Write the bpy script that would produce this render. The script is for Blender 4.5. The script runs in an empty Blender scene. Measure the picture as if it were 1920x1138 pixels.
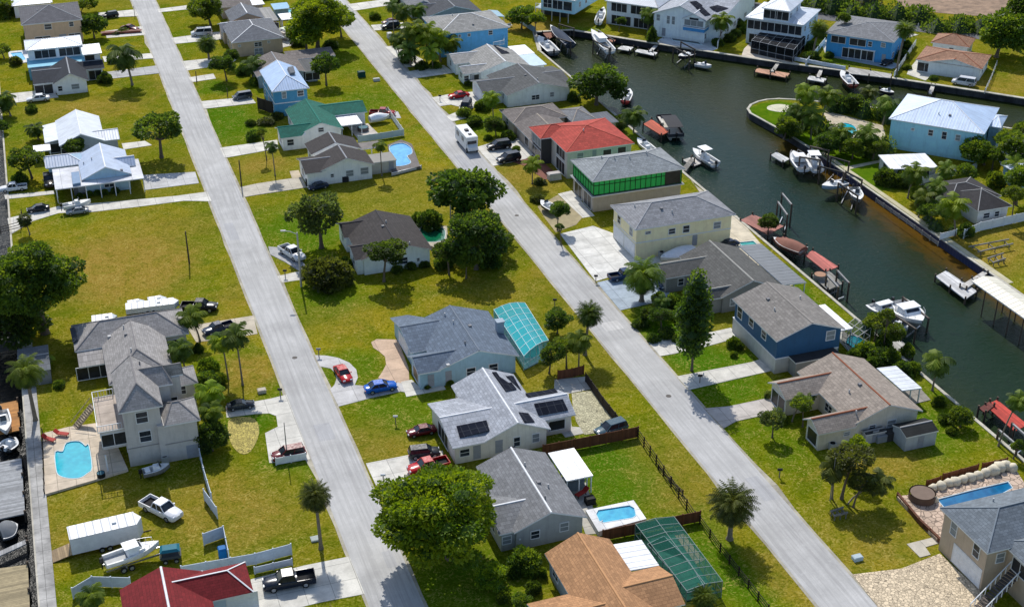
import bpy, bmesh, math, random
from mathutils import Vector, Matrix, geometry
R = math.radians
PI = math.pi
random.seed(7)
sc = bpy.context.scene
col = sc.collection
# ---------------------------------------------------------------- camera
FPX = 2590.0
TH = math.atan(1395 / FPX)                       # pitch below the horizon
AZ = math.atan(1038 * math.cos(TH) / FPX)        # heading, clockwise from the streets (+Y)
CH = 100.0                                       # drone height
cam = bpy.data.objects.new('camera', bpy.data.cameras.new('camera'))
col.objects.link(cam)
cam.location = (0, 0, CH)
cam.rotation_euler = (PI / 2 - TH, 0, -AZ)
cam.data.sensor_width = 36
cam.data.lens = FPX / 1920 * 36
cam.data.clip_start = 1
cam.data.clip_end = 8000
sc.camera = cam
# ---------------------------------------------------------------- light
w = bpy.data.worlds.new("World"); sc.world = w; w.use_nodes = True
SUN_EL = 45.0
sdx, sdy = 0.12, 0.99                            # horizontal direction towards the sun
sky = w.node_tree.nodes.new('ShaderNodeTexSky'); sky.sky_type = 'NISHITA'; sky.sun_disc = False
sky.sun_elevation = R(SUN_EL); sky.sun_rotation = math.atan2(sdx, sdy)
w.node_tree.links.new(sky.outputs[0], w.node_tree.nodes['Background'].inputs[0])
w.node_tree.nodes['Background'].inputs[1].default_value = 0.145
sun = bpy.data.objects.new('sun', bpy.data.lights.new('sun', 'SUN')); col.objects.link(sun)
sun.data.energy = 4.0; sun.data.angle = R(0.55); sun.data.color = (1, .955, .88)
v = Vector((sdx, sdy, math.tan(R(SUN_EL)) * math.hypot(sdx, sdy)))
sun.rotation_euler = v.to_track_quat('Z', 'Y').to_euler()
sc.view_settings.view_transform = 'Standard'; sc.view_settings.look = 'None'
sc.view_settings.exposure = 0.18; sc.view_settings.gamma = 1

def P(px, py, z=0.0):
    """point of the place seen at photo pixel (px,py) at height z"""
    u = px - 960.0; v = py - 569.0
    fw = FPX * math.cos(TH) - v * math.sin(TH); dn = FPX * math.sin(TH) + v * math.cos(TH)
    t = (CH - z) / dn; r = u * t; q = fw * t
    return Vector((r * math.cos(AZ) + q * math.sin(AZ), -r * math.sin(AZ) + q * math.cos(AZ), z))
def hgt(base, py):
    """height above the ground of what is seen at row py straight over base"""
    q = base.x * math.sin(AZ) + base.y * math.cos(AZ)
    v = py - 569.0
    return CH - q * (FPX * math.sin(TH) + v * math.cos(TH)) / (FPX * math.cos(TH) - v * math.sin(TH))
def mpp(base):
    """metres per photo pixel at base"""
    q = base.x * math.sin(AZ) + base.y * math.cos(AZ)
    return (q * math.cos(TH) + CH * math.sin(TH)) / FPX
# ---------------------------------------------------------------- objects
def tag(o, label=None, cat=None, group=None, kind=None):
    if label: o['label'] = label
    if cat: o['category'] = cat
    if group: o['group'] = group
    if kind: o['kind'] = kind
    return o
def empty(name, loc, rz=0, label=None, cat=None, group=None, scale=1):
    o = bpy.data.objects.new(name, None); col.objects.link(o)
    o.location = loc; o.rotation_euler = (0, 0, rz); o.scale = (scale,) * 3
    o.empty_display_size = .3
    return tag(o, label, cat, group)
def ob(name, me, parent=None, loc=(0, 0, 0), rot=(0, 0, 0), scale=(1, 1, 1)):
    o = bpy.data.objects.new(name, me); col.objects.link(o); o.parent = parent
    o.location = loc; o.rotation_euler = rot; o.scale = scale
    return o
def copy_tree(o, parent=None):
    c = o.copy(); col.objects.link(c); c.parent = parent
    for ch in o.children: copy_tree(ch, c)
    return c
class MB:
    def __init__(s, off=(0, 0, 0)): s.v = []; s.f = []; s.m = []; s.o = Vector(off); s.sm = []
    def add(s, vs, fs, m=0, smooth=False):
        b = len(s.v); s.v += [tuple(Vector(p) - s.o) for p in vs]
        for f in fs: s.f.append(tuple(b + i for i in f)); s.m.append(m); s.sm.append(smooth)
    def box(s, x0, y0, z0, x1, y1, z1, m=0, mt=None):
        s.hexa([(x0, y0, z0), (x1, y0, z0), (x1, y1, z0), (x0, y1, z0), (x0, y0, z1), (x1, y0, z1), (x1, y1, z1), (x0, y1, z1)], m, mt)
    def hexa(s, p, m=0, mt=None):
        s.add(p, [(0, 3, 2, 1), (0, 1, 5, 4), (1, 2, 6, 5), (2, 3, 7, 6), (3, 0, 4, 7)], m); s.add(p[4:], [(0, 1, 2, 3)], m if mt is None else mt)
    def obox(s, c, dx, w, l, z0, z1, m=0):
        """box about c, half sizes w (across) and l (along direction dx)"""
        d = Vector((dx[0], dx[1])).normalized(); n = Vector((-d.y, d.x)); c = Vector(c[:2])
        q = [c - d * l - n * w, c + d * l - n * w, c + d * l + n * w, c - d * l + n * w]
        s.hexa([(a.x, a.y, z0) for a in q] + [(a.x, a.y, z1) for a in q], m)
    def bar(s, a, b, w, h, m=0):
        """upright bar of section w x h from a to b"""
        a = Vector(a); b = Vector(b); d = (b - a)
        if d.length < 1e-5: return
        d.normalize(); up = Vector((0, 0, 1)) if abs(d.z) < .9 else Vector((0, 1, 0))
        n = d.cross(up).normalized(); u = n.cross(d).normalized()
        q = [-n * w - u * h, n * w - u * h, n * w + u * h, -n * w + u * h]
        q = [x * .5 for x in q]
        p = [a + x for x in q] + [b + x for x in q]
        s.add(p, [(0, 3, 2, 1), (4, 5, 6, 7), (0, 1, 5, 4), (1, 2, 6, 5), (2, 3, 7, 6), (3, 0, 4, 7)], m)
    def tube(s, pts, rs, n=8, m=0, caps=True):
        rings = []
        for i, p in enumerate(pts):
            p = Vector(p); a = Vector(pts[max(0, i - 1)]); b = Vector(pts[min(len(pts) - 1, i + 1)])
            d = (b - a).normalized(); up = Vector((0, 0, 1)) if abs(d.z) < .9 else Vector((1, 0, 0))
            x = d.cross(up).normalized(); y = d.cross(x).normalized(); r = rs[i] if hasattr(rs, '__len__') else rs
            rings.append([p + (x * math.cos(2 * PI * k / n) + y * math.sin(2 * PI * k / n)) * r for k in range(n)])
        vs = [q for rr in rings for q in rr]; fs = []
        for i in range(len(rings) - 1):
            for k in range(n):
                a = i * n + k; b = i * n + (k + 1) % n
                fs.append((a, b, b + n, a + n))
        s.add(vs, fs, m, True)
        if caps: s.add(rings[0], [tuple(range(n))], m); s.add(rings[-1], [tuple(reversed(range(n)))], m)
    def prism(s, poly, z0, z1, m=0, mt=None, bottom=False):
        n = len(poly); a = sum(poly[i][0] * poly[(i + 1) % n][1] - poly[(i + 1) % n][0] * poly[i][1] for i in range(n))
        if a < 0: poly = list(reversed(poly))
        lo = [(p[0], p[1], z0) for p in poly]; hi = [(p[0], p[1], z1) for p in poly]
        s.add(lo + hi, [(i, (i + 1) % n, (i + 1) % n + n, i + n) for i in range(n)], m)
        tri = geometry.tessellate_polygon([[Vector(p) for p in hi]])
        tt = []
        for t in tri:
            A, B, C = (Vector(hi[i]) for i in t)
            tt.append(t if (B - A).cross(C - A).z > 0 else (t[0], t[2], t[1]))
        s.add(hi, tt, m if mt is None else mt)
        if bottom: s.add(lo, [(t[0], t[2], t[1]) for t in tt], m)
    def build(s, name, mats, parent=None, **k):
        me = s.mesh(name, mats)
        o = ob(name, me, parent)
        if k: tag(o, **k)
        return o
    def mesh(s, name, mats):
        me = bpy.data.meshes.new(name); me.from_pydata(s.v, [], s.f)
        for m_ in (mats if isinstance(mats, (list, tuple)) else [mats]): me.materials.append(m_)
        me.polygons.foreach_set('material_index', s.m); me.polygons.foreach_set('use_smooth', s.sm)
        me.update(); return me
def smooth_poly(pts, n=6):
    """closed Catmull-Rom through pts"""
    out = []; L = len(pts)
    for i in range(L):
        p0, p1, p2, p3 = (Vector(pts[(i + k - 1) % L][:2]) for k in range(4))
        for j in range(n):
            t = j / n
            out.append(.5 * ((2 * p1) + (p2 - p0) * t + (2 * p0 - 5 * p1 + 4 * p2 - p3) * t * t + (3 * p1 - p0 - 3 * p2 + p3) * t ** 3))
    return out
# ---------------------------------------------------------------- materials
class NT:
    def __init__(s, m): s.t = m.node_tree; s.n = s.t.nodes; s.l = s.t.links
    def N(s, typ, ins=None, **kw):
        n = s.n.new('ShaderNode' + typ)
        for k, v_ in kw.items(): setattr(n, k, v_)
        for k, v_ in (ins or {}).items():
            if hasattr(v_, 'default_value') or isinstance(v_, bpy.types.NodeSocket): s.l.new(v_, n.inputs[k])
            else: n.inputs[k].default_value = v_
        return n
    def math(s, op, a, b=0.0, clamp=False):
        n = s.N('Math', {0: a, 1: b}, operation=op); n.use_clamp = clamp; return n.outputs[0]
    def noise(s, vec, scale, detail=3, rough=.55, dist=0):
        return s.N('TexNoise', {'Vector': vec, 'Scale': scale, 'Detail': detail, 'Roughness': rough, 'Distortion': dist}).outputs[0]
    def mr(s, val, a, b, c=0.0, d=1.0, smooth=False):
        n = s.N('MapRange', {0: val, 1: a, 2: b, 3: c, 4: d}, interpolation_type='SMOOTHSTEP' if smooth else 'LINEAR'); return n.outputs[0]
    def mix(s, f, a, b, blend='MIX'):
        n = s.n.new('ShaderNodeMix'); n.data_type = 'RGBA'; n.blend_type = blend
        for i, x in ((0, f), (6, a), (7, b)):
            if isinstance(x, bpy.types.NodeSocket): s.l.new(x, n.inputs[i])
            else: n.inputs[i].default_value = x if i == 0 else (tuple(x) + (1,) if len(x) == 3 else x)
        return n.outputs[2]
    def bump(s, h, strength=.3, dist=.05):
        return s.N('Bump', {'Height': h, 'Strength': strength, 'Distance': dist}).outputs[0]
def mat(name, rgb=(.5, .5, .5), rough=.7, metal=0, spec=.5):
    m = bpy.data.materials.new(name); m.use_nodes = True
    b = m.node_tree.nodes['Principled BSDF']
    b.inputs['Base Color'].default_value = (*rgb, 1); b.inputs['Roughness'].default_value = rough
    b.inputs['Metallic'].default_value = metal; b.inputs['Specular IOR Level'].default_value = spec
    return m, NT(m), b
def hx(s):
    """sRGB hex to linear"""
    c = [int(s[i:i + 2], 16) / 255 for i in (0, 2, 4)]
    return tuple(x / 12.92 if x <= .04045 else ((x + .055) / 1.055) ** 2.4 for x in c)
def scl(c, k): return tuple(min(.9, x * k) for x in c)
_mc = {}
def cache(fn):
    def g(*a):
        k = (fn.__name__,) + a
        if k not in _mc: _mc[k] = fn(*a)
        return _mc[k]
    return g
@cache
def M_paint(rgb, rough=.6, var=.12):
    """painted or plain surface with weathering"""
    m, t, b = mat('paint', rgb, rough, 0, .12)
    o = t.N('TexCoord').outputs['Object']
    n = t.noise(o, 1.3, 4, .6); n2 = t.noise(o, 9, 2, .6)
    f = t.math('ADD', t.math('MULTIPLY', n, .7), t.math('MULTIPLY', n2, .3))
    c = t.mix(t.mr(f, .35, .65), scl(rgb, 1 - var), scl(rgb, 1 + var * .6)); t.l.new(c, b.inputs['Base Color'])
    return m
@cache
def M_siding(rgb, pitch=.22):
    """lapped siding / stucco with thin horizontal course lines"""
    m, t, b = mat('siding', rgb, .65)
    o = t.N('TexCoord').outputs['Object']; z = t.N('SeparateXYZ', {0: o}).outputs[2]
    fr = t.math('FRACT', t.math('DIVIDE', z, pitch))
    ln = t.mr(fr, 0, .18, .87, 1)
    n = t.noise(o, 1.1, 4, .6); c = t.mix(t.mr(n, .3, .7), scl(rgb, .93), scl(rgb, 1.08))
    sk = t.noise(t.N('Mapping', {0: o, 3: (2.2, 2.2, .25)}).outputs[0], 1, 5, .7); c = t.mix(t.mr(sk, .5, .75, 0, .5), c, scl(rgb, .62))
    c = t.mix(t.math('MULTIPLY', t.mr(z, .1, .9, .5, 0), t.mr(n, .35, .6, .3, 1)), c, (rgb[0] * .45, rgb[1] * .42, rgb[2] * .36))
    c = t.mix(1.0, c, t.N('CombineColor', {0: ln, 1: ln, 2: ln}).outputs[0], 'MULTIPLY')
    t.l.new(c, b.inputs['Base Color']); t.l.new(t.bump(fr, .35, .03), b.inputs['Normal'])
    return m
def _along(t):
    """object coordinate running along the eave (by face direction) and z"""
    g = t.N('TexCoord'); o = g.outputs['Object']; nn = g.outputs['Normal']
    s1 = t.N('SeparateXYZ', {0: o}).outputs; s2 = t.N('SeparateXYZ', {0: nn}).outputs
    k = t.math('GREATER_THAN', t.math('ABSOLUTE', s2[0]), t.math('ABSOLUTE', s2[1]))
    a = t.N('Mix', data_type='FLOAT'); t.l.new(k, a.inputs[0]); t.l.new(s1[0], a.inputs[2]); t.l.new(s1[1], a.inputs[3])
    return o, a.outputs[0], s1[2]
@cache
def M_shingle(rgb, streak=.28):
    m, t, b = mat('shingles', rgb, .9, 0, .25)
    o, al, z = _along(t)
    v_ = t.N('CombineXYZ', {0: al, 1: t.math('MULTIPLY', z, 2.4), 2: 0.0}).outputs[0]
    br = t.N('TexBrick', {'Vector': v_, 'Color1': (.72, .72, .72, 1), 'Color2': (1.12, 1.12, 1.12, 1), 'Mortar': (.5, .5, .5, 1), 'Scale': 1.0, 'Mortar Size': .022, 'Bias': 0.0, 'Brick Width': .62, 'Row Height': .36})
    br.offset = .5
    # rain streaks run down the slope, blotches of lichen and age
    st = t.noise(t.N('CombineXYZ', {0: t.math('MULTIPLY', al, 3.2), 1: t.math('MULTIPLY', z, .45), 2: 0.0}).outputs[0], 1.0, 5, .65)
    bl = t.noise(o, .55, 5, .62); fi = t.noise(o, 7.0, 2, .7)
    f = t.math('ADD', t.math('MULTIPLY', st, .5), t.math('MULTIPLY', bl, .5))
    c = t.mix(t.mr(f, .36, .64), scl(rgb, 1 - streak), scl(rgb, 1 + streak * .9))
    c = t.mix(.5, c, t.mix(t.mr(fi, .3, .7), scl(rgb, .75), scl(rgb, 1.3)))
    c = t.mix(.8, c, br.outputs[0], 'MULTIPLY')
    t.l.new(c, b.inputs['Base Color']); t.l.new(t.bump(br.outputs[1], -.5, .04), b.inputs['Normal'])
    return m
@cache
def M_metal(rgb, pitch=.5, rough=.45):
    m, t, b = mat('ribbed_metal', rgb, rough, .0, .6)
    o, al, z = _along(t)
    fr = t.math('FRACT', t.math('DIVIDE', al, pitch))
    rib = t.mr(t.math('ABSOLUTE', t.math('SUBTRACT', fr, .5)), .38, .5, 0, 1)
    bl = t.noise(o, .5, 5, .65); st = t.noise(t.N('CombineXYZ', {0: t.math('MULTIPLY', al, 2.5), 1: t.math('MULTIPLY', z, .5), 2: 0.0}).outputs[0], 1, 4, .6)
    c = t.mix(t.mr(t.math('ADD', t.math('MULTIPLY', bl, .5), t.math('MULTIPLY', st, .5)), .36, .64), scl(rgb, .78), scl(rgb, 1.15))
    c = t.mix(t.math('MULTIPLY', rib, .45), c, scl(rgb, .45))
    t.l.new(c, b.inputs['Base Color']); t.l.new(t.bump(rib, .6, .06), b.inputs['Normal'])
    return m
@cache
def M_conc(rgb, joint=3.0, stain=.2):
    """poured concrete: slabs with joints, stains"""
    m, t, b = mat('concrete', rgb, .85, 0, .3)
    o = t.N('TexCoord').outputs['Object']
    br = t.N('TexBrick', {'Vector': o, 'Color1': (.93, .93, .93, 1), 'Color2': (1.05, 1.05, 1.05, 1), 'Mortar': (.42, .42, .42, 1), 'Scale': 1.0, 'Mortar Size': .035, 'Brick Width': joint, 'Row Height': joint})
    br.offset = 0
    n = t.noise(o, .45, 6, .65); n2 = t.noise(o, 5, 3, .7); vo = t.noise(o, 1.4, 5, .7, 1.5)
    c = t.mix(t.mr(n, .35, .65), scl(rgb, 1 - stain * 1.3), scl(rgb, 1 + stain * .6))
    c = t.mix(t.mr(n2, .3, .75, 0, .35), c, scl(rgb, .62))
    c = t.mix(t.mr(vo, .6, .72, 0, .35), c, scl(rgb, .5))
    c = t.mix(.85, c, br.outputs[0], 'MULTIPLY')
    t.l.new(c, b.inputs['Base Color'])
    return m
@cache
def M_paver(rgb, sc_=1.35):
    m, t, b = mat('pavers', rgb, .85, 0, .3)
    o = t.N('TexCoord').outputs['Object']
    vo = t.N('TexVoronoi', {'Vector': o, 'Scale': sc_, 'Randomness': 1.0}, feature='DISTANCE_TO_EDGE').outputs[0]
    ce = t.N('TexVoronoi', {'Vector': o, 'Scale': sc_, 'Randomness': 1.0}).outputs[1]
    c = t.mix(t.N('SeparateColor', {0: ce}).outputs[0], scl(rgb, .75), scl(rgb, 1.2))
    c = t.mix(t.mr(vo, .02, .09, 1, 0), c, scl(rgb, .32)); t.l.new(c, b.inputs['Base Color'])
    return m
@cache
def M_wood(rgb, pitch=.15, ax=0):
    m, t, b = mat('planks', rgb, .8, 0, .3)
    o = t.N('TexCoord').outputs['Object']; s_ = t.N('SeparateXYZ', {0: o}).outputs
    fr = t.math('FRACT', t.math('DIVIDE', s_[ax], pitch)); fl = t.math('FLOOR', t.math('DIVIDE', s_[ax], pitch))
    wn = t.N('TexWhiteNoise', {1: fl}, noise_dimensions='1D').outputs[0]
    c = t.mix(wn, scl(rgb, .7), scl(rgb, 1.25)); c = t.mix(t.mr(t.noise(o, 1.3, 4, .7), .4, .7, 0, .6), c, scl(rgb, .5))
    c = t.mix(t.mr(fr, 0, .14, .8, 0), c, scl(rgb, .2)); t.l.new(c, b.inputs['Base Color'])
    return m
@cache
def M_gloss(rgb, rough=.2, metal=0.0):
    m, t, b = mat('car_paint', rgb, rough, metal, .3)
    b.inputs['Coat Weight'].default_value = .0; b.inputs['Coat Roughness'].default_value = .12
    n = t.noise(t.N('TexCoord').outputs['Object'], 3.0, 4, .6)
    t.l.new(t.mr(n, .3, .7, rough * .7, rough * 1.6), b.inputs['Roughness'])
    t.l.new(t.mix(t.mr(n, .35, .7), rgb, scl(rgb, .82)), b.inputs['Base Color'])
    return m
@cache
def M_glass(rgb=(.015, .02, .028), rough=.2):
    m, t, b = mat('dark_glass', rgb, rough, 0, .4)
    n = t.noise(t.N('TexCoord').outputs['Object'], .8, 2, .6)
    t.l.new(t.mix(t.mr(n, .4, .6), rgb, scl(rgb, 2.2)), b.inputs['Base Color'])
    return m
@cache
def M_leaf(rgb, trans=.42):
    m, t, b = mat('foliage', rgb, .6, 0, .35)
    o = t.N('TexCoord').outputs['Object']
    n = t.noise(o, 1.7, 3, .6); n2 = t.noise(o, 9.0, 2, .6)
    ri = t.N('ObjectInfo').outputs['Random']
    c = t.mix(t.mr(n, .35, .65), scl(rgb, .62), (rgb[0] * 1.35, rgb[1] * 1.2, rgb[2] * 1.1))
    c = t.mix(t.mr(n2, .3, .7, 0, .5), c, scl(rgb, .6))
    hs = t.N('HueSaturation', {'Color': c, 'Hue': t.mr(ri, 0, 1, .485, .512), 'Value': t.mr(ri, 0, 1, .85, 1.15)}).outputs[0]
    t.l.new(hs, b.inputs['Base Color'])
    tr = t.N('BsdfTranslucent', {'Color': t.mix(.5, hs, (rgb[0] * 2.6, rgb[1] * 2.2, rgb[2] * .8))})
    mx = t.N('MixShader', {0: trans, 1: b.outputs[0], 2: tr.outputs[0]})
    t.l.new(mx.outputs[0], t.n['Material Output'].inputs[0])
    return m
@cache
def M_bark(rgb):
    m, t, b = mat('bark', rgb, .9, 0, .2)
    o = t.N('TexCoord').outputs['Object']; z = t.N('SeparateXYZ', {0: o}).outputs[2]
    rg = t.math('FRACT', t.math('MULTIPLY', z, 4.0))
    c = t.mix(t.mr(rg, 0, .3, .6, 0), rgb, scl(rgb, .45)); c = t.mix(t.mr(t.noise(o, 4, 4, .7), .35, .65, 0, .6), c, scl(rgb, .55))
    t.l.new(c, b.inputs['Base Color']); return m
@cache
def M_pool(c1, c2):
    m, t, b = mat('pool_water', c1, .06, 0, .6)
    o = t.N('TexCoord').outputs['Object']
    n = t.noise(o, .35, 3, .6, .8); ca = t.N('TexVoronoi', {'Vector': o, 'Scale': 1.6, 'Smoothness': .6}, feature='SMOOTH_F1').outputs[0]
    c = t.mix(t.mr(n, .38, .62), c1, c2); c = t.mix(t.mr(ca, .45, .75, 0, .3), c, scl(c2, 1.35))
    t.l.new(c, b.inputs['Base Color']); t.l.new(t.bump(t.noise(o, 5, 3, .6), .12, .04), b.inputs['Normal'])
    return m
@cache
def M_screen(rgb, alpha=.5):
    """see-through insect screen"""
    m, t, b = mat('screen_mesh', rgb, .8, 0, .1)
    tr = t.N('BsdfTransparent'); mx = t.N('MixShader', {0: alpha, 1: tr.outputs[0], 2: b.outputs[0]})
    t.l.new(mx.outputs[0], t.n['Material Output'].inputs[0]); return m
@cache
def M_solar():
    m, t, b = mat('solar_cells', (.008, .01, .02), .85, 0, .04)
    o = t.N('TexCoord').outputs['Object']
    br = t.N('TexBrick', {'Vector': o, 'Color1': (.008, .01, .018, 1), 'Color2': (.014, .018, .03, 1), 'Mortar': (.05, .055, .065, 1), 'Scale': 1.0, 'Mortar Size': .03, 'Brick Width': 1.0, 'Row Height': 1.6})
    br.offset = 0; t.l.new(br.outputs[0], b.inputs['Base Color']); return m
WHITE = (.78, .79, .8); TRIM = (.7, .71, .72)
mW = M_paint(WHITE, .5); mTrim = M_paint(TRIM, .5); mDark = M_paint((.012, .012, .014), .7); mTyre = M_paint((.02, .02, .02), .8)
mChrome = mat('bare_metal', (.5, .51, .53), .35, .8)[0]; mPile = M_wood((.10, .075, .055), .3, 2); mLamp = M_gloss((.7, .72, .75), .15)
mGlass = M_glass()
# ================================================================ the setting
XA0, XA1, XB0, XB1 = 24.1, 29.8, 70.1, 76.1       # the two streets run along Y
XCL, XCR, XLC = 108.8, 136.9, -9.6                # canal banks and the marina bank on the left
WZ = -1.35                                        # water level
def g2(px, py): p = P(px, py); return (p.x, p.y)
canal = [(XCL, -300), (XCL, 289), (112.5, 302.5), (121.5, 301), (135.9, 285), (154.9, 264.8), (167.8, 252.6), (188.1, 231), (193, 225.6), (246, 170), (330, 84),
         (322, 76), (238, 160), (183, 208), (168, 225), (158, 233), (150.5, 238.8), (147.2, 240.8), (144.9, 242), (142.3, 242.4), (140, 242), (137.6, 240.8), (135.8, 238.8), (135.1, 236.2), (135.6, 232), (XCR - .4, 224), (XCR, 216), (XCR, -300)]
marina = [(-60, -300), (XLC, -300), (XLC, 420), (-60, 420)]
outer = [(-700, -310), (1200, -310), (1200, 1600), (-700, 1600)]
lushes = [  # px,py, radius x, radius y (m), strength : places where the lawn is a richer green
 (420,235,10,16,.9),(560,430,9,14,.9),(640,110,8,16,.5),(700,190,10,10,.5),(1130,890,10,12,.9),(760,770,9,8,.7),(640,690,7,6,.7),(470,790,6,5,1),(560,850,7,7,.7),
 (1330,680,9,8,1),(1360,730,9,8,.9),(1470,215,7,10,1.2),(1600,280,8,14,1.2),(1640,330,8,8,1.2),(1690,800,10,9,.8),(1640,740,7,7,.8),(1700,690,3,24,.5),(1180,240,5,10,.7),(930,240,9,9,.7),
 (1560,600,2,30,.7),(870,620,9,7,.4),(1350,1040,4,14,.8),(880,1090,10,9,.7),(470,130,6,8,.5),(1590,110,8,8,.8),(1100,55,8,6,.4),(330,70,6,18,.4),(1450,820,9,9,.5),(1425,212,5,6,1.3),(1455,225,6,7,1.3),(1500,262,6,8,1.2),(1570,300,6,8,1.3),(1620,325,6,8,1.3),(1560,450,2,20,.8),(400,165,5,6,.8),(420,215,7,8,1),(540,760,5,5,.7),(1240,610,6,9,1),(1310,670,7,6,1.1),(620,560,10,8,.6),(60,230,9,12,.3),(480,1000,6,10,.2)]
dries = [(230,500,14,16,1.1),(300,430,12,9,.5),(170,205,15,9,.7),(500,310,6,5,.8),(760,330,9,8,.3),(940,560,12,9,.4),(1290,900,7,12,.5),(430,960,9,10,.7),(150,970,9,12,.5),(640,600,9,7,.3),
 (1500,1090,4,10,.6),(1640,1010,9,8,.5),(1640,860,8,6,.7),(1850,470,6,10,1),(1900,450,9,10,.8),(1110,40,8,5,.5),(1895,160,16,10,.7),(985,50,9,8,1.1),(1005,330,7,9,.8),(330,150,9,9,.4),(470,560,5,9,.4),(700,840,7,8,.5),(1020,560,9,12,.3),(420,620,5,6,.8),(470,700,5,6,.9)]
def grass_mat():
    m, t, b = mat('lawn', (.08, .1, .02), 1, 0, .0)
    o = t.N('TexCoord').outputs['Object']
    wob = t.noise(o, .13, 4, .6); wob2 = t.N('TexNoise', {'Vector': o, 'Scale': .16, 'Detail': 3.0}).outputs[1]
    oo = t.N('MixRGB', {0: 1.0, 1: o, 2: t.N('VectorMath', {0: wob2, 3: 9.0}, operation='SCALE').outputs[0]}, blend_type='ADD').outputs[0]
    def masks(lst):
        acc = None
        for (px, py, rx, ry, k) in lst:
            c = P(px, py)
            mp = t.N('Mapping', {0: oo, 1: (-(c.x + 4.5) / rx, -(c.y + 4.5) / ry, 0), 3: (1 / rx, 1 / ry, 0)})
            d = t.N('VectorMath', {0: mp.outputs[0]}, operation='LENGTH').outputs['Value']
            q = t.mr(d, .35, 1.2, k, 0, True); acc = q if acc is None else t.math('MAXIMUM', acc, q)
        return acc
    lu = masks(lushes); dr = masks(dries)
    n1 = t.noise(o, .07, 4, .6, .6); n2 = t.noise(o, .32, 4, .65, 1.2); n3 = t.noise(o, 1.25, 3, .65, 2.6); n4 = t.noise(o, 5, 2, .7, .8); n5 = t.noise(o, .16, 3, .6, 1.0); n6 = t.noise(o, .11, 5, .7, 1.6); s_ = t.N('SeparateXYZ', {0: o}).outputs
    lot = t.N('TexWhiteNoise', {0: t.N('CombineXYZ', {0: t.math('FLOOR', t.math('DIVIDE', s_[0], 46.0)), 1: t.math('FLOOR', t.math('DIVIDE', t.math('ADD', s_[1], t.math('MULTIPLY', n2, 1.6)), 21.0)), 2: 0.0}).outputs[0]}).outputs[0]
    base = t.mix(t.mr(n1, .38, .62), (.145, .185, .005), (.285, .235, .012))
    base = t.mix(t.mr(n5, .46, .64, 0, .8), base, (.085, .135, .004)); base = t.mix(t.mr(n6, .52, .66, 0, .6), base, (.30, .215, .03))
    base = t.mix(t.mr(lot, 0, 1, 0, .4), base, (.095, .12, .004)); base = t.mix(t.mr(lot, .65, 1, 0, .35), base, (.29, .225, .035))
    base = t.mix(t.math('MULTIPLY', lu, t.mr(n2, .3, .5, .75, 1)), base, (.050, .150, .004))
    base = t.mix(t.math('MULTIPLY', dr, t.mr(n2, .3, .6, .4, 1)), base, (.31, .20, .038))
    # dead straw and thin spots, in small curling strokes
    st = t.mr(n3, .52, .62); base = t.mix(t.math('MULTIPLY', st, t.mr(n2, .38, .62, .15, .75)), base, (.42, .34, .09))
    dk = t.mr(n3, .38, .47, 1, 0); base = t.mix(t.math('MULTIPLY', dk, t.mr(n2, .38, .62, .75, .35)), base, (.055, .08, .002))
    base = t.mix(t.mr(n4, .36, .6, .45, 0), base, (.05, .065, .002))
    t.l.new(base, b.inputs['Base Color']); t.l.new(t.bump(t.math('ADD', n3, n4), .6, .12), b.inputs['Normal'])
    return m
def hole_mesh(name, outer_, holes, z, m_):
    loops = [[Vector((*p, z)) for p in outer_]] + [[Vector((*p, z)) for p in h] for h in holes]
    tri = geometry.tessellate_polygon(loops); vs = [p for l in loops for p in l]
    mb = MB(); tt = []
    for t in tri:
        A, B, C = (vs[i] for i in t); tt.append(t if (B - A).cross(C - A).z > 0 else (t[0], t[2], t[1]))
    mb.add(vs, tt); return mb.build(name, m_)
grass = grass_mat()
tag(hole_mesh('ground', outer, [canal, marina], 0, grass), kind='structure')
def water_mat():
    m, t, b = mat('canal_water', (.02, .04, .04), .22, 0, .05)
    o = t.N('TexCoord').outputs['Object']; s_ = t.N('SeparateXYZ', {0: o}).outputs
    n = t.noise(o, .09, 4, .6, .5); n2 = t.noise(o, .45, 4, .65, .8)
    x = t.math('ADD', s_[0], t.math('MULTIPLY', t.math('SUBTRACT', n2, .5), 7.0))
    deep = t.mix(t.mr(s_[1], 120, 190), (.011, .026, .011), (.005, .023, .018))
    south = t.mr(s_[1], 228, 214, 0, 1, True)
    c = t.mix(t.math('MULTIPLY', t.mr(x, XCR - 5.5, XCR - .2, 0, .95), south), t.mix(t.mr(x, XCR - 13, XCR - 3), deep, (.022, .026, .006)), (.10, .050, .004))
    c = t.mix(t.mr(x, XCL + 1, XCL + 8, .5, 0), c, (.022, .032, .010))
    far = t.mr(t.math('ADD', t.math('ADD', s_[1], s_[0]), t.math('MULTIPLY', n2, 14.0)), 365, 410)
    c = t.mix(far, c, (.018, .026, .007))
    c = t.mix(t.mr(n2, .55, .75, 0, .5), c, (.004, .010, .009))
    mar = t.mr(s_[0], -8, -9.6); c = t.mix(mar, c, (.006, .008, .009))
    t.l.new(c, b.inputs['Base Color'])
    w1 = t.noise(o, 1.1, 4, .65, .5); w2 = t.noise(o, 4.0, 3, .6)
    t.l.new(t.bump(t.math('ADD', w1, t.math('MULTIPLY', w2, .5)), .6, .16), b.inputs['Normal'])
    return m
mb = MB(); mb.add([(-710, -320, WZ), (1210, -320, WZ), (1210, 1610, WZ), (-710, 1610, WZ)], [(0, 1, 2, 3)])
tag(mb.build('water', water_mat()), kind='structure')
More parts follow.
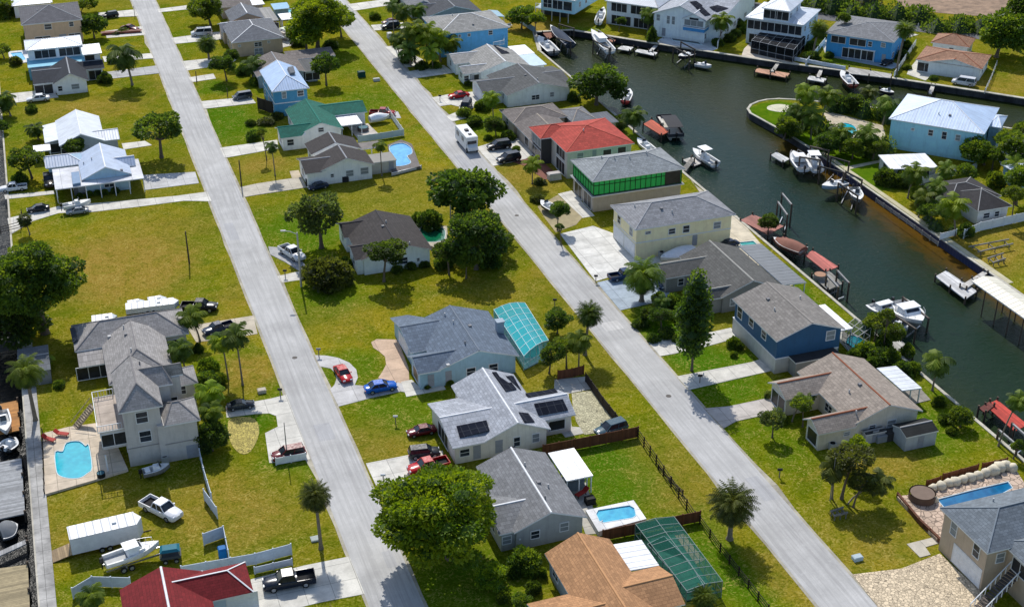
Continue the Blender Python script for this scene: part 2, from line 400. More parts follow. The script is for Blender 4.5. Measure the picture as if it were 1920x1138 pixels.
# asphalt
def road_mat(rgb, streak=True):
    m, t, b = mat('asphalt', rgb, .9, 0, .25)
    o = t.N('TexCoord').outputs['Object']; s_ = t.N('SeparateXYZ', {0: o}).outputs
    n = t.noise(o, .22, 6, .7); fi = t.noise(o, 6, 3, .75)
    ln = t.noise(t.N('CombineXYZ', {0: t.math('MULTIPLY', s_[0], 2.3), 1: t.math('MULTIPLY', s_[1], .06), 2: 0.0}).outputs[0], 1, 4, .7)
    c = t.mix(t.mr(n, .35, .65), scl(rgb, .84), scl(rgb, 1.14)); c = t.mix(t.mr(ln, .42, .62, 0, .7), c, scl(rgb, .66)); oil = t.noise(o, .9, 4, .7, .8); c = t.mix(t.mr(oil, .62, .74, 0, .5), c, scl(rgb, .55)); c = t.mix(t.mr(oil, .3, .4, .35, 0), c, scl(rgb, 1.25))
    c = t.mix(t.mr(fi, .3, .7, 0, .3), c, scl(rgb, .6))
    vo = t.N('TexVoronoi', {'Vector': t.N('MixRGB', {0: 1.0, 1: o, 2: t.N('TexNoise', {'Vector': o, 'Scale': .5, 'Detail': 4.0}).outputs[1]}, blend_type='ADD').outputs[0], 'Scale': .13}, feature='DISTANCE_TO_EDGE').outputs[0]
    c = t.mix(t.mr(vo, .001, .004, .22, 0), c, scl(rgb, .45))
    # lighter resurfaced lengths
    br = t.noise(t.N('CombineXYZ', {0: 0.0, 1: t.math('MULTIPLY', s_[1], .05), 2: 0.0}).outputs[0], 1, 1, .3)
    c = t.mix(t.mr(br, .5, .53, 0, .15), c, scl(rgb, 1.3))
    t.l.new(c, b.inputs['Base Color']); return m
asph = road_mat((.445, .44, .43))
edge = M_conc((.40, .37, .29), 60, .3)
def street(x0, x1):
    mb = MB(); mb.box(x0, -200, -.1, x1, 900, .03); tag(mb.build('road', asph), kind='structure')
    for s_, a in ((x0 - .28, x0), (x1, x1 + .28)):
        mb = MB(); n = 220; vs = []
        for i in range(n + 1):
            y = -200 + 1100 * i / n
            k = random.uniform(0, .14) + (random.uniform(.1, .5) if random.random() < .12 else 0); vs += [(s_ - (k if s_ < x0 else 0), y, .018), (a + (k if s_ >= x0 else 0), y, .018)]
        mb.add(vs, [(2 * i, 2 * i + 1, 2 * i + 3, 2 * i + 2) for i in range(n)]); tag(mb.build('road_edge', edge), kind='structure')
street(XA0, XA1); street(XB0, XB1)
mb = MB(); mb.prism([(100, 388), (182.4, 289.1), (210.1, 262), (330, 139), (334.2, 143), (213.9, 267.3), (185.9, 294), (104, 393)], -.1, .03)
tag(mb.build('road', road_mat((.13, .13, .135))), kind='structure')
# bare sandy ground beyond the hedge at the top right
mb = MB(); mb.prism([g2(1690, 12), g2(1760, 25), g2(1850, 32), g2(1990, 52), (300, 330), (230, 352)], -.1, .04)
tag(mb.build('bare_ground', M_conc((.30, .20, .13), 500, .35)), kind='structure')
def lush_mat():
    m, t, b = mat('mown_lawn', (.05, .15, .004), 1, 0, 0)
    o = t.N('TexCoord').outputs['Object']; n = t.noise(o, .5, 4, .6, 1.0); n2 = t.noise(o, 4, 3, .7)
    c = t.mix(t.mr(n, .35, .65), (.062, .132, .005), (.115, .178, .008)); c = t.mix(t.mr(n2, .35, .6, .45, 0), c, (.03, .09, .003)); t.l.new(c, b.inputs['Base Color']); return m
for q in ([(1411, 209), (1414, 201), (1425, 195), (1440, 193), (1462, 191), (1488, 195), (1502, 232), (1545, 266), (1600, 286), (1652, 296), (1662, 325), (1650, 366), (1600, 325), (1550, 286), (1500, 262), (1460, 237), (1430, 222)],):
    mb = MB(); mb.prism([(p_.x, p_.y) for p_ in (P(*w_) for w_ in q)], -.05, .022); tag(mb.build('lawn', lush_mat()), kind='structure')
# seawalls
def wall_strip(name, pts, th, z0, z1, cap, m_, mc, label):
    """vertical wall along a line with a cap"""
    mb = MB(); mb2 = MB()
    for i in range(len(pts) - 1):
        a = Vector(pts[i]); b = Vector(pts[i + 1]); d = (b - a).normalized()
        mb.obox((a + b) / 2, d, th / 2, (b - a).length / 2, z0, z1); mb2.obox((a + b) / 2, d, cap / 2, (b - a).length / 2 + cap / 2 - .02 * (i % 2), z1, z1 + .16 + .004 * (i % 2))
    r = empty(name, (0, 0, 0), 0, label, 'seawall'); mb.build('wall', m_, r); mb2.build('cap', mc, r); return r
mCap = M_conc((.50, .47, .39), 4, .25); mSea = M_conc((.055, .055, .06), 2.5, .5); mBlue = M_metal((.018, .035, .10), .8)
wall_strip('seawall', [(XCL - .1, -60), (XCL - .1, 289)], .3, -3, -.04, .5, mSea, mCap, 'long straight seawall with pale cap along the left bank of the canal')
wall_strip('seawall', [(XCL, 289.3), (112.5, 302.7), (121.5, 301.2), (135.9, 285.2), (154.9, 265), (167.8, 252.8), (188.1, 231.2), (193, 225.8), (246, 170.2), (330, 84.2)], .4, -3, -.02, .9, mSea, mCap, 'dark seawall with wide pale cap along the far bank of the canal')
wall_strip('seawall', [(XCR + .1, -60), (XCR + .1, 216)], .35, -3, -.06, .45, mBlue, mCap, 'blue sheet piling seawall on the right bank above the orange shallows')
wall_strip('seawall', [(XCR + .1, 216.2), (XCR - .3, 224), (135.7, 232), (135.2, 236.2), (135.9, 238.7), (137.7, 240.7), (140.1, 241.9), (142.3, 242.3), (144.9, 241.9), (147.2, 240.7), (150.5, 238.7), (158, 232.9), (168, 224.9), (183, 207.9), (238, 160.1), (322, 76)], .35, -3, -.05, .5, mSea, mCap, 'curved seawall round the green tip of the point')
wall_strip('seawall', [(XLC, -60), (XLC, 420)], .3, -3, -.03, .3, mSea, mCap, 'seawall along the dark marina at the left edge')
mb = MB(); mb.box(XLC + .05, -60, -.1, XLC + 1.75, 187, .2); tag(mb.build('path', M_conc((.40, .39, .37), 2.2, .35)), kind='structure')
# driveways, walks and other paving: each a slab lying on the lawn
cW = (.62, .60, .54); cG = (.40, .40, .40); cT = (.50, .42, .30); cP = (.58, .42, .30)
_z = [.036]
def pave(name, pts, rgb=cW, px=True, joint=3.0, sm=0, paver=False, z=None):
    q = [g2(*p) for p in pts] if px else pts
    if sm: q = smooth_poly(q, sm)
    _z[0] = _z[0] + .004 if _z[0] < .075 else .036
    mb = MB(); mb.prism(q, -.08, z or _z[0]); return tag(mb.build(name, M_paver(rgb, float(paver)) if paver else M_conc(rgb, joint)), kind='structure')
def drive(x0, x1, y0, y1, rgb=cW, flare=0, joint=3.0, side=1):
    """straight drive from the street at x0 to x1; flare widens it at the street"""
    q = [(x0, y0 - flare), (x0 + 1.3 * side, y0), (x1, y0), (x1, y1), (x0 + 1.3 * side, y1), (x0, y1 + flare)]
    return pave('driveway', q, rgb, False, joint)
# ================================================================ builders: houses
def rotp(x, y, a): return (x * math.cos(a) - y * math.sin(a), x * math.sin(a) + y * math.cos(a))
_win = {}
def win_mesh(w, h, kind):
    """window / door meshes, standing in the XZ plane, facing -Y, origin at the centre: frame, pane"""
    k = (round(w, 2), round(h, 2), kind)
    if k in _win: return _win[k]
    a = MB(); b = MB(); f = .09; x = w / 2; z = h / 2
    a.box(-x - f, -.07, -z - f, -x, .02, z + f); a.box(x, -.07, -z - f, x + f, .02, z + f)
    a.box(-x, -.07, z, x, .02, z + f); a.box(-x, -.085, -z - f, x, .02, -z)
    if kind == 'w':
        a.box(-x, -.05, -.03, x, .02, .03)
        if w > 1.5: a.box(-.04, -.055, -z, .04, .02, z)
    if kind == 's':
        n = max(1, int(w / 1.25))
        for i in range(1, n): a.box(-x + w * i / n - .04, -.06, -z, -x + w * i / n + .04, .02, z)
    b.box(-x, -.03, -z, x, .01, z)
    _win[k] = (a.mesh('frame', mTrim), b.mesh('pane', mGlass)); return _win[k]
def door_mesh(w, h, kind, rgb):
    k = (round(w, 2), round(h, 2), kind, rgb)
    if k in _win: return _win[k]
    a = MB(); x = w / 2; z = h / 2; b = MB()
    a.box(-x, -.035, -z, x, .02, z)
    if kind == 'g':
        for i in range(4):
            for j in range(max(2, int(w / .6))):
                n = max(2, int(w / .6)); a.box(-x + w * (j + .1) / n, -.055, -z + h * (i + .12) / 4, -x + w * (j + .9) / n, -.03, -z + h * (i + .88) / 4)
        b.box(-x - .12, -.06, z, x + .12, .02, z + .14); b.box(-x - .12, -.06, -z, -x, .02, z); b.box(x, -.06, -z, x + .12, .02, z)
    else:
        a.box(-x * .6, -.05, -z * .8, x * .6, -.03, -.1); a.box(-x * .6, -.05, .1, x * .6, -.03, z * .85)
        b.box(x * .7, -.1, -.05, x * .85, -.03, .05)
    _win[k] = (a.mesh('door', M_paint(rgb, .5)), b.mesh('trim', mTrim if kind == 'g' else mChrome)); return _win[k]
class House:
    def __init__(s, label, rgb, roofm, blocks, rot=0.0, cat='house', name='house', cap=None, group=None, door=(.75, .76, .78)):
        s.rot = rot; s.blocks = []; s.door = door
        p0 = Vector((0, 0, 0)); pts = blocks[0][1]
        for q in pts: p0 += P(q[0], q[1], blocks[0][2])
        p0 /= len(pts); s.o = Vector((p0.x, p0.y, 0))
        s.root = empty(name, s.o, rot, label, cat, group)
        wm = MB(); wm2 = {}; rf = MB(); rc = MB(); alt = {}
        for i, bl in enumerate(blocks):
            kind, pts, ze, rise = bl[:4]; op = bl[4] if len(bl) > 4 else {}
            loc = [s.loc(P(q[0], q[1], q[2] if len(q) > 2 else ze)) for q in pts]
            x0, x1 = min(q[0] for q in loc), max(q[0] for q in loc); y0, y1 = min(q[1] for q in loc), max(q[1] for q in loc)
            if 'rg' in op:                                # ridge seen at this pixel: eaves lie symmetrically about it
                rx, ry = s.loc(P(*op['rg'], ze + rise))
                if kind[1] == 'y': h_ = op.get('hw') or max(abs(x0 - rx), abs(x1 - rx)); x0, x1 = rx - h_, rx + h_
                else: h_ = op.get('hw') or max(abs(y0 - ry), abs(y1 - ry)); y0, y1 = ry - h_, ry + h_
            x0 += op.get('x0', 0); x1 += op.get('x1', 0); y0 += op.get('y0', 0); y1 += op.get('y1', 0)
            tr_ = None
            if i and kind[0] in 'gh' and kind[1] == 'x' and s.blocks[0]['kind'][1] == 'y' and not op.get('nx'):   # a wing runs in under the main ridge
                q0 = s.blocks[0]['r']; xm = (q0[0] + q0[1]) / 2
                B0 = s.blocks[0]; sl = B0['rise'] / max(.1, (q0[1] - q0[0]) / 2); dv = min((ze + rise - B0['ze']) / sl, (q0[1] - q0[0]) / 2) + .25
                if abs(x0 - xm) > abs(x1 - xm) and x1 < xm + 4 and x0 < q0[0] - .3: x1 = q0[0] + .3; tr_ = ('hi', q0[0] + dv)
                elif x0 > xm - 4 and x1 > q0[1] + .3: x0 = q0[1] - .3; tr_ = ('lo', q0[1] - dv)
            if i: x0 += i * .013; x1 -= i * .011; y0 += i * .013; y1 -= i * .009
            oh = op.get('oh', .45); z0 = op.get('z0', 0.0); ze += i * .011
            s.blocks.append(dict(kind=kind, rr=(min(x0, tr_[1]) if tr_ else x0, max(x1, tr_[1]) if tr_ else x1, y0, y1), r=(x0, x1, y0, y1), ze=ze, rise=rise, oh=oh, z0=z0, op=op, i=i))
            tgt = rf
            if 'roof' in op: tgt = alt.setdefault(id(op['roof']), (MB(), op['roof']))[0]
            rc = MB(); s.roof(tgt, rc, kind, x0, x1, y0, y1, ze, rise, op.get('hip', 1.0), tr_)
            if rc.v and cap is not False: rc.build('ridge_cap', cap or M_paint((.3, .3, .3), .8), s.root)
            if not op.get('nw'):
                t = wm; wx0, wx1 = x0 + oh, x1 - oh
                if tr_ and tr_[0] == 'hi': wx1 = x1 + oh + .4
                if tr_ and tr_[0] == 'lo': wx0 = x0 - oh - .4
                if 'w' in op: t = wm2.setdefault(op['w'], MB())
                s.walls(t, kind, wx0, wx1, y0 + oh, y1 - oh, z0, ze, rise, oh)
            if op.get('posts'):
                n = op['posts']; e = .15; pk = ('post', round(ze - z0, 1), bool(op.get('dark'))); pm = _win.get(pk) or MB()
                if isinstance(pm, MB): pm.box(-.07, -.07, 0, .07, .07, ze - .18 - z0); pm = pm.mesh('post', mPile if op.get('dark') else mTrim); _win[pk] = pm
                def post(xx, yy): ob('post', pm, s.root, (xx, yy, z0))
                for a in range(n):
                    xx = x0 + e + (x1 - x0 - 2 * e) * a / (n - 1)
                    post(xx, y0 + e + .07)
                m_ = min(5, max(2, int(n * (y1 - y0) / (x1 - x0))))
                for a in range(1, m_):
                    yy = y0 + e + (y1 - y0 - 2 * e) * a / m_
                    post(x0 + e + .07, yy)
                    if op.get('posts_e'): post(x1 - e - .07, yy)
        if wm.v: wm.build('wall', M_siding(rgb), s.root)
        for c, t in wm2.items(): t.build('wall', M_siding(c), s.root)
        if rf.v: rf.build('roof', [roofm, mTrim], s.root)
        for mb, m_ in alt.values(): mb.build('roof', [m_, mTrim], s.root)
        for b in s.blocks:
            if b['op'].get('nw') : continue
            for face in 'SWNE':
                lst = b['op'].get(face, 'auto')
                if lst == 'auto': lst = s.auto(b, face)
                for it in lst: s.opening(b, face, *it)
    def loc(s, p):
        return rotp(p.x - s.o.x, p.y - s.o.y, -s.rot)
    def roof(s, mb, rc, k, x0, x1, y0, y1, ze, rise, hip, tr_=None):
        t = .17; zr = ze + rise
        if k[0] == 'f':
            mb.hexa([(x0, y0, ze - t), (x1, y0, ze - t), (x1, y1, ze - t), (x0, y1, ze - t), (x0, y0, ze), (x1, y0, ze), (x1, y1, ze), (x0, y1, ze)], 1, 0); return
        if k[0] == 's':                              # shed: sxa high at x1, sxb high at x0, sya high at y1
            h = {'sxa': (0, 1, 1, 0), 'sxb': (1, 0, 0, 1), 'sya': (0, 0, 1, 1), 'syb': (1, 1, 0, 0)}[k]
            c = [(x0, y0), (x1, y0), (x1, y1), (x0, y1)]
            mb.hexa([(*c[i], ze + rise * h[i] - t) for i in range(4)] + [(*c[i], ze + rise * h[i]) for i in range(4)], 1, 0); return
        sw = k[1] == 'x'
        def q(a, b, z): return (b, a, z) if sw else (a, b, z)
        if sw: x0, x1, y0, y1 = y0, y1, x0, x1
        xm = (x0 + x1) / 2; g = .001; r0, r1 = y0, y1
        if tr_: r0, r1 = (y0, tr_[1]) if tr_[0] == 'hi' else (tr_[1], y1)      # the ridge runs on to the valley
        if k[0] == 'g':
            for sg in (0, 1):
                a = x0 if sg == 0 else x1
                top = [q(a, y0, ze), q(xm, r0, zr), q(xm, r1, zr), q(a, y1, ze)]; bot = [(p[0], p[1], p[2] - t) for p in top]
                fl = (sg == 1) != sw
                def F(f): return tuple(f) if not fl else tuple(reversed(f))
                mb.add(top, [F((0, 1, 2, 3))], 0); mb.add(bot, [F((3, 2, 1, 0))], 1)
                mb.add(top + bot, [F((0, 4, 5, 1)), F((3, 2, 6, 7)), F((0, 3, 7, 4))], 1)
            rc.hexa([q(xm - .16, r0 - g, zr - .1), q(xm + .16, r0 - g, zr - .1), q(xm + .16, r1 + g, zr - .1), q(xm - .16, r1 + g, zr - .1),
                     q(xm - .09, r0 - g, zr + .05), q(xm + .09, r0 - g, zr + .05), q(xm + .09, r1 + g, zr + .05), q(xm - .09, r1 + g, zr + .05)] if not sw else
                    [q(xm - .16, r0 - g, zr - .1), q(xm - .16, r1 + g, zr - .1), q(xm + .16, r1 + g, zr - .1), q(xm + .16, r0 - g, zr - .1),
                     q(xm - .09, r0 - g, zr + .05), q(xm - .09, r1 + g, zr + .05), q(xm + .09, r1 + g, zr + .05), q(xm + .09, r0 - g, zr + .05)])
        else:
            hw = (x1 - x0) / 2 * hip; hw0 = min(hw, (y1 - y0) / 2 - .05); ya, yb = y0 + hw0, y1 - hw0
            if tr_ and tr_[0] == 'hi': yb = r1
            if tr_ and tr_[0] == 'lo': ya = r0
            if k[0] == 'd': yb = y1                    # hip at the near end only, gable at the far end
            if k[0] == 'e': ya = y0
            A, B, C, D = q(x0, y0, ze), q(x1, y0, ze), q(x1, y1, ze), q(x0, y1, ze); E, G = q(xm, ya, zr), q(xm, yb, zr)
            vs = [A, B, C, D, E, G]; fs = [(0, 1, 4), (1, 2, 5, 4), (2, 3, 5), (3, 0, 4, 5)]
            if sw: fs = [tuple(reversed(f)) for f in fs]
            mb.add(vs, fs, 0); lo = [(p[0], p[1], p[2] - t) for p in vs[:4]]; ff = [(0, 4, 5, 1), (1, 5, 6, 2), (2, 6, 7, 3), (3, 7, 4, 0), (4, 7, 6, 5)]
            if sw: ff = [tuple(reversed(f)) for f in ff]
            mb.add(vs[:4] + lo, ff, 1)
            for a, b in ((A, E), (B, E), (C, G), (D, G), (E, G)): rc.bar((a[0], a[1], a[2] + .02), (b[0], b[1], b[2] + .02), .16, .06)
    def walls(s, mb, k, x0, x1, y0, y1, z0, ze, rise, oh):
        t = .17
        if k[0] in 'f': mb.box(x0, y0, z0, x1, y1, ze - t - .004); return
        if k[0] in 'hd': mb.box(x0, y0, z0, x1, y1, ze - t - .004); return
        if k[0] == 's':
            h = {'sxa': (0, 1, 1, 0), 'sxb': (1, 0, 0, 1), 'sya': (0, 0, 1, 1), 'syb': (1, 1, 0, 0)}[k]; c = [(x0, y0), (x1, y0), (x1, y1), (x0, y1)]
            mb.hexa([(*q, z0) for q in c] + [(*c[i], ze + (rise - .1) * h[i] - t) for i in range(4)]); return
        sw = k[1] == 'x'
        if sw: x0, x1, y0, y1 = y0, y1, x0, x1
        xm = (x0 + x1) / 2; sl = rise / ((x1 - x0) / 2 + oh); za = ze - t + sl * oh - .01; zr = ze + rise - t - .01
        pr = [(x0, z0), (x1, z0), (x1, za), (xm, zr), (x0, za)]
        a = [(p[0], y0, p[1]) for p in pr]; b = [(p[0], y1, p[1]) for p in pr]; vs = a + b
        if sw: vs = [(p[1], p[0], p[2]) for p in vs]
        fs = [(0, 1, 2, 3, 4), (9, 8, 7, 6, 5), (0, 5, 6, 1), (1, 6, 7, 2), (2, 7, 8, 3), (3, 8, 9, 4), (4, 9, 5, 0)]
        if sw: fs = [tuple(reversed(f)) for f in fs]
        mb.add(vs, fs)
    def wrect(s, b):
        x0, x1, y0, y1 = b['r']; o = b['oh']; return (x0 + o, x1 - o, y0 + o, y1 - o)
    def auto(s, b, face):
        x0, x1, y0, y1 = s.wrect(b); L = (x1 - x0) if face in 'SN' else (y1 - y0); out = []
        if L < 2.2: return out
        n = max(1, int(L / 4.2)); rnd = random.Random(int(L * 100) + ord(face))
        zs = [z for z in (1.55, 4.5, 7.4) if z > b['z0'] + .9 and z < b['ze'] - .9]
        for z in zs:
            for j in range(n):
                w_ = rnd.choice((.9, 1.2, 1.6)); out.append(((j + .5) / n + rnd.uniform(-.06, .06), z, w_, 1.15, 'w'))
        return out
    def opening(s, b, face, u, zc, w, h, kind='w'):
        x0, x1, y0, y1 = s.wrect(b)
        x, y, rz = {'S': (x0 + u * (x1 - x0), y0, 0), 'N': (x0 + u * (x1 - x0), y1, PI), 'W': (x0, y0 + u * (y1 - y0), -PI / 2), 'E': (x1, y0 + u * (y1 - y0), PI / 2)}[face]
        for c in s.blocks:                              # nothing behind another wing
            if c is b or c['op'].get('nw'): continue
            X0, X1, Y0, Y1 = s.wrect(c)
            if X0 - .05 < x < X1 + .05 and Y0 - .05 < y < Y1 + .05 and c['z0'] < zc < c['ze']: return
        if kind in 'ws':
            f, p = win_mesh(w, h, kind); o = ob('window', f, s.root, (x, y, zc), (0, 0, rz)); q = ob('pane', p, o)
            if (int(x * 31 + y * 17 + zc * 7) % 3) == 0: q.material_slots[0].link = 'OBJECT'; q.material_slots[0].material = M_paint((.24, .26, .27), .35)
        elif kind == 'o':                               # open or screened bay: flat dark panel painted as its inner shade
            a = MB(); a.box(-w / 2, -.03, -h / 2, w / 2, .01, h / 2); o = a.build('bay_shade_panel', M_glass((.012, .014, .018), .35), s.root); o.location = (x, y, zc); o.rotation_euler = (0, 0, rz)
            f, p = win_mesh(w, h, 's'); ob('frame', f, o)
        else:
            f, p = door_mesh(w, h, kind, s.door if kind == 'g' else (.3, .32, .36)); o = ob('garage_door' if kind == 'g' else 'door', f, s.root, (x, y, zc), (0, 0, rz)); ob('frame' if kind == 'g' else 'handle', p, o)
    def h_at(s, x, y):
        best = 0
        for b in s.blocks:
            x0, x1, y0, y1 = b['rr']
            if not (x0 <= x <= x1 and y0 <= y <= y1): continue
            k = b['kind']; ze, ri = b['ze'], b['rise']
            if k[0] == 'f': z = ze
            elif k[0] == 's': z = ze + ri * {'sxa': (x - x0) / (x1 - x0), 'sxb': (x1 - x) / (x1 - x0), 'sya': (y - y0) / (y1 - y0), 'syb': (y1 - y) / (y1 - y0)}[k]
            else:
                if k[1] == 'x': a, A0, A1, c, C0, C1 = y, y0, y1, x, x0, x1
                else: a, A0, A1, c, C0, C1 = x, x0, x1, y, y0, y1
                hw = (A1 - A0) / 2; f = 1 - abs(a - (A0 + A1) / 2) / hw
                if k[0] in 'hd':
                    f = min(f, (c - C0) / hw)
                    if k[0] == 'h': f = min(f, (C1 - c) / hw)
                z = ze + ri * max(0, f)
            best = max(best, z)
        return best
    def hit(s, px, py):
        z = 16.0
        while z > 0:
            l = s.loc(P(px, py, z)); h = s.h_at(*l)
            if h >= z: return Vector((l[0], l[1], h))
            z -= .03
        l = s.loc(P(px, py, 3)); return Vector((l[0], l[1], 3))
    def panel(s, quad, name='solar_panel', m_=None, th=.07):
        """flat panel lying on the roof, corners given by photo pixels"""
        q = [s.hit(*p) for p in quad]; n = (q[1] - q[0]).cross(q[2] - q[0]).normalized()
        if n.z < 0: q.reverse(); n = -n
        mb = MB(); a = [p + n * .06 for p in q]; b = [p + n * (.06 + th) for p in q]
        mb.add(a + b, [(0, 1, 5, 4), (1, 2, 6, 5), (2, 3, 7, 6), (3, 0, 4, 7), (4, 5, 6, 7), (3, 2, 1, 0)]); return mb.build(name, m_ or M_solar(), s.root)
    def vents(s, *pp):
        for i, p in enumerate(pp):
            c = s.hit(*p); mb = MB()
            if i % 3 == 1: mb.box(c.x - .22, c.y - .22, c.z - .1, c.x + .22, c.y + .22, c.z + .22)
            else: mb.tube([(c.x, c.y, c.z - .1), (c.x, c.y, c.z + .45)], .1, 8)
            mb.build('vent', M_paint((.2, .2, .21) if i % 2 else (.5, .5, .5)), s.root)
    def chimney(s, p, w=.9, h=1.6, rgb=(.35, .38, .42)):
        c = s.hit(*p); mb = MB(); mb.box(c.x - w / 2, c.y - w / 2, 0, c.x + w / 2, c.y + w / 2, c.z + h); mb.box(c.x - w / 2 - .1, c.y - w / 2 - .1, c.z + h, c.x + w / 2 + .1, c.y + w / 2 + .1, c.z + h + .15)
        mb.build('chimney', M_paint(rgb), s.root)
    def part(s, name, m_, fn, label=None):
        """extra part: fn(mb, L) adds shapes in the house's own axes; L turns photo pixels + height into them"""
        mb = MB(); fn(mb, lambda px, py, z=0: (*s.loc(P(px, py, z)), z)); o = mb.build(name, m_, s.root)
        if label: o['label'] = label
        return o
    def rails(s, pts, z, h=1.0, name='railing', m_=None):
        mb = MB(); q = [s.loc(P(px, py, z)) for px, py in pts]
        for a, b in zip(q, q[1:]):
            mb.bar((*a, z + h), (*b, z + h), .08, .08); mb.bar((*a, z + .12), (*b, z + .12), .05, .05)
            L = math.hypot(a[0] - b[0], a[1] - b[1]); n = max(2, int(L / .35))
            for i in range(n + 1):
                t = i / n; x, y = a[0] + (b[0] - a[0]) * t, a[1] + (b[1] - a[1]) * t; mb.bar((x, y, z), (x, y, z + h), .04 if i % 5 else .1, .04 if i % 5 else .1)
        return mb.build(name, m_ or mTrim, s.root)
# ================================================================ builders: trees
def frame_of(d):
    d = d.normalized(); u = Vector((0, 0, 1)) if abs(d.z) < .95 else Vector((1, 0, 0)); x = d.cross(u).normalized(); return d, x, x.cross(d)
def leaf_quad(mb, c, d, sz, m, rnd):
    """one bent leaf-sized face about c, its tip towards d"""
    d, x, y = frame_of(d); x = (x * math.cos(a := rnd.uniform(0, 6.28)) + y * math.sin(a)); n = d.cross(x)
    w = sz * rnd.uniform(.35, .55); L = sz * rnd.uniform(.7, 1.2)
    b = len(mb.v); o = mb.o
    for p in (c, c + d * L * .5 + x * w + n * w * .3, c + d * L, c + d * L * .5 - x * w + n * w * .3): mb.v.append(tuple(p))
    mb.f.append((b, b + 1, b + 2, b + 3)); mb.m.append(m); mb.sm.append(False)
def crown_mesh(seed, nc, nl, leaf, flat=.8, cr=(.22, .38), low=-.5, shape=None, core=.62, droop=.3):
    """crown of radius 1 about the origin: lumps of leaves spread through its volume"""
    rnd = random.Random(seed); mb = MB(); cl = []
    k = 0
    while len(cl) < nc and k < nc * 40:
        k += 1
        v_ = Vector((rnd.gauss(0, 1), rnd.gauss(0, 1), rnd.gauss(0, 1))).normalized(); r = rnd.uniform(.45, .86)
        if v_.z < low: continue
        wob = .82 + .3 * math.sin(3 * math.atan2(v_.y, v_.x) + seed) * (1 - abs(v_.z)) * .5 + rnd.uniform(-.08, .08)
        c = v_ * r * wob
        if shape == 'cone': k_ = .36 * (1 if c.z < .1 else max(.15, 1 - (c.z - .1) * 1.15)); c.x *= k_; c.y *= k_
        cr_ = rnd.uniform(*cr)
        if all((c - q[0]).length > (cr_ + q[1]) * .42 for q in cl): cl.append((c, cr_))
    for ci, (c, r) in enumerate(cl):
        tone = rnd.random(); mi = 0 if tone < .4 else (1 if tone < .75 else 2)
        out = c.normalized() if c.length > .05 else Vector((0, 0, 1))
        for i in range(int(nl * (r / cr[1]) ** 2)):
            v_ = Vector((rnd.gauss(0, 1), rnd.gauss(0, 1), rnd.gauss(0, 1))).normalized()
            if v_.dot(out) < -.35: v_ = -v_
            rr = r * rnd.uniform(.6, 1.05); p = c + Vector((v_.x, v_.y, v_.z * .8)) * rr
            d = (v_ + out * .4 + Vector((0, 0, -droop)) + Vector((rnd.uniform(-.5, .5), rnd.uniform(-.5, .5), rnd.uniform(-.5, .5))))
            if d.length < .05: d = out
            p = Vector((p.x, p.y, p.z * flat)); leaf_quad(mb, p, d, leaf * rnd.uniform(.7, 1.3), mi if rnd.random() < .8 else rnd.randint(0, 2), rnd)
        # darker solid core added inside the lump keeps light from leaking straight through
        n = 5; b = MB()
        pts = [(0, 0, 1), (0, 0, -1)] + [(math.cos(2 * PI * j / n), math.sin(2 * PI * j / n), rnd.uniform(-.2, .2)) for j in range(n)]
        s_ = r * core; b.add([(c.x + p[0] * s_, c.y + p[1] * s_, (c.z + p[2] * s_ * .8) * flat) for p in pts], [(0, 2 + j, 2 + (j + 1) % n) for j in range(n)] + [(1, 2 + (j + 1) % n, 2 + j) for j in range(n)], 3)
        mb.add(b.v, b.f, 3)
    return mb, cl
G = dict(mid=((.10, .175, .014), (.16, .24, .02), (.055, .11, .012)), lime=((.155, .25, .009), (.235, .335, .015), (.075, .155, .008)),
         dark=((.066, .130, .016), (.11, .185, .022), (.034, .076, .012)), grey=((.11, .17, .045), (.16, .23, .06), (.065, .11, .03)), olive=((.075, .105, .018), (.115, .15, .025), (.045, .065, .014)))
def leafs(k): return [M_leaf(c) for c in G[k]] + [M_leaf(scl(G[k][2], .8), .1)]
_cm = {}
def crown(kind, tone, var):
    key = (kind, tone, var)
    if key in _cm: return _cm[key]
    if (kind, var) not in _cm:
        a = {'round': lambda: crown_mesh(10 + var, 34, 180, .105), 'loose': lambda: crown_mesh(40 + var, 28, 150, .10, .75, (.18, .32), -.35, core=.4),
             'bush': lambda: crown_mesh(70 + var, 30, 110, .14, .8, (.26, .4), -.1), 'cone': lambda: crown_mesh(90 + var, 90, 90, .045, 1, (.10, .17), -1, 'cone', .75, -.5),
             'big': lambda: crown_mesh(120 + var, 95, 330, .047, .78, (.15, .25), -.45)}[kind]()
        _cm[(kind, var)] = a
    mb, cl = _cm[(kind, var)]
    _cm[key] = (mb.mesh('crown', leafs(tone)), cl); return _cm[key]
_tm = {}
def trunk_mesh(H, r, cl=None, cr=1.0, flat=.8, lean=(0, 0), bark=(.16, .125, .095)):
    mb = MB(); top = Vector((lean[0], lean[1], H))
    pts = [Vector((lean[0] * (t ** 1.6), lean[1] * (t ** 1.6), H * t)) for t in (0, .12, .35, .65, 1)]
    mb.tube(pts, [r * 1.5, r * 1.05, r * .9, r * .75, r * .6], 8)
    for c, q in (cl or [])[:12]:
        e = Vector((c.x * cr, c.y * cr, c.z * flat * cr)) * .9 + top + Vector((0, 0, 0)); s_ = pts[3] * 1.0
        if e.z < s_.z: continue
        m_ = s_.lerp(e, .5) + Vector((0, 0, -.08 * cr)); mb.tube([s_, m_, e], [r * .5, r * .32, r * .12], 5)
    return mb.mesh('trunk', M_bark(bark))
ntree = [0]
